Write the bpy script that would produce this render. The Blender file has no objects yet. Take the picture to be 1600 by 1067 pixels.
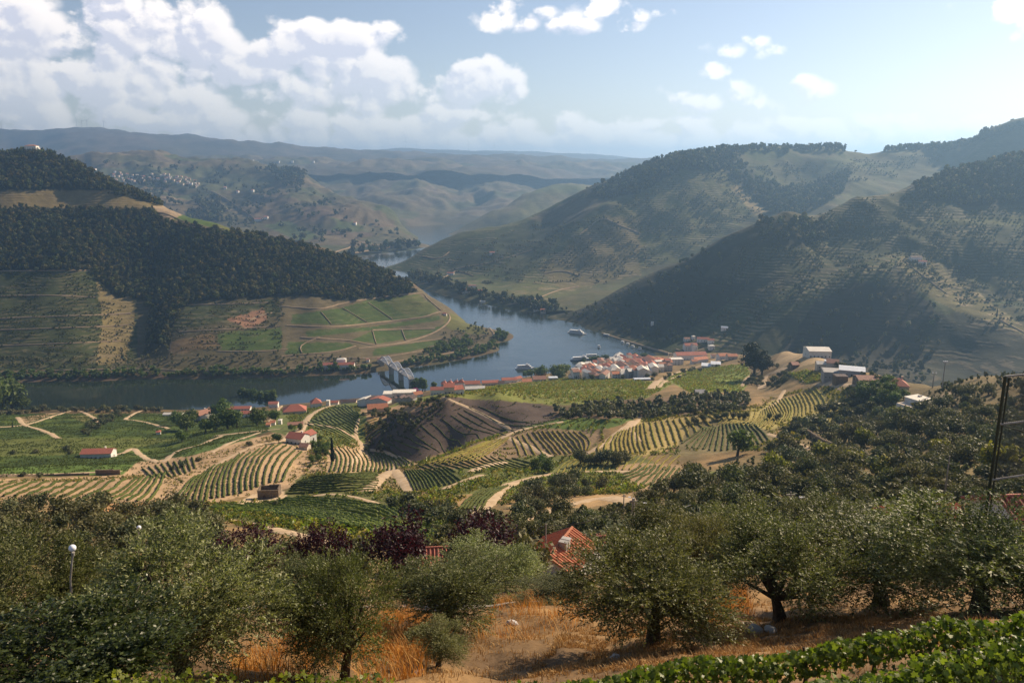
import bpy, math, random
import numpy as np
from mathutils import Vector, Matrix

random.seed(11)
RNG = np.random.default_rng(11)
scene = bpy.context.scene
COL = scene.collection

# ------------------------------------------------------------------ camera
CAM_H = 325.0                      # metres above the river
F_PX, CX, CY = 1208.0, 800.0, 533.5
PITCH = math.radians(12.6)
cam_d = bpy.data.cameras.new('camera')
cam_d.sensor_width = 36.0
cam_d.lens = F_PX * 36.0 / 1600.0
cam_d.clip_start = 0.2
cam_d.clip_end = 90000.0
cam = bpy.data.objects.new('camera', cam_d)
COL.objects.link(cam)
cam.location = (0, 0, CAM_H)
cam.rotation_euler = (math.radians(90) - PITCH, 0, 0)
scene.camera = cam

# ------------------------------------------------------------------ light
SUN_AZ = math.radians(50.0)        # from the view direction towards the right
SUN_EL = math.radians(32.0)
to_sun = Vector((math.sin(SUN_AZ) * math.cos(SUN_EL), math.cos(SUN_AZ) * math.cos(SUN_EL), math.sin(SUN_EL)))
sun_d = bpy.data.lights.new('sun', 'SUN')
sun_d.energy = 5.0
sun_d.angle = math.radians(0.55)
sun_d.color = (1.0, 0.80, 0.57)
sun = bpy.data.objects.new('sun', sun_d)
COL.objects.link(sun)
sun.rotation_euler = to_sun.to_track_quat('Z', 'Y').to_euler()
sun.location = (300, 0, 900)

scene.view_settings.view_transform = 'Standard'
scene.view_settings.look = 'None'
scene.view_settings.exposure = 0.72
scene.view_settings.gamma = 1.0
scene.view_settings.use_curve_mapping = False
scene.cycles.use_denoising = True
scene.cycles.max_bounces = 6
scene.cycles.diffuse_bounces = 2
scene.cycles.glossy_bounces = 2
scene.cycles.transmission_bounces = 3
scene.cycles.transparent_max_bounces = 6
scene.cycles.volume_bounces = 0
scene.cycles.caustics_reflective = False
scene.cycles.caustics_refractive = False


class NT:
    """tiny helper for node trees"""
    def __init__(self, tree):
        self.t = tree
        tree.nodes.clear()

    def n(self, typ, **kw):
        nd = self.t.nodes.new(typ)
        for k, v in kw.items():
            if k.startswith('i_'):
                nd.inputs[k[2:].replace('_', ' ')].default_value = v
            else:
                setattr(nd, k, v)
        return nd

    def l(self, a, b):
        self.t.links.new(a, b)

    def val(self, v, sock):
        if hasattr(v, 'links') or isinstance(v, bpy.types.NodeSocket):
            self.l(v, sock)
        else:
            sock.default_value = v

    def m(self, op, a, b=None, c=None, clamp=False):
        nd = self.t.nodes.new('ShaderNodeMath')
        nd.operation = op
        nd.use_clamp = clamp
        self.val(a, nd.inputs[0])
        if b is not None:
            self.val(b, nd.inputs[1])
        if c is not None:
            self.val(c, nd.inputs[2])
        return nd.outputs[0]

    def vm(self, op, a, b=None):
        nd = self.t.nodes.new('ShaderNodeVectorMath')
        nd.operation = op
        self.val(a, nd.inputs[0])
        if b is not None:
            self.val(b, nd.inputs[1])
        return nd.outputs[1] if op in ('DOT_PRODUCT', 'LENGTH', 'DISTANCE') else nd.outputs[0]

    def scale(self, a, s):
        nd = self.t.nodes.new('ShaderNodeVectorMath')
        nd.operation = 'SCALE'
        self.val(a, nd.inputs[0])
        self.val(s, nd.inputs[3])
        return nd.outputs[0]

    def comb(self, x, y, z):
        nd = self.t.nodes.new('ShaderNodeCombineXYZ')
        for k, v in enumerate((x, y, z)):
            self.val(v, nd.inputs[k])
        return nd.outputs[0]

    def mix(self, f, a, b, blend='MIX'):
        nd = self.t.nodes.new('ShaderNodeMix')
        nd.data_type = 'RGBA'
        nd.blend_type = blend
        nd.clamp_factor = True
        self.val(f, nd.inputs[0])
        for v, s in ((a, nd.inputs[6]), (b, nd.inputs[7])):
            if isinstance(v, bpy.types.NodeSocket):
                self.l(v, s)
            else:
                s.default_value = (v[0], v[1], v[2], 1)
        return nd.outputs[2]

    def noise(self, vec, scale, detail=4, rough=0.55, dist=0.0, out=0):
        nd = self.t.nodes.new('ShaderNodeTexNoise')
        self.l(vec, nd.inputs['Vector'])
        nd.inputs['Scale'].default_value = scale
        nd.inputs['Detail'].default_value = detail
        nd.inputs['Roughness'].default_value = rough
        nd.inputs['Distortion'].default_value = dist
        return nd.outputs[out]

    def ss(self, x, a, b):
        nd = self.t.nodes.new('ShaderNodeMapRange')
        nd.interpolation_type = 'SMOOTHSTEP'
        self.val(x, nd.inputs[0])
        self.val(a, nd.inputs[1])
        self.val(b, nd.inputs[2])
        nd.inputs[3].default_value = 0
        nd.inputs[4].default_value = 1
        return nd.outputs[0]


# ------------------------------------------------------------------ sky with cumulus clouds
def dirpx(px, py):
    rx, u = (px - CX) / F_PX, -(py - CY) / F_PX
    v = Vector((rx, math.cos(PITCH) + u * math.sin(PITCH), -math.sin(PITCH) + u * math.cos(PITCH)))
    return v


def azel(px, py):
    v = dirpx(px, py)
    return math.degrees(math.atan2(v.x, v.y)), math.degrees(math.atan2(v.z, math.hypot(v.x, v.y)))


def build_world():
    w = bpy.data.worlds.new('World')
    scene.world = w
    w.use_nodes = True
    g = NT(w.node_tree)
    sky = g.n('ShaderNodeTexSky', sky_type='NISHITA', sun_disc=False)
    sky.sun_elevation = SUN_EL
    sky.sun_rotation = SUN_AZ
    sky.altitude = 400
    sky.air_density = 1.0
    sky.dust_density = 0.4
    sky.ozone_density = 2.4
    tc = g.n('ShaderNodeTexCoord')
    d = tc.outputs['Generated']
    sep = g.n('ShaderNodeSeparateXYZ')
    g.l(d, sep.inputs[0])
    x, y, z = sep.outputs
    hyp = g.m('SQRT', g.m('ADD', g.m('MULTIPLY', x, x), g.m('MULTIPLY', y, y)))
    az = g.m('MULTIPLY', g.m('ARCTAN2', x, y), 57.2958)
    el = g.m('MULTIPLY', g.m('ARCTAN2', z, hyp), 57.2958)
    P = g.comb(az, g.m('MULTIPLY', el, 1.25), 0.0)

    # each cumulus: centre (az, el) and half sizes in degrees, weight
    blobs = []
    def B(px, py, rx, ry, wt=1.0):
        a, e = azel(px, py)
        blobs.append((a, e, rx / 21.0, ry / 21.0, wt))
    B(150, 45, 195, 52, .9); B(30, 60, 105, 56, .75); B(205, 15, 75, 46, .8)
    B(110, 140, 310, 46, .85); B(400, 130, 175, 38, .8); B(330, 100, 150, 48, .7); B(560, 128, 130, 46, 1.0)
    B(540, 62, 85, 27, 1.05); B(425, 80, 50, 24, .9); B(752, 136, 60, 40, 1.0); B(715, 178, 60, 16, .85)
    B(777, 22, 34, 20, .5); B(905, 32, 92, 16, .55); B(932, 16, 40, 22, .62); B(860, 38, 52, 13, .5)
    B(1162, 74, 34, 9, .22); B(1204, 81, 24, 9, .22); B(1148, 154, 95, 15, .24); B(1245, 147, 54, 14, .30)
    B(1584, 18, 34, 18, .2); B(1107, 111, 14, 7, .15)
    B(855, 192, 60, 24, .6); B(1060, 196, 70, 12, .58); B(1422, 196, 24, 8, .55); B(1000, 200, 40, 10, .5)
    B(250, 190, 330, 32, .78); B(560, 205, 240, 26, .62); B(760, 226, 900, 34, .80)
    B(-220, 90, 230, 130, 1.0); B(-560, 20, 260, 160, 1.0); B(-300, -260, 200, 90, .9); B(2050, 60, 130, 40, .8)
    B(420, -330, 170, 70, .85); B(1500, -420, 180, 70, .8)

    def envelope(az_, el_, lst):
        env = None
        for (a, e, rx, ry, wt) in lst:
            v = g.vm('MULTIPLY', g.vm('SUBTRACT', g.comb(az_, el_, 0.0), (a, e, 0)), (1 / rx, 1 / ry, 0))
            v = g.m('MULTIPLY_ADD', g.vm('DOT_PRODUCT', v, v), -wt, wt)
            env = v if env is None else g.m('SMOOTH_MAX', env, v, 0.25)
        return g.m('MAXIMUM', env, -1.6)

    def detail(P_):
        big = g.noise(P_, 0.16, 1, .5)
        fine = g.noise(P_, 0.42, 8, .60)
        wv = g.vm('ADD', P_, g.scale(g.comb(fine, big, 0.0), 2.6))

        def bulge(sc):
            vor = g.n('ShaderNodeTexVoronoi', feature='F1', voronoi_dimensions='2D')
            g.l(wv, vor.inputs['Vector'])
            vor.inputs['Scale'].default_value = sc
            d = vor.outputs['Distance']
            return g.m('MULTIPLY', d, d)
        s = g.m('MULTIPLY_ADD', big, 1.6, -1.42)
        s = g.m('MULTIPLY_ADD', bulge(.26), -1.5, s)
        s = g.m('MULTIPLY_ADD', bulge(.62), -.85, s)
        return g.m('MULTIPLY_ADD', fine, 2.7, s)

    s0 = g.m('ADD', envelope(az, el, blobs), detail(P))
    off = (0.45, 0.5)                    # towards the sun (right and up)
    az2 = g.m('ADD', az, off[0]); el2 = g.m('ADD', el, off[1])
    P2 = g.comb(az2, g.m('MULTIPLY', el2, 1.25), 0.0)
    s1 = g.m('ADD', envelope(az2, el2, [b for b in blobs if b[2] > 2.2]), detail(P2))
    s1 = g.m('MAXIMUM', s1, g.m('SUBTRACT', s0, 1.0))
    dens = g.ss(s0, 0.02, 0.72)
    shade = g.ss(g.m('SUBTRACT', s0, s1), -0.35, 0.45)      # >0: the sunny rim
    thick = g.ss(s1, 0.2, 1.5)
    lit = g.m('SUBTRACT', g.m('MULTIPLY_ADD', shade, .85, .22), g.m('MULTIPLY', thick, 0.40), clamp=True)
    skyc = g.mix(1.0, sky.outputs[0], (1.17, .955, .87), 'MULTIPLY')     # white balance
    bw = g.n('ShaderNodeRGBToBW'); g.l(skyc, bw.inputs[0])
    ccol = g.mix(lit, (7.2, 7.1, 8.2), (13.2, 11.9, 10.9))
    hz = g.ss(el, 14.0, 1.0)                                # air in front of low clouds
    ccol = g.mix(g.m('MULTIPLY', hz, 0.45), ccol, g.mix(0.5, skyc, (11.5, 11.0, 11.0)))
    alpha = g.m('MULTIPLY', dens, g.m('SUBTRACT', 0.93, g.m('MULTIPLY', hz, 0.30)))
    out = g.mix(alpha, skyc, ccol)
    bg = g.n('ShaderNodeBackground')
    g.l(out, bg.inputs[0])
    bg.inputs[1].default_value = 0.075
    ow = g.n('ShaderNodeOutputWorld')
    g.l(bg.outputs[0], ow.inputs[0])
    w.cycles.sampling_method = 'NONE'


build_world()


# ------------------------------------------------------------------ numeric helpers
def _hash(ix, iy, seed):
    h = (ix.astype(np.int64) * 374761393 + iy.astype(np.int64) * 668265263 + seed * 144665) & 0x7fffffff
    h = ((h ^ (h >> 13)) * 1274126177) & 0x7fffffff
    h = h ^ (h >> 16)
    return h


def gnoise(x, y, seed=0):
    """2-D gradient noise, about -1..1"""
    ix, iy = np.floor(x), np.floor(y)
    fx, fy = x - ix, y - iy
    u = fx * fx * fx * (fx * (fx * 6 - 15) + 10)
    v = fy * fy * fy * (fy * (fy * 6 - 15) + 10)

    def gr(dx, dy):
        h = _hash(ix + dx, iy + dy, seed) % 1024 * (2 * math.pi / 1024)
        return np.cos(h) * (fx - dx) + np.sin(h) * (fy - dy)
    return 1.5 * ((gr(0, 0) * (1 - u) + gr(1, 0) * u) * (1 - v) + (gr(0, 1) * (1 - u) + gr(1, 1) * u) * v)


def fbm(x, y, seed=0, octv=4, gain=0.5):
    s, a, f = 0, 1.0, 1.0
    for k in range(octv):
        s = s + a * gnoise(x * f + 17.3 * k, y * f - 9.1 * k, seed + k)
        a *= gain
        f *= 2.03
    return s


def inpoly(px, py, poly):
    n = len(poly)
    ins = np.zeros(px.shape, bool)
    j = n - 1
    for i in range(n):
        xi, yi = poly[i]
        xj, yj = poly[j]
        if yi != yj:
            c = ((yi > py) != (yj > py)) & (px < (xj - xi) * (py - yi) / (yj - yi) + xi)
            ins ^= c
        j = i
    return ins


def ray_at(px, py):
    """pixel -> (x/Y, z/Y) of its ray"""
    px, py = np.asarray(px, float), np.asarray(py, float)
    rx, u = (px - CX) / F_PX, -(py - CY) / F_PX
    fy = math.cos(PITCH) + u * math.sin(PITCH)
    fz = -math.sin(PITCH) + u * math.cos(PITCH)
    return rx / fy, fz / fy


def project(a, t):
    dep = math.cos(PITCH) - t * math.sin(PITCH)
    return CX + F_PX * a / dep, CY - F_PX * (math.sin(PITCH) + t * math.cos(PITCH)) / dep


class Layer:
    """one hillside: a height field over (x/Y, ln Y), spanned through surveyed points"""
    def __init__(self, name, pts, a0, a1, na, ys, ku=3.0, kv=1.0, relief=None, smooth=1e-4):
        self.name = name
        P, T = [], []
        for p in pts:
            a, t, Y = p
            P.append((a * ku, math.log(Y) * kv))
            T.append(t)
        P, T = np.array(P), np.array(T)
        n = len(P)

        def kern(A, B):
            d2 = (A[:, None, 0] - B[None, :, 0]) ** 2 + (A[:, None, 1] - B[None, :, 1]) ** 2
            return 0.5 * d2 * np.log(d2 + 1e-12)
        K = kern(P, P) + np.eye(n) * smooth
        Q = np.c_[np.ones(n), P]
        M = np.block([[K, Q], [Q.T, np.zeros((3, 3))]])
        sol = np.linalg.solve(M, np.r_[T, 0, 0, 0])
        wts, c = sol[:n], sol[n:]
        self.A = np.linspace(a0, a1, na)
        self.Y = np.asarray(ys, float)
        self.L = np.log(self.Y)
        na_, ny = na, len(self.Y)
        AA, LL = np.meshgrid(self.A, self.L)
        flat = np.c_[AA.ravel() * ku, LL.ravel() * kv]
        out = np.empty(len(flat))
        for s in range(0, len(flat), 40000):
            q = flat[s:s + 40000]
            out[s:s + 40000] = kern(q, P) @ wts + c[0] + q @ c[1:]
        tt = out.reshape(ny, na_)
        YY = np.exp(LL)
        self.X2, self.Y2 = AA * YY, YY
        Z = tt * YY + CAM_H
        self.Zs = Z
        if relief is not None:
            Z = relief(self.X2, self.Y2, Z)
        self.Z = Z
        self.T = (Z - CAM_H) / YY
        self.PX, self.PY = project(AA, self.T)
        self.col = np.zeros((ny, na_, 3))
        self.ter = np.zeros((ny, na_))

    def colT(self, a):
        f = (np.clip(a, self.A[0], self.A[-1]) - self.A[0]) / (self.A[1] - self.A[0])
        i = min(int(f), len(self.A) - 2)
        w = f - i
        return self.T[:, i] * (1 - w) + self.T[:, i + 1] * w

    def pick(self, px, py, ymin=0.0):
        a, t = ray_at(px, py)
        a, t = float(a), float(t)
        tc = self.colT(a)
        ok = (tc >= t) & (self.Y >= ymin)
        if ok.any():
            k = int(np.argmax(ok))
            if k == 0:
                Y = self.Y[0]
            else:
                w = (t - tc[k - 1]) / (tc[k] - tc[k - 1] + 1e-12)
                w = min(max(w, 0), 1)
                Y = math.exp(self.L[k - 1] * (1 - w) + self.L[k] * w)
            hit = True
        else:
            m = np.where(self.Y >= ymin, tc, -9)
            Y = self.Y[int(np.argmax(m))]
            hit = False
        return a * Y, Y, hit

    def z(self, x, y, src=None):
        x, y = np.asarray(x, float), np.asarray(y, float)
        yy = np.maximum(y, self.Y[0] * 1.0001)
        a = x / yy
        fa = np.clip((a - self.A[0]) / (self.A[1] - self.A[0]), 0, len(self.A) - 1.001)
        ia = fa.astype(int); wa = fa - ia
        l = np.log(yy)
        il = np.clip(np.searchsorted(self.L, l) - 1, 0, len(self.L) - 2)
        wl = np.clip((l - self.L[il]) / (self.L[il + 1] - self.L[il]), 0, 1)
        Z = self.Z if src is None else src
        return ((Z[il, ia] * (1 - wa) + Z[il, ia + 1] * wa) * (1 - wl)
                + (Z[il + 1, ia] * (1 - wa) + Z[il + 1, ia + 1] * wa) * wl)

    def paint(self, poly, col, ter=0.0, feather=0.0, amt=1.0):
        xs = [p[0] for p in poly]; ys = [p[1] for p in poly]
        m = (self.PX > min(xs) - 3) & (self.PX < max(xs) + 3) & (self.PY > min(ys) - 3) & (self.PY < max(ys) + 3)
        if not m.any():
            return m
        idx = np.nonzero(m)
        px, py = self.PX[idx], self.PY[idx]
        if feather:
            px = px + feather * fbm(self.X2[idx] / 23., self.Y2[idx] / 23., 5, 3)
            py = py + feather * .6 * fbm(self.X2[idx] / 19., self.Y2[idx] / 19., 9, 3)
        ins = inpoly(px, py, poly)
        sel = (idx[0][ins], idx[1][ins])
        self.col[sel] = self.col[sel] * (1 - amt) + np.array(col) * amt
        self.ter[sel] = ter
        return sel

    def build(self, mat):
        ny, na = self.Z.shape
        co = np.stack([self.X2, self.Y2, self.Z], -1).reshape(-1, 3)
        i = np.arange(ny * na).reshape(ny, na)
        q = np.stack([i[:-1, :-1], i[:-1, 1:], i[1:, 1:], i[1:, :-1]], -1).reshape(-1, 4)
        me = bpy.data.meshes.new(self.name)
        me.vertices.add(len(co)); me.vertices.foreach_set('co', co.astype(np.float32).ravel())
        me.loops.add(q.size); me.loops.foreach_set('vertex_index', q.astype(np.int32).ravel())
        me.polygons.add(len(q))
        me.polygons.foreach_set('loop_start', np.arange(0, q.size, 4, dtype=np.int32))
        me.polygons.foreach_set('use_smooth', np.ones(len(q), bool))
        me.update(calc_edges=True)
        at = me.attributes.new('Col', 'FLOAT_COLOR', 'POINT')
        c4 = np.ones((len(co), 4), np.float32); c4[:, :3] = self.col.reshape(-1, 3)
        at.data.foreach_set('color', c4.ravel())
        at2 = me.attributes.new('Ter', 'FLOAT', 'POINT')
        at2.data.foreach_set('value', self.ter.astype(np.float32).ravel())
        me.materials.append(mat)
        o = bpy.data.objects.new(self.name, me)
        o['kind'] = 'structure'
        COL.objects.link(o)
        self.obj = o
        return o


def pt(px, py, Y):
    a, t = ray_at(px, py)
    return (float(a), float(t), Y)


def zpt(a, Y, z):                  # z relative to the camera
    return (a, z / Y, Y)


def bankpt(px, py, z=2.0):
    a, t = ray_at(px, py)
    Y = (z - CAM_H) / float(t)
    return (float(a), float(t), Y)


def behind(p, k=1.1, dz=-60):
    a, t, Y = p
    return (a, (t * Y + dz) / (Y * k), Y * k)
# ------------------------------------------------------------------ terrain
def seg_dist(px, py, line):
    best = np.full(px.shape, 1e9)
    for (x0, y0), (x1, y1) in zip(line[:-1], line[1:]):
        dx, dy = x1 - x0, y1 - y0
        t = np.clip(((px - x0) * dx + (py - y0) * dy) / (dx * dx + dy * dy + 1e-9), 0, 1)
        best = np.minimum(best, np.hypot(px - x0 - t * dx, py - y0 - t * dy))
    return best


def relief_near(X, Y, Z):
    w = np.clip((Y - 60) / 200, 0, 1) * np.clip((Z - 4) / 20, 0, 1)
    Z = Z + w * (2.2 * fbm(X / 90, Y / 90, 3, 3) + 0.5 * fbm(X / 17, Y / 17, 4, 2))
    n = np.clip((70 - Y) / 40, 0, 1)
    return Z + n * 0.28 * fbm(X / 3.2, Y / 3.2, 8, 4) + (1 - n) * 0.12 * fbm(X / 6., Y / 6., 12, 2)


A_PTS = []
for a in (-0.85, -0.55, -0.28, 0.0, 0.28, 0.55, 0.85):
    r = max(0, a) * 1.0
    for Y, z in ((3, -5.4), (6.5, -7.0), (9, -8.2), (12, -9.5), (15, -11.6), (20, -14.4), (28, -18.0), (36, -22.0)):
        A_PTS.append(zpt(a, Y, z + r * min(2.2, Y * .16)))
    for Y, z in ((50, -30.5), (85, -48.5), (130, -65)):
        A_PTS.append(zpt(a, Y, z + max(0, a) * Y * .12))
for p in [
    # left: olive slope, terraces, fields, bank
    (-150, 818, 170), (0, 818, 170), (200, 818, 170), (380, 830, 170),
    (-150, 776, 330), (0, 776, 330), (200, 778, 335), (320, 780, 335), (415, 778, 345), (520, 790, 300), (620, 815, 230),
    (-150, 738, 430), (0, 738, 430), (190, 738, 440), (280, 742, 420), (350, 735, 430), (420, 720, 450), (480, 735, 430), (540, 740, 400),
    (300, 705, 500), (380, 692, 530), (440, 680, 560), (500, 695, 520),
    (-150, 712, 560), (0, 712, 555), (155, 714, 560), (260, 708, 570), (-150, 680, 690), (60, 680, 700), (200, 676, 710), (330, 672, 700),
    (-150, 655, 860), (100, 655, 870), (250, 655, 860), (380, 650, 830), (460, 662, 690), (540, 650, 700), (530, 690, 560),
    # centre: front spur with rows
    (560, 725, 470), (640, 728, 455), (600, 760, 370), (700, 745, 360), (760, 760, 310), (690, 780, 290), (700, 712, 470), (760, 735, 370),
    (740, 694, 490), (800, 676, 505), (870, 662, 500), (950, 658, 480), (800, 715, 430), (880, 712, 420), (960, 700, 415), (870, 745, 350),
    (900, 775, 260), (820, 790, 240), (940, 790, 200), (1000, 740, 330), (1000, 712, 385), (1050, 690, 420),
    (1050, 655, 480), (1130, 645, 490), (1200, 655, 470), (1120, 700, 390), (1060, 760, 250), (1180, 745, 270), (1150, 800, 140), (1000, 800, 160),
    # dark hump behind the hollow
    (575, 702, 590), (625, 716, 560), (700, 700, 560), (780, 672, 570), (860, 655, 575), (1000, 650, 545), (1120, 640, 560),
    (575, 655, 632), (640, 640, 615), (700, 624, 612), (780, 621, 618), (860, 636, 608), (940, 634, 596), (1000, 626, 590), (1100, 622, 592),
    (640, 635, 690), (640, 627, 790), (600, 641, 720), (560, 645, 740), (700, 620, 690), (700, 616, 790), (780, 612, 740), (580, 632, 850),
    (620, 622, 880), (700, 611, 920), (780, 605, 850), (860, 607, 760), (940, 600, 800), (1020, 598, 780), (1050, 590, 850),
    # right: spur with sheds and villas
    (1100, 585, 860), (1180, 577, 850), (1120, 610, 680), (1200, 600, 720), (1180, 625, 600), (1260, 640, 520), (1330, 655, 470),
    (1250, 612, 610), (1180, 556, 960), (1230, 548, 880), (1275, 552, 780), (1300, 565, 740), (1330, 580, 690), (1370, 590, 610), (1410, 597, 550), (1450, 601, 500), (1420, 618, 460),
    (1440, 626, 440), (1480, 604, 470), (1530, 604, 450), (1570, 606, 430), (1650, 600, 410), (1750, 590, 400),
    (1250, 680, 390), (1350, 690, 340), (1450, 670, 320), (1550, 660, 290), (1650, 660, 270), (1750, 660, 270),
    (1300, 730, 270), (1450, 730, 215), (1600, 720, 190), (1720, 720, 190), (1350, 780, 160), (1500, 770, 140), (1650, 770, 130), (1250, 770, 195),
]:
    A_PTS.append(pt(*p))
A_BANK = [(-200, 641), (-80, 641), (0, 641), (100, 640), (200, 640), (300, 640), (390, 637), (470, 630), (560, 622), (650, 612),
          (730, 602), (800, 592), (860, 583), (920, 572), (960, 562), (1000, 557), (1060, 554)]
for p in A_BANK:
    q = bankpt(*p, z=2.5)
    A_PTS.append(q)
    A_PTS.append((q[0], (q[1] * q[2] - 9) / (q[2] * 1.03), q[2] * 1.03))
    A_PTS.append((q[0], (q[1] * q[2] - 14) / (q[2] * 1.25), q[2] * 1.25))
# the hidden back of the right-hand spur falls to the side valley
for (px, py, Y) in ((1180, 556, 960), (1230, 548, 880), (1275, 552, 780), (1330, 580, 690), (1370, 590, 610), (1410, 597, 550), (1450, 601, 500), (1480, 604, 470), (1530, 604, 450), (1570, 606, 430), (1700, 596, 405)):
    p = pt(px, py, Y)
    A_PTS.append((p[0], (p[1] * Y - 45) / (Y * 1.13), Y * 1.13))
    A_PTS.append((p[0], -318.0 / 1330, 1330))
for (px, py, Y) in ((1100, 568, 1060), (1150, 560, 1060), (1100, 556, 1220), (1060, 562, 1160), (1020, 570, 1100), (960, 580, 1060), (900, 588, 1040)):
    A_PTS.append(pt(px, py, Y))

YA = np.r_[np.geomspace(3, 150, 170)[:-1], np.geomspace(150, 1450, 430)]
LA = Layer('near_hillside', A_PTS, -1.06, 1.06, 700, YA, ku=3.0, relief=relief_near, smooth=2e-5)


def relief_left(X, Y, Z):
    px, _ = project(X / Y, (Z - CAM_H) / Y)
    h = np.clip(Z / 60, 0, 1) * np.clip((370 - Z) / 80, 0.15, 1)
    Z = Z + h * (9 * fbm(X / 210, Y / 420, 21, 3) + 2.0 * fbm(X / 60, Y / 60, 22, 3))
    # the two ravines that run down to the river
    def ravine(c, wl, wr, dep):
        q = px - c
        return -dep * np.where(q < 0, np.exp(-(q / wl) ** 2), np.exp(-(q / wr) ** 2))
    m = np.clip((Z - 6) / 45, 0, 1) * np.clip((240 - Z) / 90, 0, 1)
    Z = Z + m * ravine(216 + (Z - 60) * .10, 95, 46, 34) + m * ravine(452, 60, 40, 12)
    return Z


B_PTS = []
B_RIDGE = [(-260, 262, 2150), (-120, 250, 2150), (0, 244, 2150), (50, 238, 2150), (90, 246, 2140), (130, 263, 2120), (170, 282, 2100), (205, 298, 2070),
           (240, 312, 2050), (300, 341, 2000), (350, 356, 1950), (400, 367, 1920), (450, 373, 1890), (500, 387, 1860), (545, 401, 1830), (600, 425, 1760), (640, 441, 1700),
           (700, 478, 1640), (750, 509, 1540)]
for p in B_RIDGE:
    q = pt(*p)
    B_PTS += [q, behind(q, 1.06, -35), behind(q, 1.2, -170 if p[0] < 560 else -60)]
for p in [(-260, 340, 1850), (-260, 430, 1600), (-260, 520, 1350), (0, 330, 1850), (0, 420, 1600), (0, 500, 1390), (0, 560, 1250), (100, 300, 2000), (100, 380, 1720),
          (200, 350, 1850), (200, 430, 1600), (200, 500, 1390), (200, 560, 1245), (300, 420, 1680), (300, 500, 1400), (400, 430, 1650), (400, 500, 1420), (400, 550, 1270),
          (500, 450, 1600), (500, 500, 1440), (500, 545, 1300), (600, 480, 1570), (600, 530, 1400), (680, 500, 1530), (680, 535, 1420), (740, 530, 1450)]:
    B_PTS.append(pt(*p))
for p in [(-260, 600), (-100, 599), (0, 598), (150, 593), (300, 589), (450, 586), (560, 582), (600, 577), (680, 567), (740, 556), (778, 545), (791, 531)]:
    q = bankpt(*p, z=1.5)
    B_PTS += [q, (q[0], (q[1] * q[2] - 12) / (q[2] * .965), q[2] * .965)]
for p in [(830, 520, 1600), (830, 480, 1750), (770, 485, 1700), (720, 440, 1900)]:
    a, t, Y = pt(*p)
    B_PTS.append((a, (-12 - CAM_H) / Y, Y))
def squeeze(pts, y0, k, p0, p1):
    """draw the upper slope nearer so that it stands as steep as it looks"""
    out = []
    for a, t, Y in pts:
        px = float(project(a, t)[0])
        kk = 1 - (1 - k) * min(1, max(0, (px - p0) / (p1 - p0)))
        out.append((a, t, y0 + (Y - y0) * kk if Y > y0 else Y))
    return out


B_PTS = squeeze(B_PTS, 1300, .70, 620, 440)
LB = Layer('left_hill', B_PTS, -0.95, 0.05, 480, np.geomspace(1080, 2400, 255), ku=4.0, kv=3.0, relief=relief_left, smooth=2e-6)


def ridged(x, y, s, o=4):
    v, a, f, tot = 0, 1., 1., 0
    for k in range(o):
        v = v + a * (1 - np.abs(gnoise(x * f + 3.7 * k, y * f + 8.1 * k, s + k)) * 1.6)
        tot += a
        a *= .48
        f *= 2.05
    return v / tot


def relief_right(X, Y, Z):
    h = np.clip(Z / 70, 0, 1)
    return Z + h * (24 * (ridged(X / 380 + .3 * gnoise(X / 200, Y / 200, 77), Y / 380, 31, 4) - .45) + 2.2 * fbm(X / 55, Y / 55, 32, 3))


C_PTS = []
C_RIDGE = [(870, 491, 1730), (960, 462, 1800), (1010, 438, 1830), (1060, 412, 1850), (1130, 372, 1900), (1190, 346, 1950), (1240, 337, 2000), (1330, 313, 2100), (1430, 291, 2200),
           (1500, 276, 2300), (1600, 240, 2400), (1750, 195, 2500), (1900, 160, 2550)]
for p in C_RIDGE:
    q = pt(*p)
    C_PTS += [q, behind(q, 1.05, -45), behind(q, 1.16, -150)]
for p in [(1000, 490, 1600), (1100, 531, 1430), (1100, 480, 1600), (1200, 502, 1480), (1200, 420, 1720), (1300, 545, 1340), (1300, 470, 1500), (1300, 420, 1730), (1300, 370, 1900),
          (1380, 440, 1510), (1340, 447, 1520), (1400, 560, 1240), (1400, 500, 1390), (1420, 400, 1700), (1400, 340, 1960), (1460, 482, 1390), (1500, 560, 1190), (1500, 430, 1620),
          (1500, 380, 1720), (1500, 330, 1960), (1550, 512, 1280), (1600, 580, 1100), (1600, 535, 1210), (1600, 470, 1470), (1600, 400, 1650), (1600, 320, 1980), (1260, 590, 1120), (1400, 600, 1050),
          (1750, 560, 1080), (1750, 480, 1400), (1750, 380, 1700), (1900, 560, 1050), (1900, 450, 1450), (1900, 330, 1900), (1220, 560, 1330), (1160, 500, 1520)]:
    C_PTS.append(pt(*p))
for p in [(1060, 552), (1000, 536), (930, 516), (880, 499)]:
    q = bankpt(*p, z=1.5)
    C_PTS += [q, (q[0], (q[1] * q[2] - 12) / (q[2] * .965), q[2] * .965)]
for p in [(1200, 640, 1100), (1400, 660, 1000), (1600, 660, 950), (1800, 660, 900)]:
    C_PTS.append(pt(*p))
for (px, Y) in ((820, 1600), (900, 1420), (800, 1720), (980, 1300)):
    a, t = ray_at(px, 500)
    C_PTS.append((float(a), (-12 - CAM_H) / Y, Y))
C_PTS = squeeze(C_PTS, 1180, .60, 960, 1180)
LC = Layer('right_hill', C_PTS, -0.01, 0.95, 470, np.geomspace(930, 3000, 280), ku=4.0, kv=3.0, relief=relief_right, smooth=2e-6)

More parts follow.
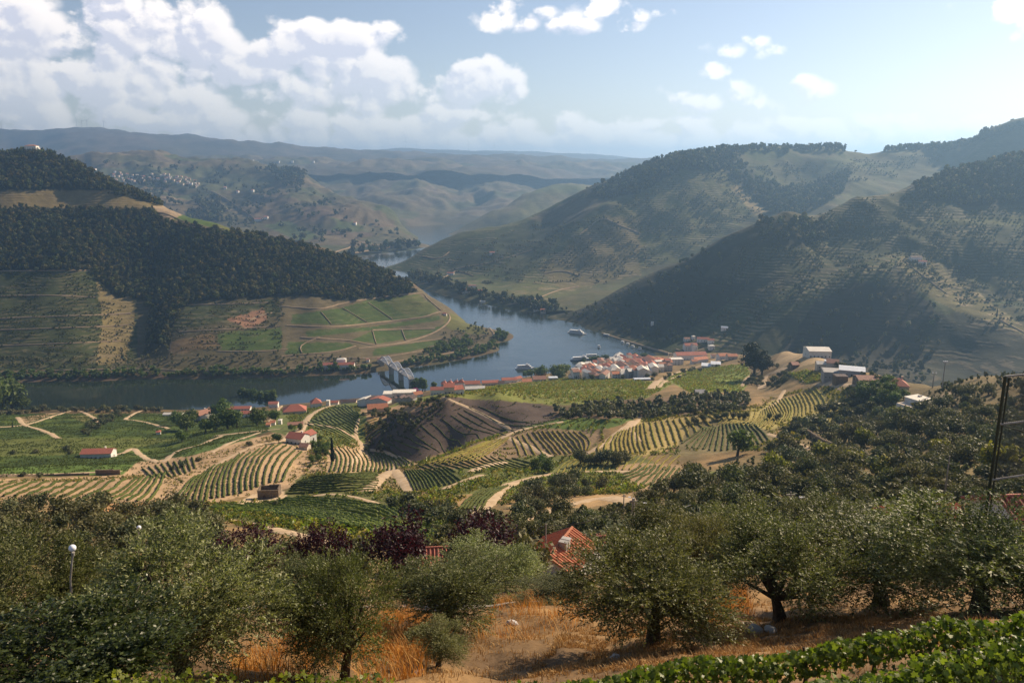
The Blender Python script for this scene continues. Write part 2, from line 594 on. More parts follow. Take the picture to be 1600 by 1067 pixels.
D_PTS = []
D_RIDGE = [(618, 413, 2640), (660, 392, 2700), (700, 376, 2800), (760, 359, 2850), (830, 341, 2900), (870, 322, 2950), (930, 291, 3000), (1000, 263, 3050), (1050, 246, 3100),
           (1120, 233, 3150), (1200, 229, 3220), (1300, 230, 3300), (1400, 233, 3300), (1480, 229, 3250), (1540, 207, 3050), (1600, 190, 2950), (1750, 150, 2900), (1900, 130, 2900)]
for p in D_RIDGE:
    q = pt(*p)
    D_PTS += [q, behind(q, 1.05, -45), behind(q, 1.25, -260 if p[0] > 800 else -90)]
for p in [(1100, 273, 2760), (1040, 285, 2700), (1000, 302, 2650), (950, 332, 2550), (900, 367, 2450), (850, 411, 2300), (830, 441, 2160), (1190, 338, 2480), (1100, 392, 2330), (1000, 442, 2130), (900, 481, 1790), (940, 465, 1880), (965, 456, 1960),
          (1000, 372, 2450), (900, 430, 2240), (1100, 332, 2580), (1190, 308, 2720), (1150, 262, 2950), (1250, 300, 2900), (1250, 262, 3080), (1400, 268, 3000), (1300, 290, 2800), (1350, 250, 3180), (1500, 255, 3000), (1600, 230, 2850),
          (760, 400, 2480), (700, 421, 2440), (800, 371, 2650), (860, 362, 2680), (700, 400, 2560), (850, 352, 2800), (770, 440, 2230), (960, 310, 2800), (930, 320, 2760), (1200, 400, 2250), (1300, 350, 2400), (1500, 330, 2600), (1700, 260, 2700), (1900, 220, 2700)]:
    D_PTS.append(pt(*p))
for p in [(880, 498), (800, 483), (740, 471), (700, 462), (660, 450), (630, 437), (612, 421)]:
    q = bankpt(*p, z=1.5)
    D_PTS += [q, (q[0], (q[1] * q[2] - 14) / (q[2] * .965), q[2] * .965)]
for (px, Y) in ((560, 2500), (580, 2900), (600, 2300), (650, 2100)):
    a, t = ray_at(px, 420)
    D_PTS.append((float(a), (-12 - CAM_H) / Y, Y))
def relief_mid(X, Y, Z):
    h = np.clip(Z / 80, 0, 1)
    return Z + h * (26 * (ridged(X / 460 + .4, Y / 460, 41, 4) - .45) + 2.5 * fbm(X / 70, Y / 70, 42, 3))
D_PTS = squeeze(D_PTS, 2100, .82, 700, 900)
LD = Layer('far_bank_hill', D_PTS, -0.22, 0.95, 470, np.geomspace(1750, 4300, 240), ku=4.0, kv=3.0, relief=relief_mid, smooth=2e-6)

E_PTS = []
for p in [(-300, 246, 4800), (-100, 248, 4900), (130, 249, 5000), (200, 246, 5200), (300, 251, 5200), (370, 258, 5100), (430, 264, 5000), (520, 300, 4600), (560, 328, 4350), (620, 346, 4150), (655, 372, 3850)]:
    q = pt(*p)
    E_PTS += [q, behind(q, 1.08, -110), behind(q, 1.3, -300 if p[0] < 500 else -120)]
for p in [(-300, 330, 3500), (0, 300, 4300), (100, 330, 3700), (200, 330, 3900), (250, 300, 4350), (300, 340, 3850), (400, 330, 4050), (330, 285, 4650), (420, 290, 4550), (480, 340, 3850), (450, 372, 3480), (540, 372, 3420), (600, 380, 3450)]:
    E_PTS.append(pt(*p))
for p in [(520, 408), (560, 400), (600, 394), (640, 390), (668, 384)]:
    q = bankpt(*p, z=2)
    E_PTS += [q, (q[0], (q[1] * q[2] - 18) / (q[2] * .95), q[2] * .95)]
def relief_far(s, amp, sc):
    def f(X, Y, Z):
        h = np.clip(Z / 90, 0, 1)
        wx = X + sc * .25 * gnoise(X / sc, Y / sc, s + 9)
        return Z + h * (amp * (ridged(wx / sc, Y / (sc * 1.3), s, 5) - .45) + amp * .12 * fbm(X / (sc * .15), Y / (sc * .15), s + 5, 3))
    return f
LE = Layer('valley_hill', E_PTS, -0.98, -0.08, 340, np.geomspace(2900, 7000, 165), ku=4.0, kv=3.0, relief=relief_far(51, 95, 620), smooth=2e-6)

F_PTS = []
for p in [(560, 300, 6400), (700, 366, 4000), (730, 352, 4060), (760, 336, 4120), (820, 306, 4300), (870, 291, 4500), (935, 290, 4600), (1000, 285, 4700), (1100, 280, 4800)]:
    if p[0] > 600:
        q = pt(*p)
        F_PTS += [q, behind(q, 1.06, -70), behind(q, 1.25, -220)]
for p in [(760, 372, 3800), (860, 330, 4050), (940, 320, 4200), (1100, 320, 4300), (820, 350, 3900), (1000, 350, 3900)]:
    F_PTS.append(pt(*p))
for (px, Y) in ((680, 3950), (700, 3700), (600, 4300), (650, 3500), (660, 4600)):
    a, t = ray_at(px, 380)
    F_PTS.append((float(a), (-16 - CAM_H) / Y, Y))
LF = Layer('river_spur', F_PTS, -0.14, 0.30, 150, np.geomspace(3500, 6200, 90), ku=4.0, kv=3.0, relief=relief_far(61, 30, 420), smooth=2e-6)

G_PTS = []
for p in [(300, 256, 7600), (450, 256, 7500), (520, 260, 7400), (600, 261, 7600), (680, 262, 7600), (760, 264, 7800), (880, 262, 8200), (980, 267, 8400), (1100, 268, 8400), (150, 256, 7600), (-300, 256, 7600)]:
    q = pt(*p)
    G_PTS += [q, behind(q, 1.07, -120), behind(q, 1.3, -260)]
for p in [(-300, 300, 5600), (300, 300, 5600), (480, 290, 6100), (560, 300, 5800), (640, 300, 5700), (720, 296, 5900), (800, 295, 6100), (900, 290, 6600), (1000, 290, 6700), (560, 335, 4900), (640, 345, 4650), (700, 340, 4850), (760, 330, 5000), (840, 320, 5300), (1000, 320, 5400), (600, 362, 4300), (700, 360, 4450), (780, 350, 4600)]:
    G_PTS.append(pt(*p))
LG = Layer('middle_distance_hills', G_PTS, -0.98, 0.35, 400, np.geomspace(4250, 11000, 180), ku=4.0, kv=2.0, relief=relief_far(71, 150, 900), smooth=2e-6)

H_PTS = []
for p in [(-300, 200, 9600), (-100, 200, 9600), (0, 205, 9600), (60, 211, 9600), (110, 211, 9600), (150, 207, 9600), (200, 214, 9600), (240, 219, 9600), (290, 213, 9600), (340, 221, 9600), (400, 231, 9600),
          (450, 233, 9600), (520, 240, 9600), (560, 243, 9600), (640, 250, 9600), (760, 255, 10000), (900, 258, 10400), (1100, 262, 10400)]:
    q = pt(*p)
    H_PTS += [q, behind(q, 1.06, -120), behind(q, 1.3, -500)]
for p in [(-300, 245, 7600), (0, 245, 7600), (200, 250, 7440), (400, 252, 7440), (600, 258, 7600), (900, 264, 7840), (1100, 266, 7840), (0, 275, 6000), (500, 275, 6080), (1000, 280, 6240), (0, 225, 8640), (290, 230, 8640), (480, 245, 8640)]:
    H_PTS.append(pt(*p))
LH = Layer('mountain_range', H_PTS, -0.98, 0.40, 320, np.geomspace(6080, 14000, 90), ku=4.0, kv=2.0, relief=relief_far(81, 120, 1400), smooth=2e-6)

I_PTS = []
for p in [(300, 250, 22000), (500, 246, 22000), (560, 245, 22000), (600, 242, 22000), (640, 238, 22000), (690, 244, 22000), (740, 242, 22000), (780, 246, 22000), (840, 248, 22000), (900, 251, 22000), (960, 253, 22000), (1010, 258, 22000), (1200, 262, 22000), (1700, 262, 22000), (-300, 256, 22000)]:
    q = pt(*p)
    I_PTS += [q, behind(q, 1.08, -300), behind(q, 1.35, -800)]
for p in [(-300, 268, 16000), (300, 266, 16000), (640, 264, 16000), (1000, 266, 16000), (1700, 268, 16000)]:
    I_PTS.append(pt(*p))
I_PTS = [(a, t, Y * .68) for a, t, Y in I_PTS]
LI = Layer('far_mountains', I_PTS, -0.98, 0.98, 320, np.geomspace(10500, 20400, 44), ku=4.0, kv=2.0, relief=relief_far(91, 60, 1800), smooth=2e-6)
LAYERS = [LA, LB, LC, LD, LE, LF, LG, LH, LI]
for L in LAYERS[1:]:
    # land behind and beside what the photo shows keeps above the river unless it is the river bed
    L.Z = np.maximum(L.Z, -20)


def at(px, py, only=None):
    """pixel -> the point of the land (or water) it shows"""
    best = None
    for L in (LAYERS if only is None else [only]):
        x, y, hit = L.pick(px, py)
        if hit or only is not None:
            if best is None or y < best[1]:
                best = (x, y, L)
    a, t = ray_at(px, py)
    if only is None and t < 0:
        Yw = -CAM_H / float(t)
        if best is None or Yw < best[1]:
            return Vector((float(a) * Yw, Yw, 0.0)), None
    if best is None:
        return None, None
    x, y, L = best
    return Vector((x, y, float(L.z(x, y)))), L
# ------------------------------------------------------------------ land colours (fields, soil, scrub, some shade and sun painted in)
DRY = (.30, .205, .105); SOIL = (.37, .255, .145); PALE = (.46, .345, .215); SCRUB = (.075, .068, .032); WOOD = (.034, .038, .018)
VINE = (.078, .122, .022); VINE2 = (.150, .160, .036); DARKV = (.060, .074, .024); GOLD = (.27, .165, .07); BROWN = (.165, .108, .066); GREYG = (.125, .118, .055)


def basecol(L, c1, c2, sc, seed):
    n = np.clip(fbm(L.X2 / sc, L.Y2 / sc, seed, 5) * .9 + .5, 0, 1)[..., None]
    L.col[:] = np.array(c1) * (1 - n) + np.array(c2) * n


def parcels(L, size, cols, seed, amt, sel=None):
    """patchwork of small fields"""
    X = L.X2 / size + .35 * gnoise(L.X2 / size * 1.3, L.Y2 / size * 1.3, seed)
    Y = L.Y2 / size + .35 * gnoise(L.X2 / size * 1.3, L.Y2 / size * 1.3, seed + 1)
    ix, iy = np.floor(X), np.floor(Y)
    bd = np.full(X.shape, 9.); bh = np.zeros(X.shape, int)
    for dx in (-1, 0, 1):
        for dy in (-1, 0, 1):
            h = _hash(ix + dx, iy + dy, seed)
            jx = ix + dx + (h % 997) / 997.; jy = iy + dy + (h // 997 % 991) / 991.
            d = np.abs(X - jx) * .9 + np.abs(Y - jy) * 1.1
            m = d < bd
            bd = np.where(m, d, bd); bh = np.where(m, h, bh)
    c = np.array(cols)[bh // 7 % len(cols)]
    k = amt * (((bh // 131) % 100) / 100. * .7 + .3)[..., None]
    L.col[:] = L.col * (1 - k) + c * k
    L.ter[:] = np.where((bh // 17) % 3 == 0, .75, .25) * amt


basecol(LA, (.13, .10, .045), (.25, .165, .075), 26, 101)
basecol(LB, GREYG, BROWN, 60, 102)
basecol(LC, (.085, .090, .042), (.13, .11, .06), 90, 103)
basecol(LD, (.10, .105, .050), (.16, .13, .075), 120, 104)
basecol(LE, (.10, .105, .050), (.21, .16, .095), 300, 105)
basecol(LF, (.11, .12, .06), (.19, .16, .09), 250, 106)
basecol(LG, (.10, .11, .055), (.21, .165, .10), 480, 107)
basecol(LH, (.10, .09, .06), (.21, .165, .12), 700, 108)
basecol(LI, (.12, .11, .09), (.18, .15, .12), 900, 109)
FC = [VINE, DARKV, SCRUB, (.22, .17, .10), GREYG, (.10, .12, .04), (.19, .125, .085)]
parcels(LC, 130, [DARKV, VINE, GREYG, (.10, .10, .045), (.12, .10, .055)], 201, .65)
parcels(LD, 150, [VINE, (.10, .115, .04), GREYG, (.16, .125, .07)], 202, .6)
parcels(LE, 210, FC + [(.29, .22, .14)], 203, .8)
parcels(LF, 220, [VINE, (.12, .13, .05), (.19, .16, .09)], 204, .7)
parcels(LG, 330, FC + [(.26, .2, .13)], 205, .7)
parcels(LH, 600, [SCRUB, (.2, .15, .1), (.12, .115, .06)], 206, .6)

# --- left hill
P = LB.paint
LB.ter[:] = .15
P([(-300, 395), (220, 400), (215, 440), (215, 575), (-300, 585)], (.062, .076, .024), .45)  # dark vines; a cloud's shade over them is painted into this tone
P([(150, 438), (214, 442), (208, 520), (196, 566), (150, 572), (160, 500)], (.26, .205, .085), .5, 3)  # dry grass parcel, painted paler to stand as the sunlit strip
P([(215, 440), (450, 455), (450, 585), (215, 585)], (.115, .100, .048), .3, 6)
P([(280, 478), (425, 468), (445, 492), (400, 498), (270, 515)], DARKV, .5, 3)
P([(340, 520), (440, 512), (445, 546), (345, 548)], VINE, .3, 2)
P([(348, 500), (380, 492), (412, 480), (418, 500), (390, 512)], (.36, .20, .12), .1, 4)
P([(235, 540), (330, 520), (342, 540), (250, 558)], (.21, .145, .07), .2, 4)
P([(440, 462), (660, 452), (700, 480), (800, 530), (780, 548), (600, 580), (440, 585)], (.165, .135, .070), .2, 3)
for f in ([(457, 492), (530, 482), (575, 469), (655, 459), (672, 478), (688, 488), (670, 495), (620, 500), (560, 507), (500, 507), (455, 505)],
          [(478, 516), (580, 511), (686, 493), (690, 500), (600, 514), (480, 527)],
          [(550, 531), (582, 517), (676, 514), (700, 503), (688, 516), (650, 527), (590, 537)],
          [(450, 534), (545, 536), (555, 541), (525, 549), (445, 554)], [(585, 545), (688, 530), (695, 535), (640, 549), (582, 556)]):
    P(f, VINE, .25, 0)
P([(600, 470), (655, 459), (688, 488), (640, 497)], (.125, .145, .038), .3, 4)
P([(690, 494), (706, 490), (742, 506), (764, 520), (745, 524), (700, 513)], (.17, .17, .05), .1, 2)
P([(-300, 262), (-120, 240), (0, 234), (50, 228), (90, 236), (130, 253), (170, 275), (210, 297), (245, 310), (186, 297), (0, 298), (-300, 305)], WOOD, 0, 1)
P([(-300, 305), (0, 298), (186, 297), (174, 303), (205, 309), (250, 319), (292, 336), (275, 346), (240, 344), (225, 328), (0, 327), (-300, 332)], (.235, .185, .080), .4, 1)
P([(170, 303), (184, 297), (240, 311), (262, 322), (200, 309)], WOOD, 0, 1)
P([(238, 322), (262, 322), (295, 337), (262, 346)], PALE, .7, 1)
P([(268, 342), (288, 334), (345, 350), (335, 356)], (.10, .155, .03), 0, 1)
P([(335, 350), (372, 356), (440, 368), (420, 372), (340, 358)], VINE2, 0, 1)
P([(-300, 332), (0, 325), (180, 326), (240, 324), (256, 344), (330, 357), (430, 372), (520, 395), (548, 398), (600, 423), (655, 455), (620, 465), (540, 470), (470, 462), (420, 465), (330, 470), (300, 470), (272, 500), (262, 560), (225, 560), (236, 470), (180, 465), (155, 440), (150, 424), (0, 424), (-300, 430)], WOOD, 0, 2)

# --- right hill
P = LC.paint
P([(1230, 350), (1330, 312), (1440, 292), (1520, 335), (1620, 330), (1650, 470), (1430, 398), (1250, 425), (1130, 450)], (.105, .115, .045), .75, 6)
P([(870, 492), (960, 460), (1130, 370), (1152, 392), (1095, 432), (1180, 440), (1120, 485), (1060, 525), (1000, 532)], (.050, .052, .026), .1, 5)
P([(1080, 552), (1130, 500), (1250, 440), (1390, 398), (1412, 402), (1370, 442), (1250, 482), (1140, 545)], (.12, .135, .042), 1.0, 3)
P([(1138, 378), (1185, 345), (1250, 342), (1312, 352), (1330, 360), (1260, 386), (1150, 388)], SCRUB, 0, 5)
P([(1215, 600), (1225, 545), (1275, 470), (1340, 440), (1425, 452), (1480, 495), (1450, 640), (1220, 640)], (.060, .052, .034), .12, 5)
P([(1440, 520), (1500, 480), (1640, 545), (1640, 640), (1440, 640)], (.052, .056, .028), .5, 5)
P([(1405, 400), (1440, 394), (1500, 432), (1545, 470), (1600, 512), (1640, 540), (1590, 520), (1530, 500), (1470, 475), (1415, 440)], (.30, .24, .11), 1.0, 3)  # dry sunlit strip of the spur; the sun is painted in as pale colour
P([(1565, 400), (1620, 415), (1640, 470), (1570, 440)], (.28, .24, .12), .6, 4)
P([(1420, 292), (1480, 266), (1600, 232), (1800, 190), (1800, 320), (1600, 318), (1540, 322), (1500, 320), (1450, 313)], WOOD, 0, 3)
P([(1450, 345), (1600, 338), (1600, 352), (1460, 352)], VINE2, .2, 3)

# --- hills beyond the bend
P = LD.paint
P([(1000, 302), (1060, 268), (1130, 266), (1196, 328), (1120, 372), (1060, 402), (900, 458), (830, 474), (795, 457), (850, 402), (900, 360), (950, 330)], (.145, .140, .052), .9, 4)
P([(840, 420), (950, 335), (1000, 345), (1000, 430), (880, 455)], (.22, .165, .085), .9, 5)
P([(605, 420), (700, 378), (830, 345), (892, 352), (800, 402), (740, 440), (640, 440)], DARKV, .55, 4)
P([(828, 342), (902, 308), (948, 312), (900, 347), (850, 350)], (.19, .135, .10), .2, 2)
P([(900, 300), (1000, 258), (1050, 240), (1125, 226), (1150, 238), (1180, 280), (1260, 300), (1240, 335), (1190, 322), (1132, 266), (1060, 266), (1000, 302), (930, 312)], WOOD, 0, 3)
P([(1180, 330), (1230, 300), (1330, 262), (1330, 300), (1200, 350)], SCRUB, 0, 5)
P([(1140, 292), (1155, 290), (1198, 332), (1180, 338)], (.40, .28, .18), .3, 1)
P([(600, 425), (640, 438), (690, 452), (800, 480), (890, 500), (880, 482), (800, 462), (740, 452), (700, 440), (640, 425)], (.05, .06, .026), 0, 3)
P([(905, 308), (830, 345), (760, 385), (690, 425), (700, 432), (800, 395), (900, 352), (960, 312)], (.045, .05, .025), .1, 4, .5)

# --- valley hill with the white village
P = LE.paint
P([(150, 262), (330, 262), (430, 285), (400, 300), (150, 290)], (.13, .145, .07), .2, 5)
P([(410, 352), (450, 345), (500, 370), (470, 378)], (.13, .17, .05), .1, 2)
P([(515, 398), (560, 388), (640, 378), (660, 388), (600, 396), (540, 410)], (.05, .06, .03), 0, 2)

# --- the near side, down to the village
P = LA.paint
P([(-300, 646), (300, 646), (400, 642), (425, 672), (335, 706), (190, 742), (-300, 750)], VINE, .0, 2)
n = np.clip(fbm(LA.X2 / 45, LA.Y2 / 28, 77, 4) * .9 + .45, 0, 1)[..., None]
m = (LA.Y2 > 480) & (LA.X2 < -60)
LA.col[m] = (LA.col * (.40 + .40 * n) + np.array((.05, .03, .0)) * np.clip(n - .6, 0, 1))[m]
P([(-300, 690), (140, 684), (282, 686), (180, 706), (60, 712), (-300, 722)], (.10, .115, .026), 0, 2)
P([(27, 653), (100, 642), (40, 662)], (.28, .20, .11), 0, 1)
P([(110, 650), (160, 646), (130, 660)], (.16, .15, .05), 0, 1)
P([(270, 718), (300, 702), (350, 686), (402, 676), (398, 690), (332, 706), (285, 722)], (.075, .115, .026), 0, 1)
P([(430, 642), (555, 628), (575, 640), (570, 700), (500, 705), (455, 690), (420, 672)], (.115, .135, .040), 0, 2)
P([(-300, 754), (0, 749), (190, 743), (215, 722), (300, 712), (360, 694), (430, 676), (476, 690), (486, 722), (452, 762), (335, 784), (200, 788), (-300, 782)], SOIL, 0, 2)
P([(476, 740), (515, 700), (560, 690), (640, 712), (655, 726), (560, 738)], (.38, .265, .15), 0, 2)
P([(230, 792), (420, 780), (445, 770), (470, 742), (590, 736), (612, 745), (640, 775), (700, 792), (720, 850), (550, 860), (330, 806)], (.105, .105, .035), 0, 2)
P([(575, 735), (612, 731), (645, 742), (700, 735), (720, 752), (680, 768), (590, 768)], (.31, .22, .12), 0, 2)
P([(572, 655), (700, 622), (790, 618), (865, 636), (905, 660), (790, 674), (650, 722), (575, 708)], (.088, .064, .050), 0, 2)  # brown hump; its shade is painted in by a darker tone
P([(560, 640), (690, 620), (700, 626), (580, 662)], (.30, .20, .11), 0, 4)
P([(590, 640), (640, 622), (780, 602), (905, 588), (1055, 598), (1010, 622), (940, 632), (860, 632), (700, 620)], (.165, .175, .040), 0, 2)
P([(640, 728), (700, 708), (780, 680), (880, 655), (965, 652), (915, 706), (800, 716)], (.235, .165, .095), 0, 2)
P([(820, 668), (880, 653), (1000, 650), (960, 668), (900, 672)], VINE, 0, 2)
P([(915, 708), (1000, 655), (1150, 645), (1075, 692), (1010, 712)], (.34, .26, .10), 0, 2)
P([(860, 642), (1000, 622), (1165, 618), (1165, 640), (1000, 652), (880, 655)], (.14, .095, .055), 0, 4)
P([(1035, 590), (1060, 580), (1165, 568), (1175, 590), (1160, 612), (1080, 614)], (.150, .185, .034), 0, 1)
P([(640, 745), (830, 712), (1000, 712), (1060, 735), (980, 760), (850, 772), (700, 772)], (.135, .14, .042), 0, 3)
P([(960, 728), (1000, 722), (1065, 727), (1060, 760), (1000, 768), (985, 752)], (.32, .22, .12), 0, 2)
P([(1050, 712), (1075, 668), (1120, 655), (1215, 655), (1210, 700)], (.16, .13, .06), 0, 3)
P([(1120, 655), (1215, 625), (1330, 598), (1320, 632), (1290, 660), (1200, 672)], (.28, .235, .075), 0, 3)
P([(1200, 578), (1222, 550), (1262, 547), (1292, 562), (1250, 574)], (.36, .26, .14), 0, 2)
P([(1230, 584), (1262, 578), (1300, 592), (1260, 600)], (.10, .13, .03), 0, 1)
P([(1272, 600), (1300, 590), (1360, 590), (1380, 600), (1300, 612)], (.30, .23, .15), 0, 2)
P([(790, 790), (870, 762), (930, 758), (985, 770), (985, 785), (860, 800)], (.36, .235, .11), 0, 3)
P([(365, 788), (395, 772), (440, 764), (450, 776), (400, 790)], PALE, 0, 1)
P([(80, 800), (150, 786), (330, 786), (330, 810), (150, 830)], (.38, .21, .085), 0, 5)
P([(1190, 720), (1300, 650), (1330, 600), (1440, 590), (1500, 570), (1800, 560), (1700, 800), (1060, 810), (1060, 740)], (.165, .125, .055), 0, 6)
P([(1340, 720), (1420, 700), (1430, 712), (1350, 735)], (.30, .18, .08), 0, 8)
P([(1500, 640), (1560, 630), (1560, 655), (1500, 660)], (.30, .20, .08), 0, 8)
P([(650, 815), (800, 800), (1000, 790), (1060, 780), (1060, 870), (650, 870)], (.13, .105, .045), 0, 6)
P([(1080, 738), (1200, 732), (1205, 742), (1085, 746)], VINE2, 0, 2)
n = np.clip((75 - LA.Y2) / 35, 0, 1)
k = np.clip(fbm(LA.X2 / 6, LA.Y2 / 6, 55, 4) * .8 + .45, 0, 1)
g_ = (np.array((.115, .075, .042)) * (1 - k[..., None]) + np.array(GOLD) * k[..., None])
LA.col[:] = LA.col * (1 - n[..., None]) + g_ * n[..., None]
LC.col *= .36; LD.col *= .56; LB.col *= .64; LE.col *= .62; LG.col *= .60; LH.col *= .50; LF.col *= .8; LI.col *= .6  # tones scaled per hill; the right hill's shade is partly painted in here
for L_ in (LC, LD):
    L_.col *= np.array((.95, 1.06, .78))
# ------------------------------------------------------------------ materials
MATS = {}


def land_material():
    m = bpy.data.materials.new('land')
    m.use_nodes = True
    g = NT(m.node_tree)
    geo = g.n('ShaderNodeNewGeometry')
    P = geo.outputs['Position']
    ca = g.n('ShaderNodeAttribute', attribute_name='Col')
    ta = g.n('ShaderNodeAttribute', attribute_name='Ter')
    sep = g.n('ShaderNodeSeparateXYZ'); g.l(P, sep.inputs[0])
    n1 = g.noise(P, 0.045, 6, .65)
    n2 = g.noise(P, 0.9, 5, .6)
    n3 = g.noise(P, 0.006, 4, .6)
    v = g.m('MULTIPLY_ADD', n1, 1.2, g.m('MULTIPLY_ADD', n2, 1.25, g.m('MULTIPLY_ADD', n3, .9, -.68)))
    v = g.m('MAXIMUM', v, .25)
    c = g.mix(1.0, ca.outputs['Color'], g.comb(v, v, v), 'MULTIPLY')
    # vineyard terraces follow the contour
    wob = g.m('MULTIPLY', g.m('SUBTRACT', g.noise(P, 0.009, 5, .62), .5), 22.0)
    per = 5.2
    ph = g.m('FRACT', g.m('DIVIDE', g.m('ADD', sep.outputs[2], wob), per))
    st = g.m('MULTIPLY', g.ss(ph, 0.0, .22), g.m('SUBTRACT', 1.0, g.ss(ph, .46, .72)))
    brk = g.ss(g.noise(P, 0.022, 5, .68), .42, .60)
    st = g.m('MULTIPLY', g.m('MULTIPLY', st, brk), g.m('MULTIPLY', ta.outputs['Fac'], .55))
    soil = g.mix(n1, (.20, .15, .095), (.34, .26, .16))
    c = g.mix(st, c, soil)
    bs = g.n('ShaderNodeBsdfPrincipled')
    g.l(c, bs.inputs['Base Color'])
    bs.inputs['Roughness'].default_value = .95
    bs.inputs['Specular IOR Level'].default_value = .15
    bmp = g.n('ShaderNodeBump')
    bmp.inputs['Strength'].default_value = .55
    bmp.inputs['Distance'].default_value = 1.2
    h = g.m('ADD', g.m('MULTIPLY', n1, 1.6), g.m('MULTIPLY', n2, .25))
    h = g.m('ADD', h, g.m('MULTIPLY', st, 3.5))
    g.l(h, bmp.inputs['Height'])
    g.l(bmp.outputs[0], bs.inputs['Normal'])
    o = g.n('ShaderNodeOutputMaterial')
    g.l(bs.outputs[0], o.inputs[0])
    return m


LAND = land_material()
for L in LAYERS:
    L.build(LAND)


def water_material():
    m = bpy.data.materials.new('river_water')
    m.use_nodes = True
    g = NT(m.node_tree)
    geo = g.n('ShaderNodeNewGeometry')
    P = geo.outputs['Position']
    bs = g.n('ShaderNodeBsdfPrincipled')
    bs.inputs['Base Color'].default_value = (.016, .024, .016, 1)
    sp = g.n('ShaderNodeSeparateXYZ'); g.l(P, sp.inputs[0])
    # the sheltered near reach lies still, the open bend is ruffled by wind
    wind = g.ss(g.m('ADD', g.m('MULTIPLY_ADD', sp.outputs[0], .55, sp.outputs[1]), g.m('MULTIPLY', g.noise(P, .008, 3, .6), 160.0)), 1130, 1330)
    bs.inputs['Roughness'].default_value = .05
    bs.inputs['IOR'].default_value = 1.95
    bmp = g.n('ShaderNodeBump')
    g.l(g.m('MULTIPLY_ADD', wind, .75, .03), bmp.inputs['Strength'])
    bmp.inputs['Distance'].default_value = 1.0
    h = g.m('ADD', g.m('MULTIPLY', g.noise(P, .25, 3, .6), .35), g.m('MULTIPLY', g.noise(P, .02, 3, .5), 1.0))
    g.l(h, bmp.inputs['Height'])
    g.l(bmp.outputs[0], bs.inputs['Normal'])
    o = g.n('ShaderNodeOutputMaterial')
    g.l(bs.outputs[0], o.inputs[0])
    return m


me = bpy.data.meshes.new('river')
me.from_pydata([(-2600, 850, 0), (1500, 850, 0), (1500, 4700, 0), (-2600, 4700, 0)], [], [(0, 1, 2, 3)])
me.materials.append(water_material())
river = bpy.data.objects.new('river', me)
river['kind'] = 'structure'
COL.objects.link(river)
# the ground that carries on under and beyond the hills
me = bpy.data.meshes.new('ground')
me.from_pydata([(-60000, -20000, -45), (60000, -20000, -45), (60000, 60000, -45), (-60000, 60000, -45)], [], [(0, 1, 2, 3)])
gm = bpy.data.materials.new('plain_ground'); gm.use_nodes = True
gg = NT(gm.node_tree); gb = gg.n('ShaderNodeBsdfPrincipled')
gg.l(gg.mix(gg.noise(gg.n('ShaderNodeNewGeometry').outputs['Position'], .002, 5, .6), (.10, .10, .05), (.2, .16, .1)), gb.inputs['Base Color'])
gb.inputs['Roughness'].default_value = 1
gg.l(gb.outputs[0], gg.n('ShaderNodeOutputMaterial').inputs[0])
me.materials.append(gm)
o = bpy.data.objects.new('ground', me); o['kind'] = 'structure'; COL.objects.link(o)


def haze_box():
    v = [(x, y, z) for z in (-47, 860) for y in (-2500, 22000) for x in (-18000, 18000)]
    f = [(0, 2, 3, 1), (4, 5, 7, 6), (0, 1, 5, 4), (2, 6, 7, 3), (0, 4, 6, 2), (1, 3, 7, 5)]
    me = bpy.data.meshes.new('haze')
    me.from_pydata(v, [], f)
    m = bpy.data.materials.new('haze'); m.use_nodes = True
    g = NT(m.node_tree)
    pv = g.n('ShaderNodeVolumePrincipled')
    pv.inputs['Color'].default_value = (.35, .62, 1.0, 1)
    pv.inputs['Density'].default_value = HAZE
    pv.inputs['Anisotropy'].default_value = .5
    o = g.n('ShaderNodeOutputMaterial')
    g.l(pv.outputs[0], o.inputs['Volume'])
    me.materials.append(m)
    ob = bpy.data.objects.new('haze', me)
    ob['kind'] = 'stuff'; ob['label'] = 'pale blue haze filling the valley air'
    COL.objects.link(ob)


HAZE = .98e-4
haze_box()
# ------------------------------------------------------------------ object helpers
def tag(o, label=None, cat=None, group=None, kind=None):
    if label: o['label'] = label
    if cat: o['category'] = cat
    if group: o['group'] = group
    if kind: o['kind'] = kind
    return o


def mesh_np(name, co, faces, mats, fmat=None, smooth=False):
    """co (n,3); faces: (m,k) array, or list of such arrays with different k"""
    if not isinstance(faces, list):
        faces = [faces]
    faces = [np.asarray(f, np.int32) for f in faces if len(f)]
    me = bpy.data.meshes.new(name)
    co = np.asarray(co, np.float32)
    me.vertices.add(len(co)); me.vertices.foreach_set('co', co.ravel())
    nl = sum(f.size for f in faces)
    me.loops.add(nl); me.loops.foreach_set('vertex_index', np.concatenate([f.ravel() for f in faces]))
    st, s = [], 0
    for f in faces:
        st.append(s + np.arange(len(f), dtype=np.int32) * f.shape[1]); s += f.size
    st = np.concatenate(st)
    me.polygons.add(len(st)); me.polygons.foreach_set('loop_start', st.astype(np.int32))
    if fmat is not None:
        me.polygons.foreach_set('material_index', np.asarray(fmat, np.int32))
    if smooth:
        me.polygons.foreach_set('use_smooth', np.ones(len(st), bool))
    me.update(calc_edges=True)
    for m in (mats if isinstance(mats, (list, tuple)) else [mats]):
        me.materials.append(m)
    return me


def link(name, me, loc=(0, 0, 0), rz=0.0, sc=None, parent=None):
    o = bpy.data.objects.new(name, me)
    o.location = loc
    o.rotation_euler = (0, 0, rz)
    if sc is not None:
        o.scale = sc if hasattr(sc, '__len__') else (sc, sc, sc)
    if parent is not None:
        o.parent = parent
    COL.objects.link(o)
    return o


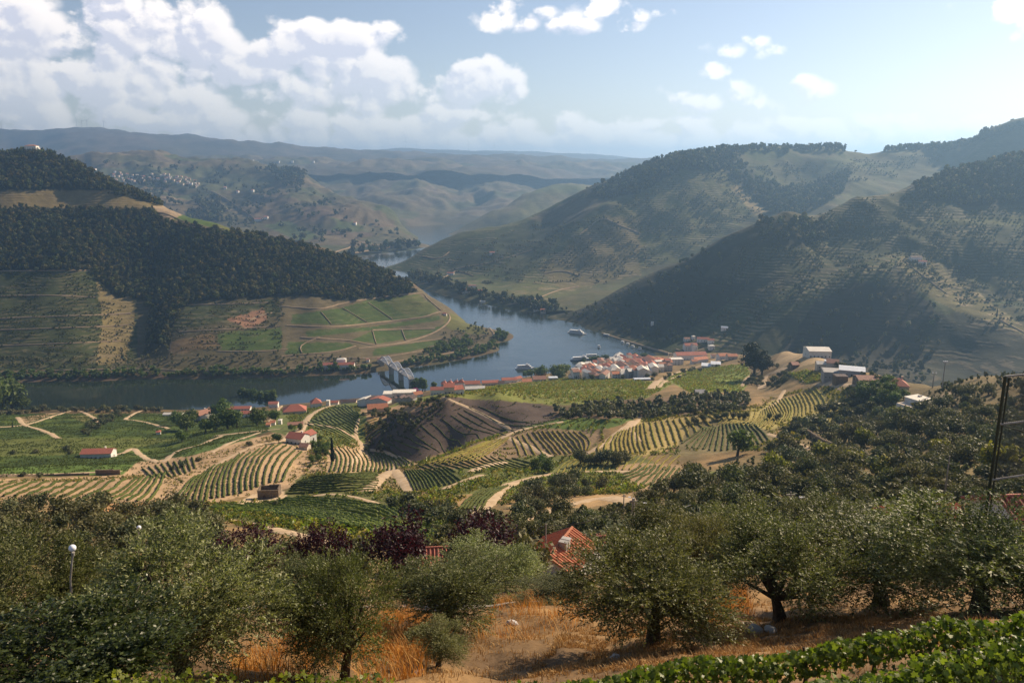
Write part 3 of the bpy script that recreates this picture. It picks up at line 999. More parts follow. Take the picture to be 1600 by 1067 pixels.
class MB:
    """collects boxes, prisms, tubes into one mesh"""
    def __init__(self):
        self.v, self.f = [], []

    def add(self, v, f):
        b = len(self.v)
        self.v += [tuple(p) for p in v]
        self.f += [tuple(b + i for i in q) for q in f]
        return self

    def box(self, c, s, rz=0.0):
        cx, cy, cz = c; hx, hy, hz = s[0] / 2, s[1] / 2, s[2] / 2
        ca, sa = math.cos(rz), math.sin(rz)
        v = []
        for z in (-hz, hz):
            for x, y in ((-hx, -hy), (hx, -hy), (hx, hy), (-hx, hy)):
                v.append((cx + x * ca - y * sa, cy + x * sa + y * ca, cz + z))
        return self.add(v, [(0, 3, 2, 1), (4, 5, 6, 7), (0, 1, 5, 4), (1, 2, 6, 5), (2, 3, 7, 6), (3, 0, 4, 7)])

    def tube(self, pts, rad, n=6, cap=True):
        pts = [Vector(p) for p in pts]
        if not hasattr(rad, '__len__'):
            rad = [rad] * len(pts)
        rings = []
        for i, p in enumerate(pts):
            d = (pts[min(i + 1, len(pts) - 1)] - pts[max(i - 1, 0)]).normalized()
            up = Vector((0, 0, 1)) if abs(d.z) < .9 else Vector((1, 0, 0))
            u = d.cross(up).normalized(); w = d.cross(u)
            rings.append([p + (u * math.cos(2 * math.pi * k / n) + w * math.sin(2 * math.pi * k / n)) * rad[i] for k in range(n)])
        v = [q for r in rings for q in r]
        f = []
        for i in range(len(pts) - 1):
            for k in range(n):
                f.append((i * n + k, i * n + (k + 1) % n, (i + 1) * n + (k + 1) % n, (i + 1) * n + k))
        if cap:
            f.append(tuple(range(n - 1, -1, -1)))
            f.append(tuple((len(pts) - 1) * n + k for k in range(n)))
        return self.add(v, f)

    def mesh(self, name, mat, smooth=False):
        me = bpy.data.meshes.new(name)
        me.from_pydata(self.v, [], self.f)
        if smooth:
            me.polygons.foreach_set('use_smooth', np.ones(len(me.polygons), bool))
        me.update()
        me.materials.append(mat)
        return me

    def build(self, name, mat, parent=None, loc=(0, 0, 0), smooth=False, rz=0.0):
        return link(name, self.mesh(name, mat, smooth), loc, rz, None, parent)


def simple_mat(name, c1, c2=None, rough=.8, scale=2.0, spec=.3, bump=0.0, metal=0.0, objrand=0.0):
    m = bpy.data.materials.new(name); m.use_nodes = True
    g = NT(m.node_tree)
    bs = g.n('ShaderNodeBsdfPrincipled')
    P = g.n('ShaderNodeNewGeometry').outputs['Position']
    nz = g.noise(P, scale, 5, .6)
    c2 = c2 or tuple(x * .72 for x in c1)
    c = g.mix(g.ss(nz, .3, .7), c1, c2)
    if objrand:
        r = g.n('ShaderNodeObjectInfo').outputs['Random']
        k = g.m('MULTIPLY_ADD', r, objrand, 1 - objrand * .5)
        c = g.mix(1.0, c, g.comb(k, k, k), 'MULTIPLY')
    g.l(c, bs.inputs['Base Color'])
    bs.inputs['Roughness'].default_value = rough
    bs.inputs['Specular IOR Level'].default_value = spec
    bs.inputs['Metallic'].default_value = metal
    if bump:
        b = g.n('ShaderNodeBump'); b.inputs['Strength'].default_value = bump; b.inputs['Distance'].default_value = .1
        g.l(nz, b.inputs['Height']); g.l(b.outputs[0], bs.inputs['Normal'])
    g.l(bs.outputs[0], g.n('ShaderNodeOutputMaterial').inputs[0])
    return m


def leaf_mat(name, c1, c2, trans=.3, rough=.55, spec=.25, scale=1.2, objrand=.5, tint=None):
    m = bpy.data.materials.new(name); m.use_nodes = True
    g = NT(m.node_tree)
    geo = g.n('ShaderNodeNewGeometry')
    nz = g.noise(geo.outputs['Position'], scale, 3, .6)
    rnd = geo.outputs['Random Per Island']
    f = g.m('MULTIPLY_ADD', rnd, .6, g.m('MULTIPLY', nz, .55))
    c = g.mix(g.ss(f, .25, .85), c1, c2)
    r = g.n('ShaderNodeObjectInfo').outputs['Random']
    k = g.m('MULTIPLY_ADD', r, objrand, 1 - objrand * .5)
    kr = g.m('MULTIPLY_ADD', g.m('FRACT', g.m('MULTIPLY', r, 7.31)), objrand * .5, 1 - objrand * .2)
    c = g.mix(1.0, c, g.comb(g.m('MULTIPLY', k, kr), k, k), 'MULTIPLY')
    bs = g.n('ShaderNodeBsdfPrincipled')
    g.l(c, bs.inputs['Base Color'])
    bs.inputs['Roughness'].default_value = rough
    bs.inputs['Specular IOR Level'].default_value = spec
    tr = g.n('ShaderNodeBsdfTranslucent')
    g.l(g.mix(1.0, c, tint or (1.15, 1.25, .55), 'MULTIPLY'), tr.inputs[0])
    mx = g.n('ShaderNodeMixShader'); mx.inputs[0].default_value = trans
    g.l(bs.outputs[0], mx.inputs[1]); g.l(tr.outputs[0], mx.inputs[2])
    g.l(mx.outputs[0], g.n('ShaderNodeOutputMaterial').inputs[0])
    return m


M = dict(
    bark=simple_mat('olive_bark', (.10, .085, .065), (.045, .036, .028), .95, 9, .1, .6),
    olive=leaf_mat('olive_leaf', (.044, .056, .015), (.200, .205, .078), .30, .5, .25),
    olive_far=leaf_mat('olive_crown', (.060, .066, .028), (.145, .150, .072), .2, .6, .2),
    silver=leaf_mat('silver_leaf', (.075, .090, .030), (.36, .36, .17), .32, .5, .3),
    broad=leaf_mat('broad_leaf', (.026, .040, .010), (.070, .090, .018), .25, .4, .3),
    wood2=leaf_mat('wood_leaf_light', (.060, .066, .020), (.135, .125, .045), .15, .7, .1, .012, .8),
    wood3=leaf_mat('wood_leaf_deep', (.022, .032, .014), (.060, .075, .030), .15, .7, .1, .012, .8),
    wood=leaf_mat('wood_leaf', (.034, .044, .013), (.110, .112, .036), .15, .7, .1, .012, 1.0),
    bright=leaf_mat('poplar_leaf', (.060, .095, .024), (.120, .165, .045), .3, .6, .2, .4, .4),
    lime=leaf_mat('yellow_green_leaf', (.120, .140, .024), (.220, .210, .040), .3, .6, .2, .4, .4),
    cypress=leaf_mat('cypress_leaf', (.014, .022, .010), (.034, .046, .018), .1, .7, .1),
    plum=leaf_mat('plum_leaf', (.020, .008, .012), (.055, .018, .026), .25, .5, .3, tint=(1.5, .5, .7)),
    vine=leaf_mat('vine_leaf', (.075, .115, .014), (.20, .24, .036), .45, .45, .35, 2.0, .3),
    vinerow=leaf_mat('vine_row_leaf', (.045, .066, .016), (.105, .125, .030), .25, .7, .1, .5, .35),
    vinegold=leaf_mat('late_vine_leaf', (.16, .155, .028), (.33, .28, .065), .3, .7, .1, .5, .35),
    grass=leaf_mat('dry_grass', (.40, .175, .042), (.60, .34, .10), .3, .7, .2, 1.5, .2, tint=(1.2, .9, .5)),
    straw=leaf_mat('straw_litter', (.26, .145, .055), (.48, .31, .14), .2, .8, .1, 1.5, .2, tint=(1.2, .9, .5)),
    track=simple_mat('dirt_track', (.50, .385, .255), (.38, .275, .165), .95, .35, .1),
    track2=simple_mat('hill_track_soil', (.30, .225, .145), (.21, .155, .10), .95, .1, .1),
    asphalt=simple_mat('lane_asphalt', (.30, .27, .24), (.22, .20, .18), .9, 1.2, .2),
    bougain=leaf_mat('bougainvillea_flower', (.24, .03, .20), (.36, .06, .30), .3, .6, .2),
)


# ------------------------------------------------------------------ tracks and lanes
def densify(pl, step=2.5):
    out = []
    for (x0, y0), (x1, y1) in zip(pl[:-1], pl[1:]):
        n = max(1, int(math.hypot(x1 - x0, y1 - y0) / step))
        for k in range(n):
            out.append((x0 + (x1 - x0) * k / n, y0 + (y1 - y0) * k / n))
    out.append(pl[-1])
    return out


def catmull(pl, per=6):
    if len(pl) < 3:
        return densify(pl)
    P = [np.array(p, float) for p in pl]
    P = [2 * P[0] - P[1]] + P + [2 * P[-1] - P[-2]]
    out = []
    for i in range(1, len(P) - 2):
        p0, p1, p2, p3 = P[i - 1:i + 3]
        for k in range(per):
            t = k / per
            out.append(tuple(.5 * ((2 * p1) + (-p0 + p2) * t + (2 * p0 - 5 * p1 + 4 * p2 - p3) * t * t + (-p0 + 3 * p1 - 3 * p2 + p3) * t ** 3)))
    out.append(tuple(P[-2]))
    return out


def ground_line(pl, L, step=2.5):
    """pixel polyline -> smooth world line on layer L"""
    pts = []
    for q in densify(catmull(pl), step):
        x, y, hit = L.pick(*q)
        pts.append((x, y))
    pts = np.array(pts)
    if len(pts) > 8:
        for _ in range(3):
            pts[1:-1] = .25 * pts[:-2] + .5 * pts[1:-1] + .25 * pts[2:]
    # resample evenly
    d = np.r_[0, np.cumsum(np.hypot(*np.diff(pts, axis=0).T))]
    n = max(4, int(d[-1] / max(2.0, pts[:, 1].mean() / 160)))
    s = np.linspace(0, d[-1], n)
    return np.c_[np.interp(s, d, pts[:, 0]), np.interp(s, d, pts[:, 1])]


TAKEN = []


def ribbon(name, pl, L, width, mat, lift=.18, jit=.18):
    c = ground_line(pl, L) if not isinstance(pl, np.ndarray) else pl
    if L is LA:
        TAKEN.append((c, width * .5 + .8))
    t = np.gradient(c, axis=0)
    t /= np.hypot(t[:, 0], t[:, 1])[:, None] + 1e-9
    nrm = np.c_[-t[:, 1], t[:, 0]]
    co, k = [], 5
    wv = width * (1 + jit * fbm(c[:, 0] / 14, c[:, 1] / 14, 66, 2))
    for j in range(k):
        o = (j / (k - 1) - .5)
        p = c + nrm * (o * wv)[:, None]
        z = L.z(p[:, 0], p[:, 1]) + lift * (1.0 if 0 < j < k - 1 else .15) * (1 + c[:, 1] / 700)
        co.append(np.c_[p, z])
    co = np.stack(co, 1)
    n = len(c)
    i = np.arange(n * k).reshape(n, k)
    q = np.stack([i[:-1, :-1], i[1:, :-1], i[1:, 1:], i[:-1, 1:]], -1).reshape(-1, 4)[:, ::-1]
    o = link(name, mesh_np(name, co.reshape(-1, 3), q, mat, smooth=True))
    o['kind'] = 'structure'
    return o


TRACKS_A = [
    (3.5, [(235, 792), (262, 784), (300, 754), (345, 722), (400, 696), (440, 689), (452, 676)]),
    (7, [(468, 676), (476, 662), (484, 650), (505, 638), (540, 630), (585, 628)]),
    (4, [(478, 662), (522, 668), (555, 684), (567, 698), (562, 712), (545, 728)]),
    (6, [(572, 768), (595, 748), (613, 733), (600, 731), (560, 733)]), (6, [(613, 733), (625, 745), (642, 768)]),
    (5, [(690, 765), (722, 752), (752, 742)]), (5, [(735, 737), (765, 726), (792, 722)]),
    (6, [(733, 808), (760, 790), (774, 772), (800, 756), (850, 743), (920, 737), (985, 737)]),
    (6, [(795, 818), (850, 801), (900, 786), (945, 778), (990, 784)]),
    (8, [(1016, 608), (1030, 595), (1060, 582), (1100, 570), (1132, 562)]),
    (4, [(1030, 606), (1040, 596), (1075, 582)]),
    (8, [(1191, 607), (1192, 594), (1203, 583), (1228, 577)]), (4, [(1159, 604), (1168, 589), (1186, 580)]),
    (3.5, [(692, 621), (730, 636), (768, 655), (802, 672)]),
    (4.5, [(793, 684), (828, 699), (860, 714)]), (5, [(700, 712), (778, 686), (812, 672), (880, 659)]),
    (5, [(905, 714), (940, 696), (992, 658)]), (4, [(1000, 690), (985, 670), (1000, 655)]),
    (5, [(28, 652), (38, 664), (66, 672), (92, 685)]), (5, [(-20, 668), (38, 664), (96, 646), (120, 641), (146, 652), (156, 662)]),
    (4, [(195, 656), (206, 648), (222, 641)]), (4, [(194, 655), (225, 659), (264, 670)]),
    (5, [(150, 716), (192, 708), (208, 700), (224, 714), (254, 722), (276, 705), (312, 695), (346, 681)]),
    (4, [(330, 707), (360, 692), (405, 676)]), (4, [(336, 681), (380, 676), (440, 670)]),
    (5, [(1462, 644), (1476, 624), (1478, 614), (1490, 606)]), (3.5, [(1200, 678), (1240, 691), (1275, 706)]),
    (4, [(420, 660), (430, 645), (440, 634)]), (3, [(560, 655), (556, 680), (570, 700), (600, 706), (640, 722)]),
    (3, [(-20, 742), (90, 740), (190, 736)]), (3, [(600, 790), (560, 778), (520, 772), (480, 776)]), (3, [(310, 806), (360, 812), (450, 832), (520, 850)]),
    (3.5, [(1195, 640), (1215, 628), (1225, 610)]), (3, [(960, 640), (985, 650), (1005, 652)]),
    (6, [(1290, 600), (1320, 602), (1365, 600)]),
]
for wd, pl in TRACKS_A:
    ribbon('dirt_track', pl, LA, wd, M['track'])
TRACKS_B = [
    (4, [(-60, 586), (0, 583), (100, 579), (200, 577), (330, 580), (450, 577), (565, 571)]), (7, [(594, 570), (640, 562), (690, 554), (738, 545), (765, 536), (773, 523), (760, 511)]),
    (4, [(440, 479), (500, 483), (528, 476), (580, 467), (655, 459), (668, 468), (690, 486)]), (5, [(448, 509), (520, 511), (600, 503), (660, 496), (691, 487), (704, 498), (682, 518), (640, 533), (590, 540), (540, 532), (470, 528)]),
    (4, [(440, 557), (520, 550), (556, 541)]), (4, [(560, 545), (640, 536), (692, 530)]), (4, [(500, 558), (580, 560), (645, 551), (705, 541)]), (4, [(582, 516), (640, 515), (680, 514)]),
    (2.5, [(536, 482), (575, 505)]), (2.5, [(575, 473), (614, 500)]), (2.5, [(502, 488), (518, 507)]), (2.5, [(582, 517), (588, 538)]), (2.5, [(628, 516), (634, 532)]),
    (3, [(-60, 500), (140, 493), (205, 490)]), (3, [(-60, 518), (150, 511), (200, 508)]), (3, [(-60, 543), (100, 537), (190, 533)]), (3, [(-60, 424), (0, 424), (148, 423)]), (3, [(-60, 466), (60, 462), (150, 465)]),
    (3, [(290, 477), (350, 476), (422, 473)]), (4, [(388, 502), (405, 494), (425, 489)]), (3, [(280, 519), (340, 516), (440, 510)]), (3, [(340, 549), (400, 550), (450, 546)]), (3, [(500, 527), (470, 540), (472, 552)]),
    (2.5, [(238, 330), (262, 336), (286, 346)]), (3, [(270, 347), (300, 355), (350, 358)]),
]
for wd, pl in TRACKS_B:
    ribbon('dirt_track', pl, LB, wd * .8, M['track2'], .5)
for wd, pl in [(8, [(940, 521), (985, 535), (1020, 545), (1052, 555)]), (5, [(1056, 546), (1075, 552), (1100, 545)]), (4, [(1105, 560), (1130, 552), (1160, 558)]), (4, [(1412, 408), (1440, 430), (1480, 460)]), (5, [(1560, 500), (1585, 512), (1600, 520)])]:
    ribbon('hill_road', pl, LC, wd * .75, M['track2'], .5)
for wd, pl in [(5, [(700, 424), (725, 418), (770, 410), (832, 391)]), (5, [(905, 448), (870, 455), (830, 470), (792, 477)]), (4, [(660, 401), (686, 405), (702, 394)]), (4, [(640, 448), (680, 440), (712, 424)]), (4, [(740, 432), (730, 428), (712, 424)]), (4, [(850, 428), (880, 424), (905, 432)]), (5, [(905, 368), (940, 342), (965, 352), (1000, 365)])]:
    ribbon('hill_road', pl, LD, wd * .75, M['track2'], .6)
for wd, pl in [(6, [(500, 402), (540, 390), (560, 384)]), (6, [(330, 300), (350, 310), (380, 330), (400, 345)]), (6, [(520, 402), (580, 392), (620, 386)])]:
    ribbon('hill_road', pl, LE, wd * .75, M['track2'], 1.0)


# ------------------------------------------------------------------ vine rows
def vine_row(name, line, L, mat, w=1.5, h=1.5, seg=1.0, seed=0):
    w, h = w * .62, h * .62
    d = np.r_[0, np.cumsum(np.hypot(*np.diff(line, axis=0).T))]
    n = max(4, int(d[-1] / seg))
    s = np.linspace(0, d[-1], n)
    c = np.c_[np.interp(s, d, line[:, 0]), np.interp(s, d, line[:, 1])]
    t = np.gradient(c, axis=0); t /= np.hypot(t[:, 0], t[:, 1])[:, None] + 1e-9
    nr = np.c_[-t[:, 1], t[:, 0]]
    r = np.random.default_rng(seed)
    prof = [(-.42, .10), (-.55, .55), (-.30, .95), (.12, 1.06), (.50, .70), (.44, .08)]
    gap = np.where(r.random(n) < .07, .45, 1.0)
    co = []
    for (u, v) in prof:
        ww = w * u * (1 + .38 * r.standard_normal(n)) + w * .12 * r.standard_normal(n)
        hh = h * v * (1 + .20 * r.standard_normal(n)) * gap
        p = c + nr * ww[:, None] + t * (seg * .3 * r.standard_normal(n))[:, None]
        co.append(np.c_[p, L.z(p[:, 0], p[:, 1]) + np.maximum(hh, -.2)])
    co = np.stack(co, 1); k = len(prof)
    i = np.arange(n * k).reshape(n, k)
    q = np.stack([i[:-1, :-1], i[1:, :-1], i[1:, 1:], i[:-1, 1:]], -1).reshape(-1, 4)
    return co.reshape(-1, 3), q


BLOCKS = []
ORD = ['first', 'second', 'third', 'fourth', 'fifth', 'sixth', 'seventh', 'eighth', 'ninth', 'tenth', 'eleventh', 'twelfth', 'thirteenth', 'fourteenth', 'fifteenth']


def ordinal(k, n, side=('left', 'right')):
    end = {'left': 'leftmost', 'right': 'rightmost', 'bottom': 'lowest', 'top': 'topmost'}
    if k == 0:
        return end[side[0]]
    if k == n - 1:
        return end[side[1]]
    if k <= n // 2:
        return ORD[k] + ' from the ' + side[0]
    return ORD[n - 1 - k] + ' from the ' + side[1]




def rows(keys, counts, where, mat, w=1.5, h=1.5, L=None, seg=1.0, single=True, side=('left', 'right')):
    """keys: rows given as pixel polylines; rows in between are interpolated on the ground"""
    L = L or LA
    if not single:
        w, h = w * .9, h * .55
    K = []
    m = 24
    for k in keys:
        g = ground_line(k, L)
        s = np.linspace(0, 1, len(g))
        q = np.linspace(0, 1, m)
        K.append(np.c_[np.interp(q, s, g[:, 0]), np.interp(q, s, g[:, 1])])
    allv, allf, b = [], [], 0
    n0 = len(BLOCKS)
    for i, n in enumerate(counts):
        last = i == len(counts) - 1
        for j in range(n + (1 if last else 0)):
            t = j / n
            ln = K[i] * (1 - t) + K[i + 1] * t
            e0, e1 = random.uniform(0, .04), 1 - random.uniform(0, .05)
            s = np.linspace(0, 1, m); q = np.linspace(e0, e1, m)
            ln = np.c_[np.interp(q, s, ln[:, 0]), np.interp(q, s, ln[:, 1])]
            co, f = vine_row('vine_row', ln, L, mat, w, h, seg, random.randint(0, 99999))
            if single:
                TAKEN.append((ln, 2.6))
            if single:
                o = link('vine_row', mesh_np('vine_row', co, f, mat))
                BLOCKS.append((o, where))
            else:
                allv.append(co); allf.append(f + b); b += len(co)
    mine = BLOCKS[n0:]
    for k, (o, wh) in enumerate(mine):
        tag(o, ordinal(k, len(mine), side) + ' vine row ' + wh, 'vine row', 'vine rows ' + wh)
    if not single:
        o = link('vines', mesh_np('vines', np.concatenate(allv), np.concatenate(allf), mat))
        tag(o, 'close-set vines ' + where, None, None, 'stuff')


VR, VG = M['vinerow'], M['vinegold']
rows([[(268, 787), (282, 770), (297, 752), (306, 744)], [(312, 786), (316, 765), (325, 740), (336, 727)], [(358, 776), (358, 750), (365, 725), (382, 708)],
      [(402, 764), (403, 738), (418, 710), (440, 692)], [(441, 753), (449, 733), (462, 715), (472, 706)]], [4, 5, 5, 4], 'on the pale tilled slope left of the red farmhouse', VR, 1.7, 1.6)
rows([[(-70, 777), (-40, 764), (-12, 753)], [(58, 777), (84, 765), (110, 753)], [(160, 781), (190, 766), (214, 748)], [(228, 787), (246, 766), (258, 738)]], [7, 6, 5], 'slanting over the left terrace', VR, 1.7, 1.6)
rows([[(222, 732), (240, 748)], [(262, 722), (275, 745)], [(300, 715), (305, 733)]], [4, 4], 'in the short fan above the pale terrace', VR, 1.5, 1.4)
rows([[(515, 738), (520, 716), (505, 700)], [(545, 739), (548, 716), (535, 698)], [(580, 738), (582, 716), (568, 700)], [(612, 735), (612, 722), (596, 706)], [(646, 729), (640, 722), (626, 714)]], [4, 5, 5, 4], 'on the pale knoll right of the farmhouse cypress', VR, 1.5, 1.4)
rows([[(648, 768), (640, 750), (632, 736)], [(682, 763), (672, 746), (656, 734)], [(720, 752), (706, 741), (692, 731)]], [6, 5], 'on the brown fan beside the forked track', VR, 1.3, 1.3)
rows([[(655, 729), (700, 713), (762, 690)], [(702, 726), (740, 706), (782, 684)], [(740, 722), (768, 705), (796, 684)]], [5, 4], 'along the sunlit nose of the central spur', VG, 1.2, 1.2)
rows([[(800, 684), (808, 700), (812, 713)], [(832, 674), (846, 692), (862, 711)], [(870, 672), (886, 690), (902, 708)], [(905, 674), (922, 690), (918, 704)]], [4, 5, 4], 'on the shaded flank of the central spur', VG, 1.2, 1.2)
rows([[(936, 712), (934, 700), (946, 688)], [(958, 712), (956, 692), (966, 676)], [(988, 710), (982, 690), (985, 668)], [(1016, 704), (1010, 682), (1006, 660)], [(1066, 690), (1060, 672), (1052, 656)], [(1120, 660), (1110, 652), (1100, 648)]], [2, 4, 4, 5, 5], 'on the golden rounded spur', VG, 1.6, 1.5)
rows([[(1210, 664), (1222, 648), (1206, 628)], [(1232, 658), (1238, 640), (1226, 620)], [(1260, 648), (1260, 634), (1250, 614)], [(1290, 632), (1284, 620), (1272, 606)]], [4, 4, 4], 'curving over the golden terraces below the sheds', VG, 1.7, 1.5)
rows([[(1275, 662), (1298, 648), (1318, 637)], [(1300, 663), (1332, 648), (1362, 632)]], [9], 'on the slope left of the white villa', VG, 1.3, 1.3)
rows([[(1064, 694), (1084, 680), (1100, 668)], [(1108, 706), (1114, 686), (1120, 666)], [(1168, 702), (1164, 682), (1150, 661)], [(1202, 690), (1190, 674), (1172, 660)]], [5, 6, 4], 'on the dark terraces below the line of round olives', VR, 1.4, 1.4)
rows([[(958, 744), (984, 739), (1002, 728)], [(1000, 758), (1020, 743), (1032, 728)], [(1032, 766), (1050, 749), (1062, 731)]], [4, 4], 'on the pale fan right of the lone olive', VR, 1.4, 1.4)
rows([[(300, 794), (420, 802), (540, 822), (690, 862)], [(360, 788), (470, 795), (590, 812), (700, 838)], [(455, 776), (540, 782), (620, 795), (705, 816)]], [8, 6], 'on the dark green slope above the plum trees', M['vine'], 1.5, 1.5, seg=.8, side=('bottom', 'top'))
rows([[(716, 800), (732, 780), (756, 765)], [(750, 800), (764, 778), (796, 758)]], [5], 'beside the double bend of the sandy track', VR, 1.4, 1.4)
rows([[(444, 772), (520, 768), (592, 765)], [(470, 748), (530, 742), (596, 739)]], [9], 'on the green bank behind the stone hut', VR, 1.5, 1.4, side=('bottom', 'top'))
rows([[(476, 662), (515, 676), (552, 693)], [(508, 641), (540, 656), (562, 674)], [(538, 632), (550, 640), (562, 648)]], [8, 6], 'in the green field between the two tracks', VR, 1.2, 1.2, seg=1.6, side=('bottom', 'top'))
rows([[(590, 692), (612, 706), (626, 717)], [(640, 674), (664, 692), (690, 709)], [(700, 646), (742, 671), (792, 682)], [(742, 632), (794, 655), (852, 664)]], [4, 4, 4], 'thinly planted on the shaded brown hump', VR, .9, .9, seg=1.4)

rows([[(655, 728), (672, 735), (690, 745)], [(720, 712), (745, 724), (770, 733)], [(800, 716), (830, 724), (860, 728)]], [7, 7], 'in the green dip right of the forked track', VR, 1.0, 1.1, seg=1.3)
rows([[(870, 740), (880, 726), (900, 716)], [(940, 735), (950, 722), (960, 714)], [(1040, 735), (1050, 722), (1062, 712)]], [8, 9], 'on the bright strip below the golden spur', VG, 1.0, 1.1, seg=1.3)
rows([[(1120, 664), (1130, 656), (1120, 648)], [(1165, 668), (1185, 655), (1190, 642)], [(1205, 668), (1215, 650), (1205, 632)]], [7, 6], 'on the left shoulder of the golden terraces', VG, 1.3, 1.3, seg=1.4)
rows([[(575, 690), (590, 676), (610, 664)], [(562, 668), (575, 660), (590, 654)]], [6], 'on the terraces below the orange roofed barn', VG, 1.2, 1.2, seg=1.5)
# ------------------------------------------------------------------ vegetation prototypes
def quads(P, N, ln, wd, rng, up=None, fold=0.0):
    """leaf cards: centre P, facing N, long axis random (or near `up`)"""
    n = len(P)
    N = N / (np.linalg.norm(N, axis=1)[:, None] + 1e-9)
    R = rng.standard_normal((n, 3)) if up is None else up + .35 * rng.standard_normal((n, 3))
    U = R - N * np.sum(R * N, 1)[:, None]
    U /= np.linalg.norm(U, axis=1)[:, None] + 1e-9
    V = np.cross(N, U)
    ln = (ln * (1 + .3 * rng.standard_normal(n)).clip(.5, 1.8))[:, None] * .5
    wd = (wd * (1 + .25 * rng.standard_normal(n)).clip(.5, 1.8))[:, None] * .5
    v = np.stack([P - U * ln, P + V * wd, P + U * ln, P - V * wd], 1).reshape(-1, 3)
    f = np.arange(n * 4).reshape(n, 4)
    return v, f


def lump_points(lobes, n, rng, shell=.55):
    """points through a set of ellipsoid lobes, mostly near their skins; outward normals"""
    w = np.array([l[3] * l[4] + .05 for l in lobes]); w = w / w.sum()
    k = rng.choice(len(lobes), n, p=w)
    C = np.array([l[:3] for l in lobes])[k]
    Rr = np.array([(l[3], l[3], l[4]) for l in lobes])[k]
    D = rng.standard_normal((n, 3)); D /= np.linalg.norm(D, axis=1)[:, None]
    r = rng.random(n) ** shell
    return C + D * Rr * r[:, None], D


def crown_lobes(rng, w, h, z0, n, lob=.42, flat=.8):
    """uneven crown: lobes scattered in an ellipsoid w wide and h tall with its foot at z0"""
    L = []
    for i in range(n):
        d = rng.standard_normal(3); d /= np.linalg.norm(d)
        r = rng.random() ** .45
        s = lob * rng.uniform(.7, 1.3)
        x, y = d[0] * r * w * (.5 - lob * .42), d[1] * r * w * (.5 - lob * .42)
        z = z0 + h * .5 + d[2] * r * h * (.5 - lob * .30)
        L.append((x, y, z, s * w * .5, s * w * .5 * flat))
    return L


def trunk_tubes(rng, h, r, lobes, nl=4, n=6):
    mb = MB()
    bend = rng.uniform(-.2, .2, 2) * h
    top = (bend[0], bend[1], h)
    mb.tube([(0, 0, -.6), (bend[0] * .2, bend[1] * .2, h * .25), (bend[0] * .6, bend[1] * .6, h * .65), top], [r * 1.5, r * 1.1, r * .9, r * .75], n)
    idx = rng.choice(len(lobes), min(nl, len(lobes)), replace=False)
    for i in idx:
        l = lobes[i]
        e = np.array(l[:3]); m = (np.array(top) * .5 + e * .5) + rng.uniform(-.1, .1, 3) * h
        mb.tube([top, tuple(m), tuple(e)], [r * .6, r * .38, r * .12], max(4, n - 1))
    return mb


TREE_N = [0]


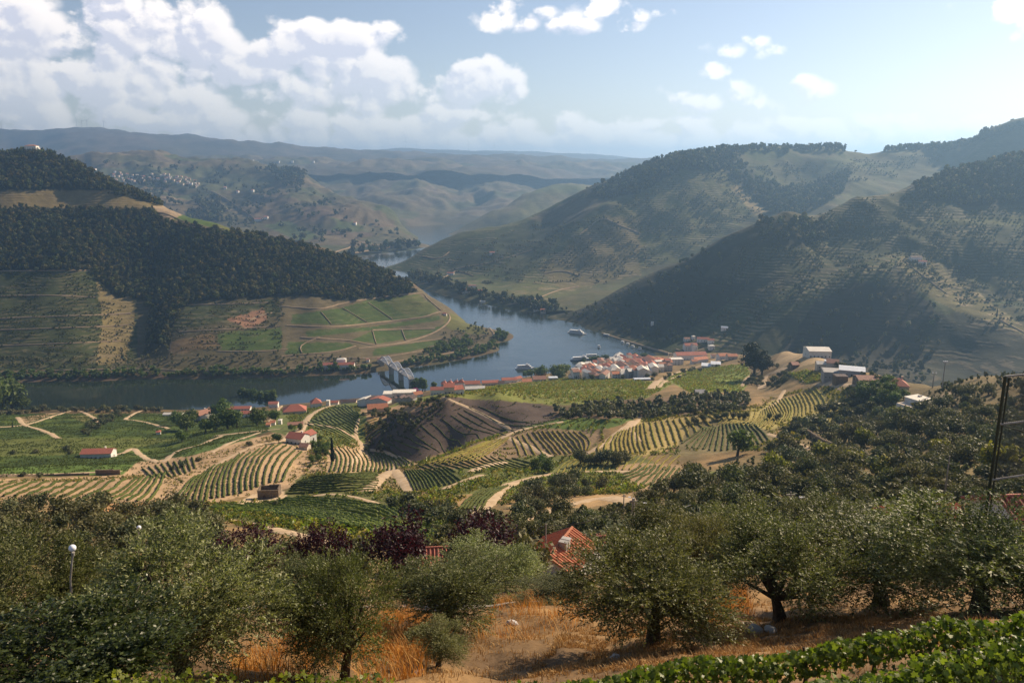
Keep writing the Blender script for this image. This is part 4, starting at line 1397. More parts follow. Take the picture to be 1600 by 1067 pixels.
def make_tree_mesh(kind, seed):
    """-> (crown mesh, trunk mesh); unit size: about 1 m wide crown for far trees, real metres for near ones"""
    rng = np.random.default_rng(seed)
    if kind == 'olive_far':
        lobes = crown_lobes(rng, 4.4, 2.9, .35, 15, .44)
        P, D = lump_points(lobes, 1500, rng)
        v, f = quads(P, D + .7 * rng.standard_normal(P.shape), .34, .20, rng)
        return mesh_np('crown', v, f, M['olive_far']), trunk_tubes(rng, .8, .16, lobes, 4).mesh('trunk', M['bark'])
    if kind == 'bush':
        lobes = crown_lobes(rng, 3.6, 2.2, .0, 9, .5)
        P, D = lump_points(lobes, 420, rng)
        v, f = quads(P, D + .7 * rng.standard_normal(P.shape), .55, .34, rng)
        return mesh_np('crown', v, f, M['olive_far']), trunk_tubes(rng, .7, .10, lobes, 3, 5).mesh('trunk', M['bark'])
    if kind in ('round', 'lime', 'bougain', 'tall'):
        if kind == 'tall':
            lobes = crown_lobes(rng, 3.4, 8.2, 1.0, 16, .55, 1.3)
        else:
            lobes = crown_lobes(rng, 6.6, 5.4, .3, 18, .42)
        P, D = lump_points(lobes, 1100, rng)
        v, f = quads(P, D + .6 * rng.standard_normal(P.shape), .62, .46, rng)
        mt = {'round': 'bright', 'lime': 'lime', 'bougain': 'bougain', 'tall': 'bright'}[kind]
        return mesh_np('crown', v, f, M[mt]), trunk_tubes(rng, 2.0, .22, lobes, 4).mesh('trunk', M['bark'])
    if kind == 'cypress':
        n = 900
        t = rng.random(n) ** .8
        r = (1 - t) ** .6 * np.minimum(1, t * 9 + .35) * .95
        a = rng.random(n) * 2 * np.pi
        q = r * rng.random(n) ** .35
        P = np.c_[np.cos(a) * q, np.sin(a) * q, .5 + t * 9.0]
        D = np.c_[np.cos(a), np.sin(a), .3 + 0 * a]
        v, f = quads(P, D + .5 * rng.standard_normal(P.shape), .75, .34, rng, up=np.array((0, 0, 1.)))
        mb = MB().tube([(0, 0, -.5), (0, 0, 8)], [.16, .05], 5)
        return mesh_np('crown', v, f, M['cypress']), mb.mesh('trunk', M['bark'])
    if kind == 'pine':
        lobes = crown_lobes(rng, 9.5, 8.5, 2.2, 20, .36)
        P, D = lump_points(lobes, 2200, rng)
        v, f = quads(P, D + .6 * rng.standard_normal(P.shape), .7, .4, rng)
        return mesh_np('crown', v, f, M['cypress']), trunk_tubes(rng, 4.0, .35, lobes, 7).mesh('trunk', M['bark'])
    if kind == 'plum':
        lobes = crown_lobes(rng, 4.2, 3.9, .9, 16, .34, 1.3)
        P, D = lump_points(lobes, 1500, rng, .5)
        up = np.c_[P[:, 0] * .25, P[:, 1] * .25, np.ones(len(P))]
        tw, tn = [], []
        for k in range(5):                       # upright twigs full of leaves
            tw.append(P + up * (k * .11) + .05 * rng.standard_normal(P.shape)); tn.append(rng.standard_normal(P.shape))
        v, f = quads(np.concatenate(tw), np.concatenate(tn), .17, .09, rng)
        return mesh_np('crown', v, f, M['plum']), trunk_tubes(rng, 1.2, .12, lobes, 6).mesh('trunk', M['bark'])
    if kind in ('olive_near', 'olive_silver', 'broad_near'):
        lobes = crown_lobes(rng, 4.7, 4.1, .5, 26, .27, 1.1)
        lobes += [(l[0] * 1.1 + rng.uniform(-.3, .3), l[1] * 1.1, l[2] + rng.uniform(.1, .5), l[3] * .45, l[4] * .8) for l in lobes[::2]]
        nt = 4000
        P, D = lump_points(lobes, nt, rng, .42)
        C0 = np.array((0, 0, 2.4))
        out = P - C0; out /= np.linalg.norm(out, axis=1)[:, None]
        dirs = out * .8 + D * .5 + np.array((0, 0, .55)) + .35 * rng.standard_normal(P.shape)
        dirs /= np.linalg.norm(dirs, axis=1)[:, None]
        L_, N_, U_ = [], [], []
        k = 11 if kind != 'broad_near' else 8
        tl = .46
        for j in range(k):
            s = (j + .5) / k
            droop = np.array((0, 0, -.10)) * s * s
            side = rng.standard_normal(P.shape); side -= dirs * np.sum(side * dirs, 1)[:, None]
            side /= np.linalg.norm(side, axis=1)[:, None]
            u = dirs * .75 + side * .8
            L_.append(P + dirs * (s * tl) + droop + side * .03); U_.append(u); N_.append(np.cross(u, rng.standard_normal(P.shape)))
        L_, N_, U_ = np.concatenate(L_), np.concatenate(N_), np.concatenate(U_)
        if kind == 'broad_near':
            v, f = quads(L_, N_, .10, .062, rng, up=U_)
        else:
            v, f = quads(L_, N_, .092, .034, rng, up=U_)
        mt = {'olive_near': 'olive', 'olive_silver': 'silver', 'broad_near': 'broad'}[kind]
        crown = mesh_np('crown', v, f, M[mt])
        mb = trunk_tubes(rng, 1.25, .17, lobes, 12, 7)
        for i in rng.choice(nt, 260, replace=False):             # twigs that show between the leaves
            mb.tube([tuple(P[i] - dirs[i] * .35), tuple(P[i] + dirs[i] * tl * .8)], [.011, .005], 3, False)
        return crown, mb.mesh('trunk', M['bark'])


def bbox_h(me):
    n = len(me.vertices); c = np.empty(n * 3, np.float32); me.vertices.foreach_get('co', c); c = c.reshape(-1, 3)
    return float(np.percentile(c[:, 2], 99.5)), float(np.percentile(c[:, 0], 99) - np.percentile(c[:, 0], 1))


PROTO = {}
for kind, n in (('olive_far', 4), ('bush', 4), ('round', 3), ('lime', 2), ('tall', 2), ('cypress', 1), ('pine', 1), ('plum', 3), ('olive_near', 3), ('olive_silver', 2), ('broad_near', 1), ('bougain', 1)):
    PROTO[kind] = [make_tree_mesh(kind, 300 + 17 * i + hash_ * 7) for hash_ in [len(PROTO)] for i in range(n)]
    PROTO[kind] = [(c, t) + bbox_h(c) for c, t in PROTO[kind]]


def tree(name, kind, loc, width=None, height=None, label=None, cat='tree', group=None, var=None, parts=True, rz=None):
    P_ = PROTO[kind]
    c, t, ph, pw = P_[random.randrange(len(P_)) if var is None else var % len(P_)]
    s = (width / pw) if width else height / ph
    sz = (height / ph) if height else s * random.uniform(.88, 1.1)
    rz = random.uniform(0, 6.28) if rz is None else rz
    r = bpy.data.objects.new(name, None)
    r.empty_display_size = .1
    COL.objects.link(r)
    r.location = loc; r.rotation_euler = (0, 0, rz); r.scale = (s, s, sz)
    link('crown', c, parent=r); link('trunk', t, parent=r)
    tag(r, label, cat, group)
    return r


def tree_px(name, kind, px, py_base, L, w_px=None, top=None, label=None, group=None, cat='tree', Y=None, **kw):
    """tree whose foot shows at (px, py_base); Y fixes its distance instead of the foot pixel"""
    if Y is None:
        x, y, hit = L.pick(px, py_base)
    else:
        a, t = ray_at(px, py_base if top is None else (top + py_base) * .5)
        x, y = float(a) * Y, Y
    z = float(L.z(x, y))
    dep = y * math.cos(PITCH) - (z - CAM_H) * math.sin(PITCH)
    w = w_px * dep / F_PX if w_px else None
    h = None
    if top is not None:
        a, t = ray_at(px, top)
        h = max(.6, (float(t) * y + CAM_H) - z)
    return tree(name, kind, (x, y, z), w, h, label, cat, group, **kw)


def scatter_px(poly, n, L, mind, rng, ymin=0):
    """n spots spread over a pixel polygon, no nearer than mind pixels (vertical distances count double)"""
    xs = [p[0] for p in poly]; ys = [p[1] for p in poly]
    out = []
    tries = 0
    while len(out) < n and tries < n * 60:
        tries += 1
        q = (rng.uniform(min(xs), max(xs)), rng.uniform(min(ys), max(ys)))
        if not inpoly(np.array([q[0]]), np.array([q[1]]), poly)[0]:
            continue
        if any((q[0] - o[0]) ** 2 + (2.0 * (q[1] - o[1])) ** 2 < mind * mind for o in out):
            continue
        out.append(q)
    return out


R6 = random.Random(5)
# --- olive grove on the left slope
GL = 'small olive trees of the left grove'
for (px, py) in scatter_px([(-40, 800), (80, 795), (100, 800), (330, 800), (345, 850), (300, 880), (150, 880), (-40, 890)], 52, LA, 29, R6):
    tree_px('olive_tree', 'olive_far', px, py + 8, LA, R6.uniform(30, 44), None, 'round grey green olive tree on the orange soil of the left grove', GL)
for (px, py) in ((410, 800 + 10), (380, 800), (350, 790)):
    pass
# --- scrub and olives of the right slope
GR = 'olive trees scattered over the right slope'
for (px, py) in scatter_px([(1060, 745), (1200, 720), (1310, 680), (1380, 640), (1420, 660), (1480, 612), (1640, 606), (1640, 780), (1400, 800), (1060, 800)], 170, LA, 17, R6):
    if 1075 < px < 1205 and py < 746:
        continue
    tree_px('olive_tree', 'olive_far', px, py + 5, LA, R6.uniform(20, 36) * (1 + (py - 700) / 420), None, 'round dark olive tree among the scrub of the right slope', GR)
GS = 'bushes scattered over the right slope'
for (px, py) in scatter_px([(1080, 735), (1250, 690), (1310, 650), (1390, 630), (1400, 645), (1500, 625), (1640, 615), (1640, 770), (1400, 790), (1060, 790)], 95, LA, 15, R6):
    if 1075 < px < 1205 and py < 746:
        continue
    k = R6.random()
    tree_px('bush', 'bush', px, py + 3, LA, R6.uniform(14, 26), None, 'low dark bush between the olives of the right slope', GS, cat='bush')
for i, (px, py, w) in enumerate(((1212, 752, 34), (1405, 668, 26), (1330, 742, 30), (1465, 712, 26), (1560, 742, 40), (1290, 722, 30), (1390, 748, 34), (1350, 700, 24))):
    tree_px('yellow_green_tree', 'lime', px, py, LA, w, None, 'yellow green bushy tree among dark olives of the right slope', 'yellow green trees of the right slope')
# --- shrubs in the shaded hollow and the scrub band
for (px, py) in scatter_px([(555, 652), (640, 628), (700, 618), (700, 624), (600, 655)], 26, LA, 8, R6):
    tree_px('bush', 'bush', px, py, LA, R6.uniform(6, 10), None, 'bush on the crest behind the orange roofed barn', 'bushes on the crest by the barn', cat='bush')
for (px, py) in scatter_px([(800, 800), (840, 760), (900, 745), (930, 765), (880, 785), (830, 805)], 24, LA, 17, R6):
    tree_px('olive_tree', 'olive_far', px, py + 4, LA, R6.uniform(16, 28), None, 'olive tree in the clump beside the sandy double bend', 'olives by the sandy double bend')
for (px, py) in scatter_px([(690, 812), (800, 806), (1000, 800), (1050, 760), (1080, 770), (1060, 830), (950, 850), (820, 850), (700, 842)], 36, LA, 26, R6):
    tree_px('olive_tree', 'olive_far', px, py + 6, LA, R6.uniform(22, 36), None, 'olive tree on the slope below the sandy road', 'olives below the sandy road')
for (px, py) in scatter_px([(600, 790), (640, 785), (720, 806), (730, 820), (640, 806)], 14, LA, 14, R6):
    tree_px('bush', 'bush', px, py, LA, R6.uniform(16, 26), None, 'bush at the edge of the dark green vines', 'bushes at the vineyard edge', cat='bush')
for px, py, w in ((848, 735, 24), (858, 738, 20), (838, 737, 18)):
    tree_px('oak_tree', 'round', px, py, LA, w, None, 'dark round oak in the clump above the sandy track', 'oaks above the sandy track').children[0].active_material
tree_px('olive_tree', 'olive_far', 942, 765, LA, 20, None, 'lone small olive tree on the dry orange knoll')
for px in range(905, 985, 9):
    tree_px('olive_tree', 'olive_far', px + R6.uniform(-3, 3), 724 + R6.uniform(-3, 3), LA, R6.uniform(16, 22), None, 'olive tree in the dark hedge below the golden spur', 'olives in the dark hedge')
for i, (px, py) in enumerate(((1085, 662), (1098, 659), (1120, 656), (1133, 655), (1146, 654), (1155, 654), (1164, 655), (1202, 655), (1216, 656), (1076, 667))):
    tree_px('olive_tree', 'olive_far', px, py, LA, R6.uniform(10, 14), None, 'small round olive in the line along the golden spur', 'round olives in a line')
tree_px('oak_tree', 'round', 1152, 712, LA, 36, None, 'dark round oak standing below the dark terraces')
for (px, py) in scatter_px([(1290, 640), (1330, 612), (1380, 605), (1400, 640), (1340, 670), (1260, 690), (1230, 700), (1215, 680)], 46, LA, 12, R6):
    tree_px('bush', 'bush', px, py, LA, R6.uniform(12, 20), None, 'dark bush on the bank below the red roofed house', 'bushes below the red roofed house', cat='bush')
for (px, py) in scatter_px([(1340, 612), (1400, 612), (1415, 625), (1400, 640), (1350, 632)], 12, LA, 12, R6):
    tree_px('garden_tree', 'round', px, py, LA, R6.uniform(14, 22), None, 'green garden tree in front of the red roofed house', 'garden trees by the red roofed house')
# --- farmhouse garden, riverside trees
for (px, py, w, k) in ((292, 672, 26, 'round'), (278, 664, 22, 'round'), (300, 658, 20, 'round'), (322, 676, 20, 'round'), (346, 652, 30, 'round'), (338, 672, 26, 'round'), (356, 670, 26, 'round'), (370, 668, 20, 'round'), (402, 664, 24, 'round'), (412, 658, 18, 'round'), (430, 660, 16, 'round'), (285, 690, 18, 'round')):
    tree_px('riverside_tree', k, px, py, LA, w * 1.05, None, 'green leafy tree in the grove beside the river houses', 'trees beside the river houses')
for px in (378, 388, 398, 408, 418, 427):
    tree_px('poplar_tree', 'tall', px, 631, LA, 12, 608 + R6.uniform(-2, 3), 'tall green poplar in the clump by the river', 'poplars by the river')
for (px, py) in scatter_px([(-60, 646), (0, 645), (60, 642), (190, 641), (250, 641), (250, 644), (60, 646), (0, 650)], 34, LA, 6, R6):
    tree_px('bank_bush', 'bush', px, py, LA, R6.uniform(7, 12), None, 'bush on the near river bank at the left', 'bushes on the near bank', cat='bush')
for px, py, w in ((-10, 643, 40), (20, 641, 38), (5, 639, 34), (35, 640, 24)):
    tree_px('riverside_tree', 'round', px, py, LA, w, None, 'large dark tree at the left edge of the river', 'dark trees at the left river edge')
for (px, py, w) in ((495, 712, 11), (505, 706, 12), (500, 700, 10), (510, 712, 12), (498, 720, 10), (490, 700, 10), (512, 700, 9), (488, 722, 9), (484, 732, 8), (470, 672, 9), (455, 672, 9), (435, 692, 10), (428, 688, 9), (500, 688, 8)):
    tree_px('garden_tree', 'round', px, py, LA, w, None, 'small round garden tree by the red farmhouse', 'garden trees by the red farmhouse')
tree_px('cypress_tree', 'cypress', 520, 722, LA, None, 684, 'tall dark cypress beside the red farmhouse garden')
tree_px('cypress_tree', 'cypress', 508, 640, LA, None, 634, 'small dark cypress beside the curved pale road')
tree_px('cypress_tree', 'cypress', 20, 668, LA, None, 658, 'lone dark cypress in the fields at the left edge')
tree_px('cypress_tree', 'cypress', 1404, 660, LA, None, 640, 'dark slim cypress below the white villa')
tree_px('cypress_tree', 'cypress', 1400, 664, LA, None, 648, 'shorter dark cypress below the white villa')
tree_px('cypress_tree', 'cypress', 1479, 609, LA, None, 597, 'small cypress behind the white villa')
for px, py in ((105, 706), (110, 709), (56, 708), (35, 745), (62, 746), (20, 710), (310, 720), (285, 730), (418, 788), (430, 789), (268, 735), (390, 696)):
    tree_px('bush', 'bush', px, py, LA, R6.uniform(8, 13), None, 'small dark bush beside a field path on the left', 'bushes beside the left field paths', cat='bush')
for (px, py) in scatter_px([(126, 676), (150, 655), (185, 646), (188, 650), (160, 668), (135, 684)], 26, LA, 6, R6):
    tree_px('bush', 'bush', px, py, LA, R6.uniform(6, 9), None, 'grey bush in the hedge between the left fields', 'bushes in the left field hedge', cat='bush')
# poplars by the bridge and trees along the quay
for px, t in ((646, 594), (650, 591), (655, 593), (660, 590), (664, 592)):
    tree_px('poplar_tree', 'tall', px, 612, LA, 9, t, 'tall poplar beside the arched bridge', 'poplars beside the bridge')
tree_px('poplar_tree', 'tall', 679, 611, LA, 9, 597, 'small dark tree right of the poplars by the bridge')
for px, py, w, t in ((845, 590, 20, 571), (830, 590, 12, 578), (822, 590, 9, 580), (838, 588, 12, 575), (866, 588, 20, 571), (882, 588, 22, 570), (875, 592, 16, 577)):
    tree_px('quay_tree', 'round', px, py, LA, w, t, 'big green plane tree between village and river', 'plane trees by the river village')
for px in (911, 919, 927, 934, 940, 947):
    tree_px('quay_tree', 'round', px, 572 - (px - 911) * .2, LA, 9.5, 559 - (px - 911) * .14, 'small round tree in the row along the quay', 'round trees along the quay')
for px, py, t in ((992, 560, 551), (1008, 560, 552), (970, 560, 556)):
    tree_px('quay_tree', 'round', px, py, LA, 11, t, 'round green tree behind the red roofs of the village', 'round trees behind the village')
for (px, py) in scatter_px([(880, 594), (900, 575), (1000, 580), (1060, 585), (1130, 565), (1130, 572), (1060, 592), (1000, 596)], 44, LA, 7, R6):
    tree_px('bush', 'bush', px, py, LA, R6.uniform(5, 9), None, 'green bush between the village houses', 'bushes between the village houses', cat='bush')
tree_px('bougainvillea', 'bougain', 649, 617, LA, 9, 606, 'magenta flowering bougainvillea beside the long white warehouse', cat='shrub')
tree_px('pine_tree', 'pine', 1178, 590, LA, 36, 538, 'tall dark pine above the bright green vineyard')
tree_px('pine_tree', 'pine', 1190, 588, LA, 26, 556, 'broad dark pine on the right side of the tall pine')
for px, py in ((1214, 575), (1246, 570), (1233, 576)):
    tree_px('olive_tree', 'olive_far', px, py, LA, 8, None, 'small round tree beside the dry field near the sheds', 'small trees by the dry field')
for (px, py) in scatter_px([(1196, 606), (1225, 582), (1235, 590), (1215, 606)], 16, LA, 6, R6):
    tree_px('bush', 'bush', px, py, LA, R6.uniform(6, 9), None, 'grey bush inside the bend of the grey road', 'bushes in the road bend', cat='bush')
for (px, py) in scatter_px([(1162, 604), (1180, 582), (1190, 590), (1190, 604)], 14, LA, 6, R6):
    tree_px('bush', 'bush', px, py, LA, R6.uniform(6, 9), None, 'dark bush left of the grey road', 'bushes left of the grey road', cat='bush')
for (px, py) in scatter_px([(1290, 556), (1330, 575), (1400, 596), (1395, 600), (1330, 584), (1285, 562)], 22, LA, 5, R6):
    tree_px('bush', 'bush', px, py, LA, R6.uniform(5, 9), None, 'green bush behind the long metal roofs', 'bushes behind the metal roofs', cat='bush')


# --- far woods: one mass each, real trees instanced on points
def far_tree_mesh(seed, mat, conic=False):
    rng = np.random.default_rng(seed)
    lobes = crown_lobes(rng, 1.0, 1.05, .12, 7, .52, 1.0)
    P, D = lump_points(lobes, 90, rng, .35)
    v, f = quads(P, D + .55 * rng.standard_normal(P.shape), .30, .24, rng)
    return mesh_np('far_tree', v, f, mat)


def wood(name, label, L, polys, spacing_m, size, mat, seed, jitter=.65, ymax=1e9, keep=None, wob=7.0, mats=None, src_fn=None):
    rng = np.random.default_rng(seed)
    pts = []
    for poly in polys:
        W = np.array([L.pick(*q)[:2] for q in densify(poly, 12)])
        x0, y0 = W.min(0); x1, y1 = W.max(0)
        nx, ny = int((x1 - x0) / spacing_m) + 1, int((y1 - y0) / spacing_m) + 1
        gx, gy = np.meshgrid(np.linspace(x0, x1, nx), np.linspace(y0, y1, ny))
        gx = gx.ravel() + rng.uniform(-1, 1, gx.size) * spacing_m * jitter
        gy = gy.ravel() + rng.uniform(-1, 1, gy.size) * spacing_m * jitter
        z = L.z(gx, gy)
        px, py = project(gx / gy, (z - CAM_H) / gy)
        m = inpoly(px + wob * fbm(gx / 40, gy / 40, seed, 2), py + wob * .5 * fbm(gx / 40, gy / 40, seed + 3, 2), poly) & (gy < ymax) & (z > 1.0)
        if keep is not None:
            m &= keep(gx, gy)
        pts.append(np.c_[gx, gy, z][m])
    pts = np.concatenate(pts)
    me = bpy.data.meshes.new(name)
    me.vertices.add(len(pts)); me.vertices.foreach_set('co', pts.astype(np.float32).ravel())
    o = link(name, me)
    tag(o, label, None, None, 'stuff')
    col = bpy.data.collections.new(name + '_source')
    for k, mt in enumerate(mats or ([mat] if mat is not M['wood'] else [M['wood'], M['wood2'], M['wood3'], M['wood']])):
        for j in range(2):
            col.objects.link(bpy.data.objects.new('far_tree_source', (src_fn or far_tree_mesh)(seed + 5 * k + j, mt)))
    ng = bpy.data.node_groups.new(name, 'GeometryNodeTree')
    ng.interface.new_socket('Geometry', in_out='INPUT', socket_type='NodeSocketGeometry')
    ng.interface.new_socket('Geometry', in_out='OUTPUT', socket_type='NodeSocketGeometry')
    N = ng.nodes.new
    gi, go = N('NodeGroupInput'), N('NodeGroupOutput')
    ci = N('GeometryNodeCollectionInfo'); ci.inputs[0].default_value = col
    ci.inputs['Separate Children'].default_value = True
    ci.inputs['Reset Children'].default_value = True
    ip = N('GeometryNodeInstanceOnPoints')
    ip.inputs['Pick Instance'].default_value = True
    rr = N('FunctionNodeRandomValue'); rr.data_type = 'FLOAT'
    rr.inputs[2].default_value = size * .45; rr.inputs[3].default_value = size * 1.5; rr.inputs['Seed'].default_value = seed
    rv = N('FunctionNodeRandomValue'); rv.data_type = 'FLOAT_VECTOR'
    rv.inputs[0].default_value = (0, 0, 0); rv.inputs[1].default_value = (.15, .15, 6.28)
    lk = ng.links.new
    lk(gi.outputs[0], ip.inputs['Points']); lk(ci.outputs[0], ip.inputs['Instance'])
    lk(rv.outputs[0], ip.inputs['Rotation']); lk(rr.outputs[1], ip.inputs['Scale'])
    lk(ip.outputs[0], go.inputs[0])
    md = o.modifiers.new('trees', 'NODES'); md.node_group = ng
    return len(pts)


WOODS = []
WOODS.append(wood('hilltop_wood', 'dense dark wood capping the left hill below the hilltop villa', LB,
     [[(-200, 255), (-120, 247), (0, 241), (50, 236), (90, 243), (130, 260), (170, 280), (210, 300), (245, 312), (186, 298), (0, 299), (-200, 305)], [(170, 304), (186, 298), (240, 312), (262, 323), (200, 310)]], 6.6, 8.4, M['wood'], 1))
WOODS.append(wood('hillside_wood', 'broad band of dark oak wood across the left hill', LB,
     [[(-200, 332), (0, 326), (180, 327), (240, 326), (256, 346), (330, 358), (430, 374), (520, 397), (548, 402), (600, 426), (640, 444), (655, 456), (620, 465), (540, 470), (470, 462), (420, 465), (330, 470), (300, 470), (272, 500), (262, 540), (228, 540), (236, 470), (180, 465), (155, 440), (150, 424), (0, 424), (-200, 430)]], 6.8, 8.6, M['wood'], 3))
WOODS.append(wood('bank_trees', 'line of trees and bushes along the far river bank', LB,
     [[(-200, 590), (0, 586), (300, 580), (450, 580), (580, 572), (600, 578), (450, 587), (0, 598), (-200, 600)], [(620, 572), (700, 557), (740, 546), (775, 536), (776, 520), (790, 522), (792, 532), (780, 546), (740, 557), (640, 574)], [(640, 560), (700, 548), (740, 540), (730, 530), (680, 545)]], 6.5, 7.5, M['bright'], 5))
WOODS.append(wood('olive_scrub', 'rows of small olives and scrub on the brown foot of the left hill', LB,
     [[(230, 560), (450, 550), (560, 560), (560, 572), (300, 578), (0, 578), (0, 562)], [(700, 520), (740, 508), (765, 522), (735, 545), (690, 542), (690, 530)], [(420, 470), (450, 470), (440, 540), (425, 520)], [(230, 520), (275, 500), (262, 552), (230, 560)]], 11, 5.0, M['olive_far'], 7))
WOODS.append(wood('ridge_pines', 'dark pine wood along the skyline ridge beyond the river bend', LD,
     [[(915, 304), (1000, 263), (1050, 246), (1125, 231), (1150, 240), (1180, 280), (1260, 300), (1240, 335), (1190, 322), (1132, 268), (1060, 268), (1000, 303), (930, 312)], [(1125, 233), (1480, 230), (1540, 208), (1600, 192), (1800, 150), (1800, 175), (1600, 205), (1480, 237), (1300, 236), (1140, 240)], [(600, 422), (640, 436), (690, 450), (800, 480), (890, 498), (885, 484), (800, 468), (740, 458), (690, 440), (640, 428)], [(1200, 335), (1240, 300), (1330, 265), (1320, 300), (1240, 340)]], 13, 15, M['wood'], 9))
WOODS.append(wood('upper_wood', 'dark wood on the upper right hillside', LC,
     [[(1420, 294), (1480, 272), (1600, 240), (1750, 200), (1750, 320), (1600, 318), (1540, 322), (1500, 320), (1450, 313)], [(1190, 347), (1250, 339), (1312, 354), (1330, 360), (1260, 384), (1180, 372)]], 12, 12, M['wood'], 11))
WOODS.append(wood('slope_scrub', 'scattered scrub on the dark right hillside above the quay', LC,
     [[(880, 494), (960, 464), (1060, 415), (1130, 376), (1152, 392), (1095, 432), (1180, 440), (1120, 485), (1060, 540), (1000, 530)], [(1225, 545), (1275, 470), (1340, 442), (1425, 452), (1480, 495), (1450, 600), (1220, 600)], [(1130, 520), (1250, 450), (1400, 405), (1420, 412), (1270, 462), (1150, 530)]], 17, 8, M['wood'], 13))
WOODS.append(wood('valley_woods', 'dark copses on the hill of the white village', LE,
     [[(300, 325), (330, 310), (350, 330), (340, 350), (290, 345)], [(410, 262), (480, 270), (470, 300), (440, 290)], [(200, 285), (280, 290), (260, 300)], [(520, 402), (600, 390), (650, 382), (655, 390), (540, 410)], [(180, 320), (240, 320), (300, 360), (240, 350)]], 26, 26, M['wood'], 15))
WOODS.append(wood('hollow_scrub', 'dark scrub bushes in the shaded hollow behind the central spur', LA, [[(570, 668), (600, 655), (690, 630), (706, 640), (680, 658), (640, 684), (615, 708), (575, 704)]], 5.0, 3.6, M['olive_far'], 21))
WOODS.append(wood('band_scrub', 'grey green scrub band behind the golden spur', LA, [[(862, 645), (930, 632), (1010, 628), (1080, 620), (1168, 617), (1168, 642), (1090, 650), (1000, 654), (890, 657)]], 5.6, 4.4, M['olive_far'], 23))
WOODS.append(wood('slope_undergrowth', 'low dark undergrowth between the olives of the right slope', LA, [[(1060, 745), (1210, 712), (1300, 660), (1340, 615), (1420, 640), (1470, 600), (1530, 590), (1720, 580), (1720, 800), (1060, 810)]], 5.6, 2.0, M['olive_far'], 25))
WOODS.append(wood('grove_undergrowth', 'low green undergrowth around the sandy road', LA, [[(650, 815), (800, 806), (1000, 792), (1060, 760), (1060, 860), (650, 870)], [(-60, 800), (330, 800), (350, 880), (-60, 900)]], 4.5, 1.6, M['olive_far'], 27))


# --- vines planted along the contours, one plant at a time
def vine_plant_mesh(seed, mat):
    rng = np.random.default_rng(seed)
    P = np.c_[rng.uniform(-.5, .5, 13), rng.uniform(-.35, .35, 13), rng.uniform(.1, .95, 13)]
    v, f = quads(P, rng.standard_normal(P.shape), .62, .42, rng)
    return mesh_np('vine_plant', v, f, mat)


GRID = {}
for ln, r in TAKEN:
    d = np.r_[0, np.cumsum(np.hypot(*np.diff(ln, axis=0).T))]
    for q in np.arange(0, d[-1], 1.5):
        x, y = np.interp(q, d, ln[:, 0]), np.interp(q, d, ln[:, 1])
        n = int(math.ceil(r))
        for i in range(-n, n + 1):
            for j in range(-n, n + 1):
                if i * i + j * j <= r * r:
                    GRID[(int(x) + i, int(y) + j)] = 1


def free(gx, gy):
    return np.array([(int(a), int(b)) not in GRID for a, b in zip(gx, gy)])


LARGE = LA.Zs + np.clip((LA.Y2 - 60) / 200, 0, 1) * 2.2 * fbm(LA.X2 / 90, LA.Y2 / 90, 3, 3)


def contour(step, half, gap, L=LA, src=LARGE, patch=16.0):
    def keep(gx, gy):
        e = 1.0
        z = L.z(gx, gy, src)
        sx = (L.z(gx + e, gy, src) - z) / e; sy = (L.z(gx, gy + e, src) - z) / e
        sl = np.maximum(np.hypot(sx, sy), .05)
        ph = np.abs((z / step) % 1 - .5) * step / sl
        ok = (ph < half) & (fbm(gx / patch, gy / patch, 91, 3) > gap)
        return ok & free(gx, gy) if L is LA else ok
    return keep


VP = dict(jitter=.25, wob=2.0, src_fn=vine_plant_mesh)
WOODS.append(wood('vines', 'contour rows of green vines over the flat fields at the left', LA, [[(-60, 650), (250, 644), (400, 644), (420, 672), (335, 705), (190, 738), (-60, 748)]], 1.5, .85, None, 31, keep=contour(.95, .5, -.3), mats=[M['vinerow']], **VP))
WOODS.append(wood('vines', 'contour rows of gold green vines filling the central slopes', LA, [[(440, 640), (560, 634), (575, 700), (640, 722), (780, 676), (900, 655), (1060, 660), (1060, 735), (985, 772), (850, 778), (700, 805), (470, 780), (480, 700)], [(235, 792), (420, 782), (470, 776), (700, 800), (725, 850), (550, 862), (400, 830), (320, 806)]], 1.15, 1.15, None, 33, keep=contour(1.25, .62, -.6), mats=[M['vinerow'], M['vinegold'], M['vine']], **VP))
WOODS.append(wood('vines', 'thin contour rows of vines on the bare pale soil around the farmhouse', LA, [[(-60, 754), (190, 746), (300, 715), (430, 679), (474, 692), (484, 722), (452, 762), (335, 784), (200, 788), (-60, 782)]], 1.1, .95, None, 53, keep=contour(1.9, .5, -.5), mats=[M['vinerow'], M['vinegold']], **VP))
WOODS.append(wood('vines', 'contour rows of golden vines on the right terraces', LA, [[(1000, 655), (1150, 640), (1240, 612), (1330, 598), (1330, 652), (1215, 705), (1080, 705)]], 1.15, 1.2, None, 35, keep=contour(1.3, .62, -.5), mats=[M['vinegold'], M['vinerow']], **VP))
WOODS.append(wood('vines', 'rows of yellow green vines on the crest above the village', LA, [[(640, 632), (700, 617), (780, 603), (905, 590), (1050, 599), (1010, 622), (860, 632), (790, 617), (700, 622)], [(1038, 590), (1062, 581), (1165, 569), (1174, 590), (1158, 612), (1080, 614)], [(1232, 584), (1262, 578), (1300, 592), (1260, 600)]], 1.8, 1.6, None, 37, keep=contour(1.0, .85, -.6), mats=[M['vinegold'], M['vine']], **VP))
WOODS.append(wood('vines', 'sparse dark vines on the shaded brown hump', LA, [[(580, 665), (700, 628), (790, 624), (862, 640), (900, 658), (790, 672), (650, 716)]], 1.5, 1.0, None, 39, keep=contour(2.4, .6, -.3), mats=[M['vinerow']], **VP))
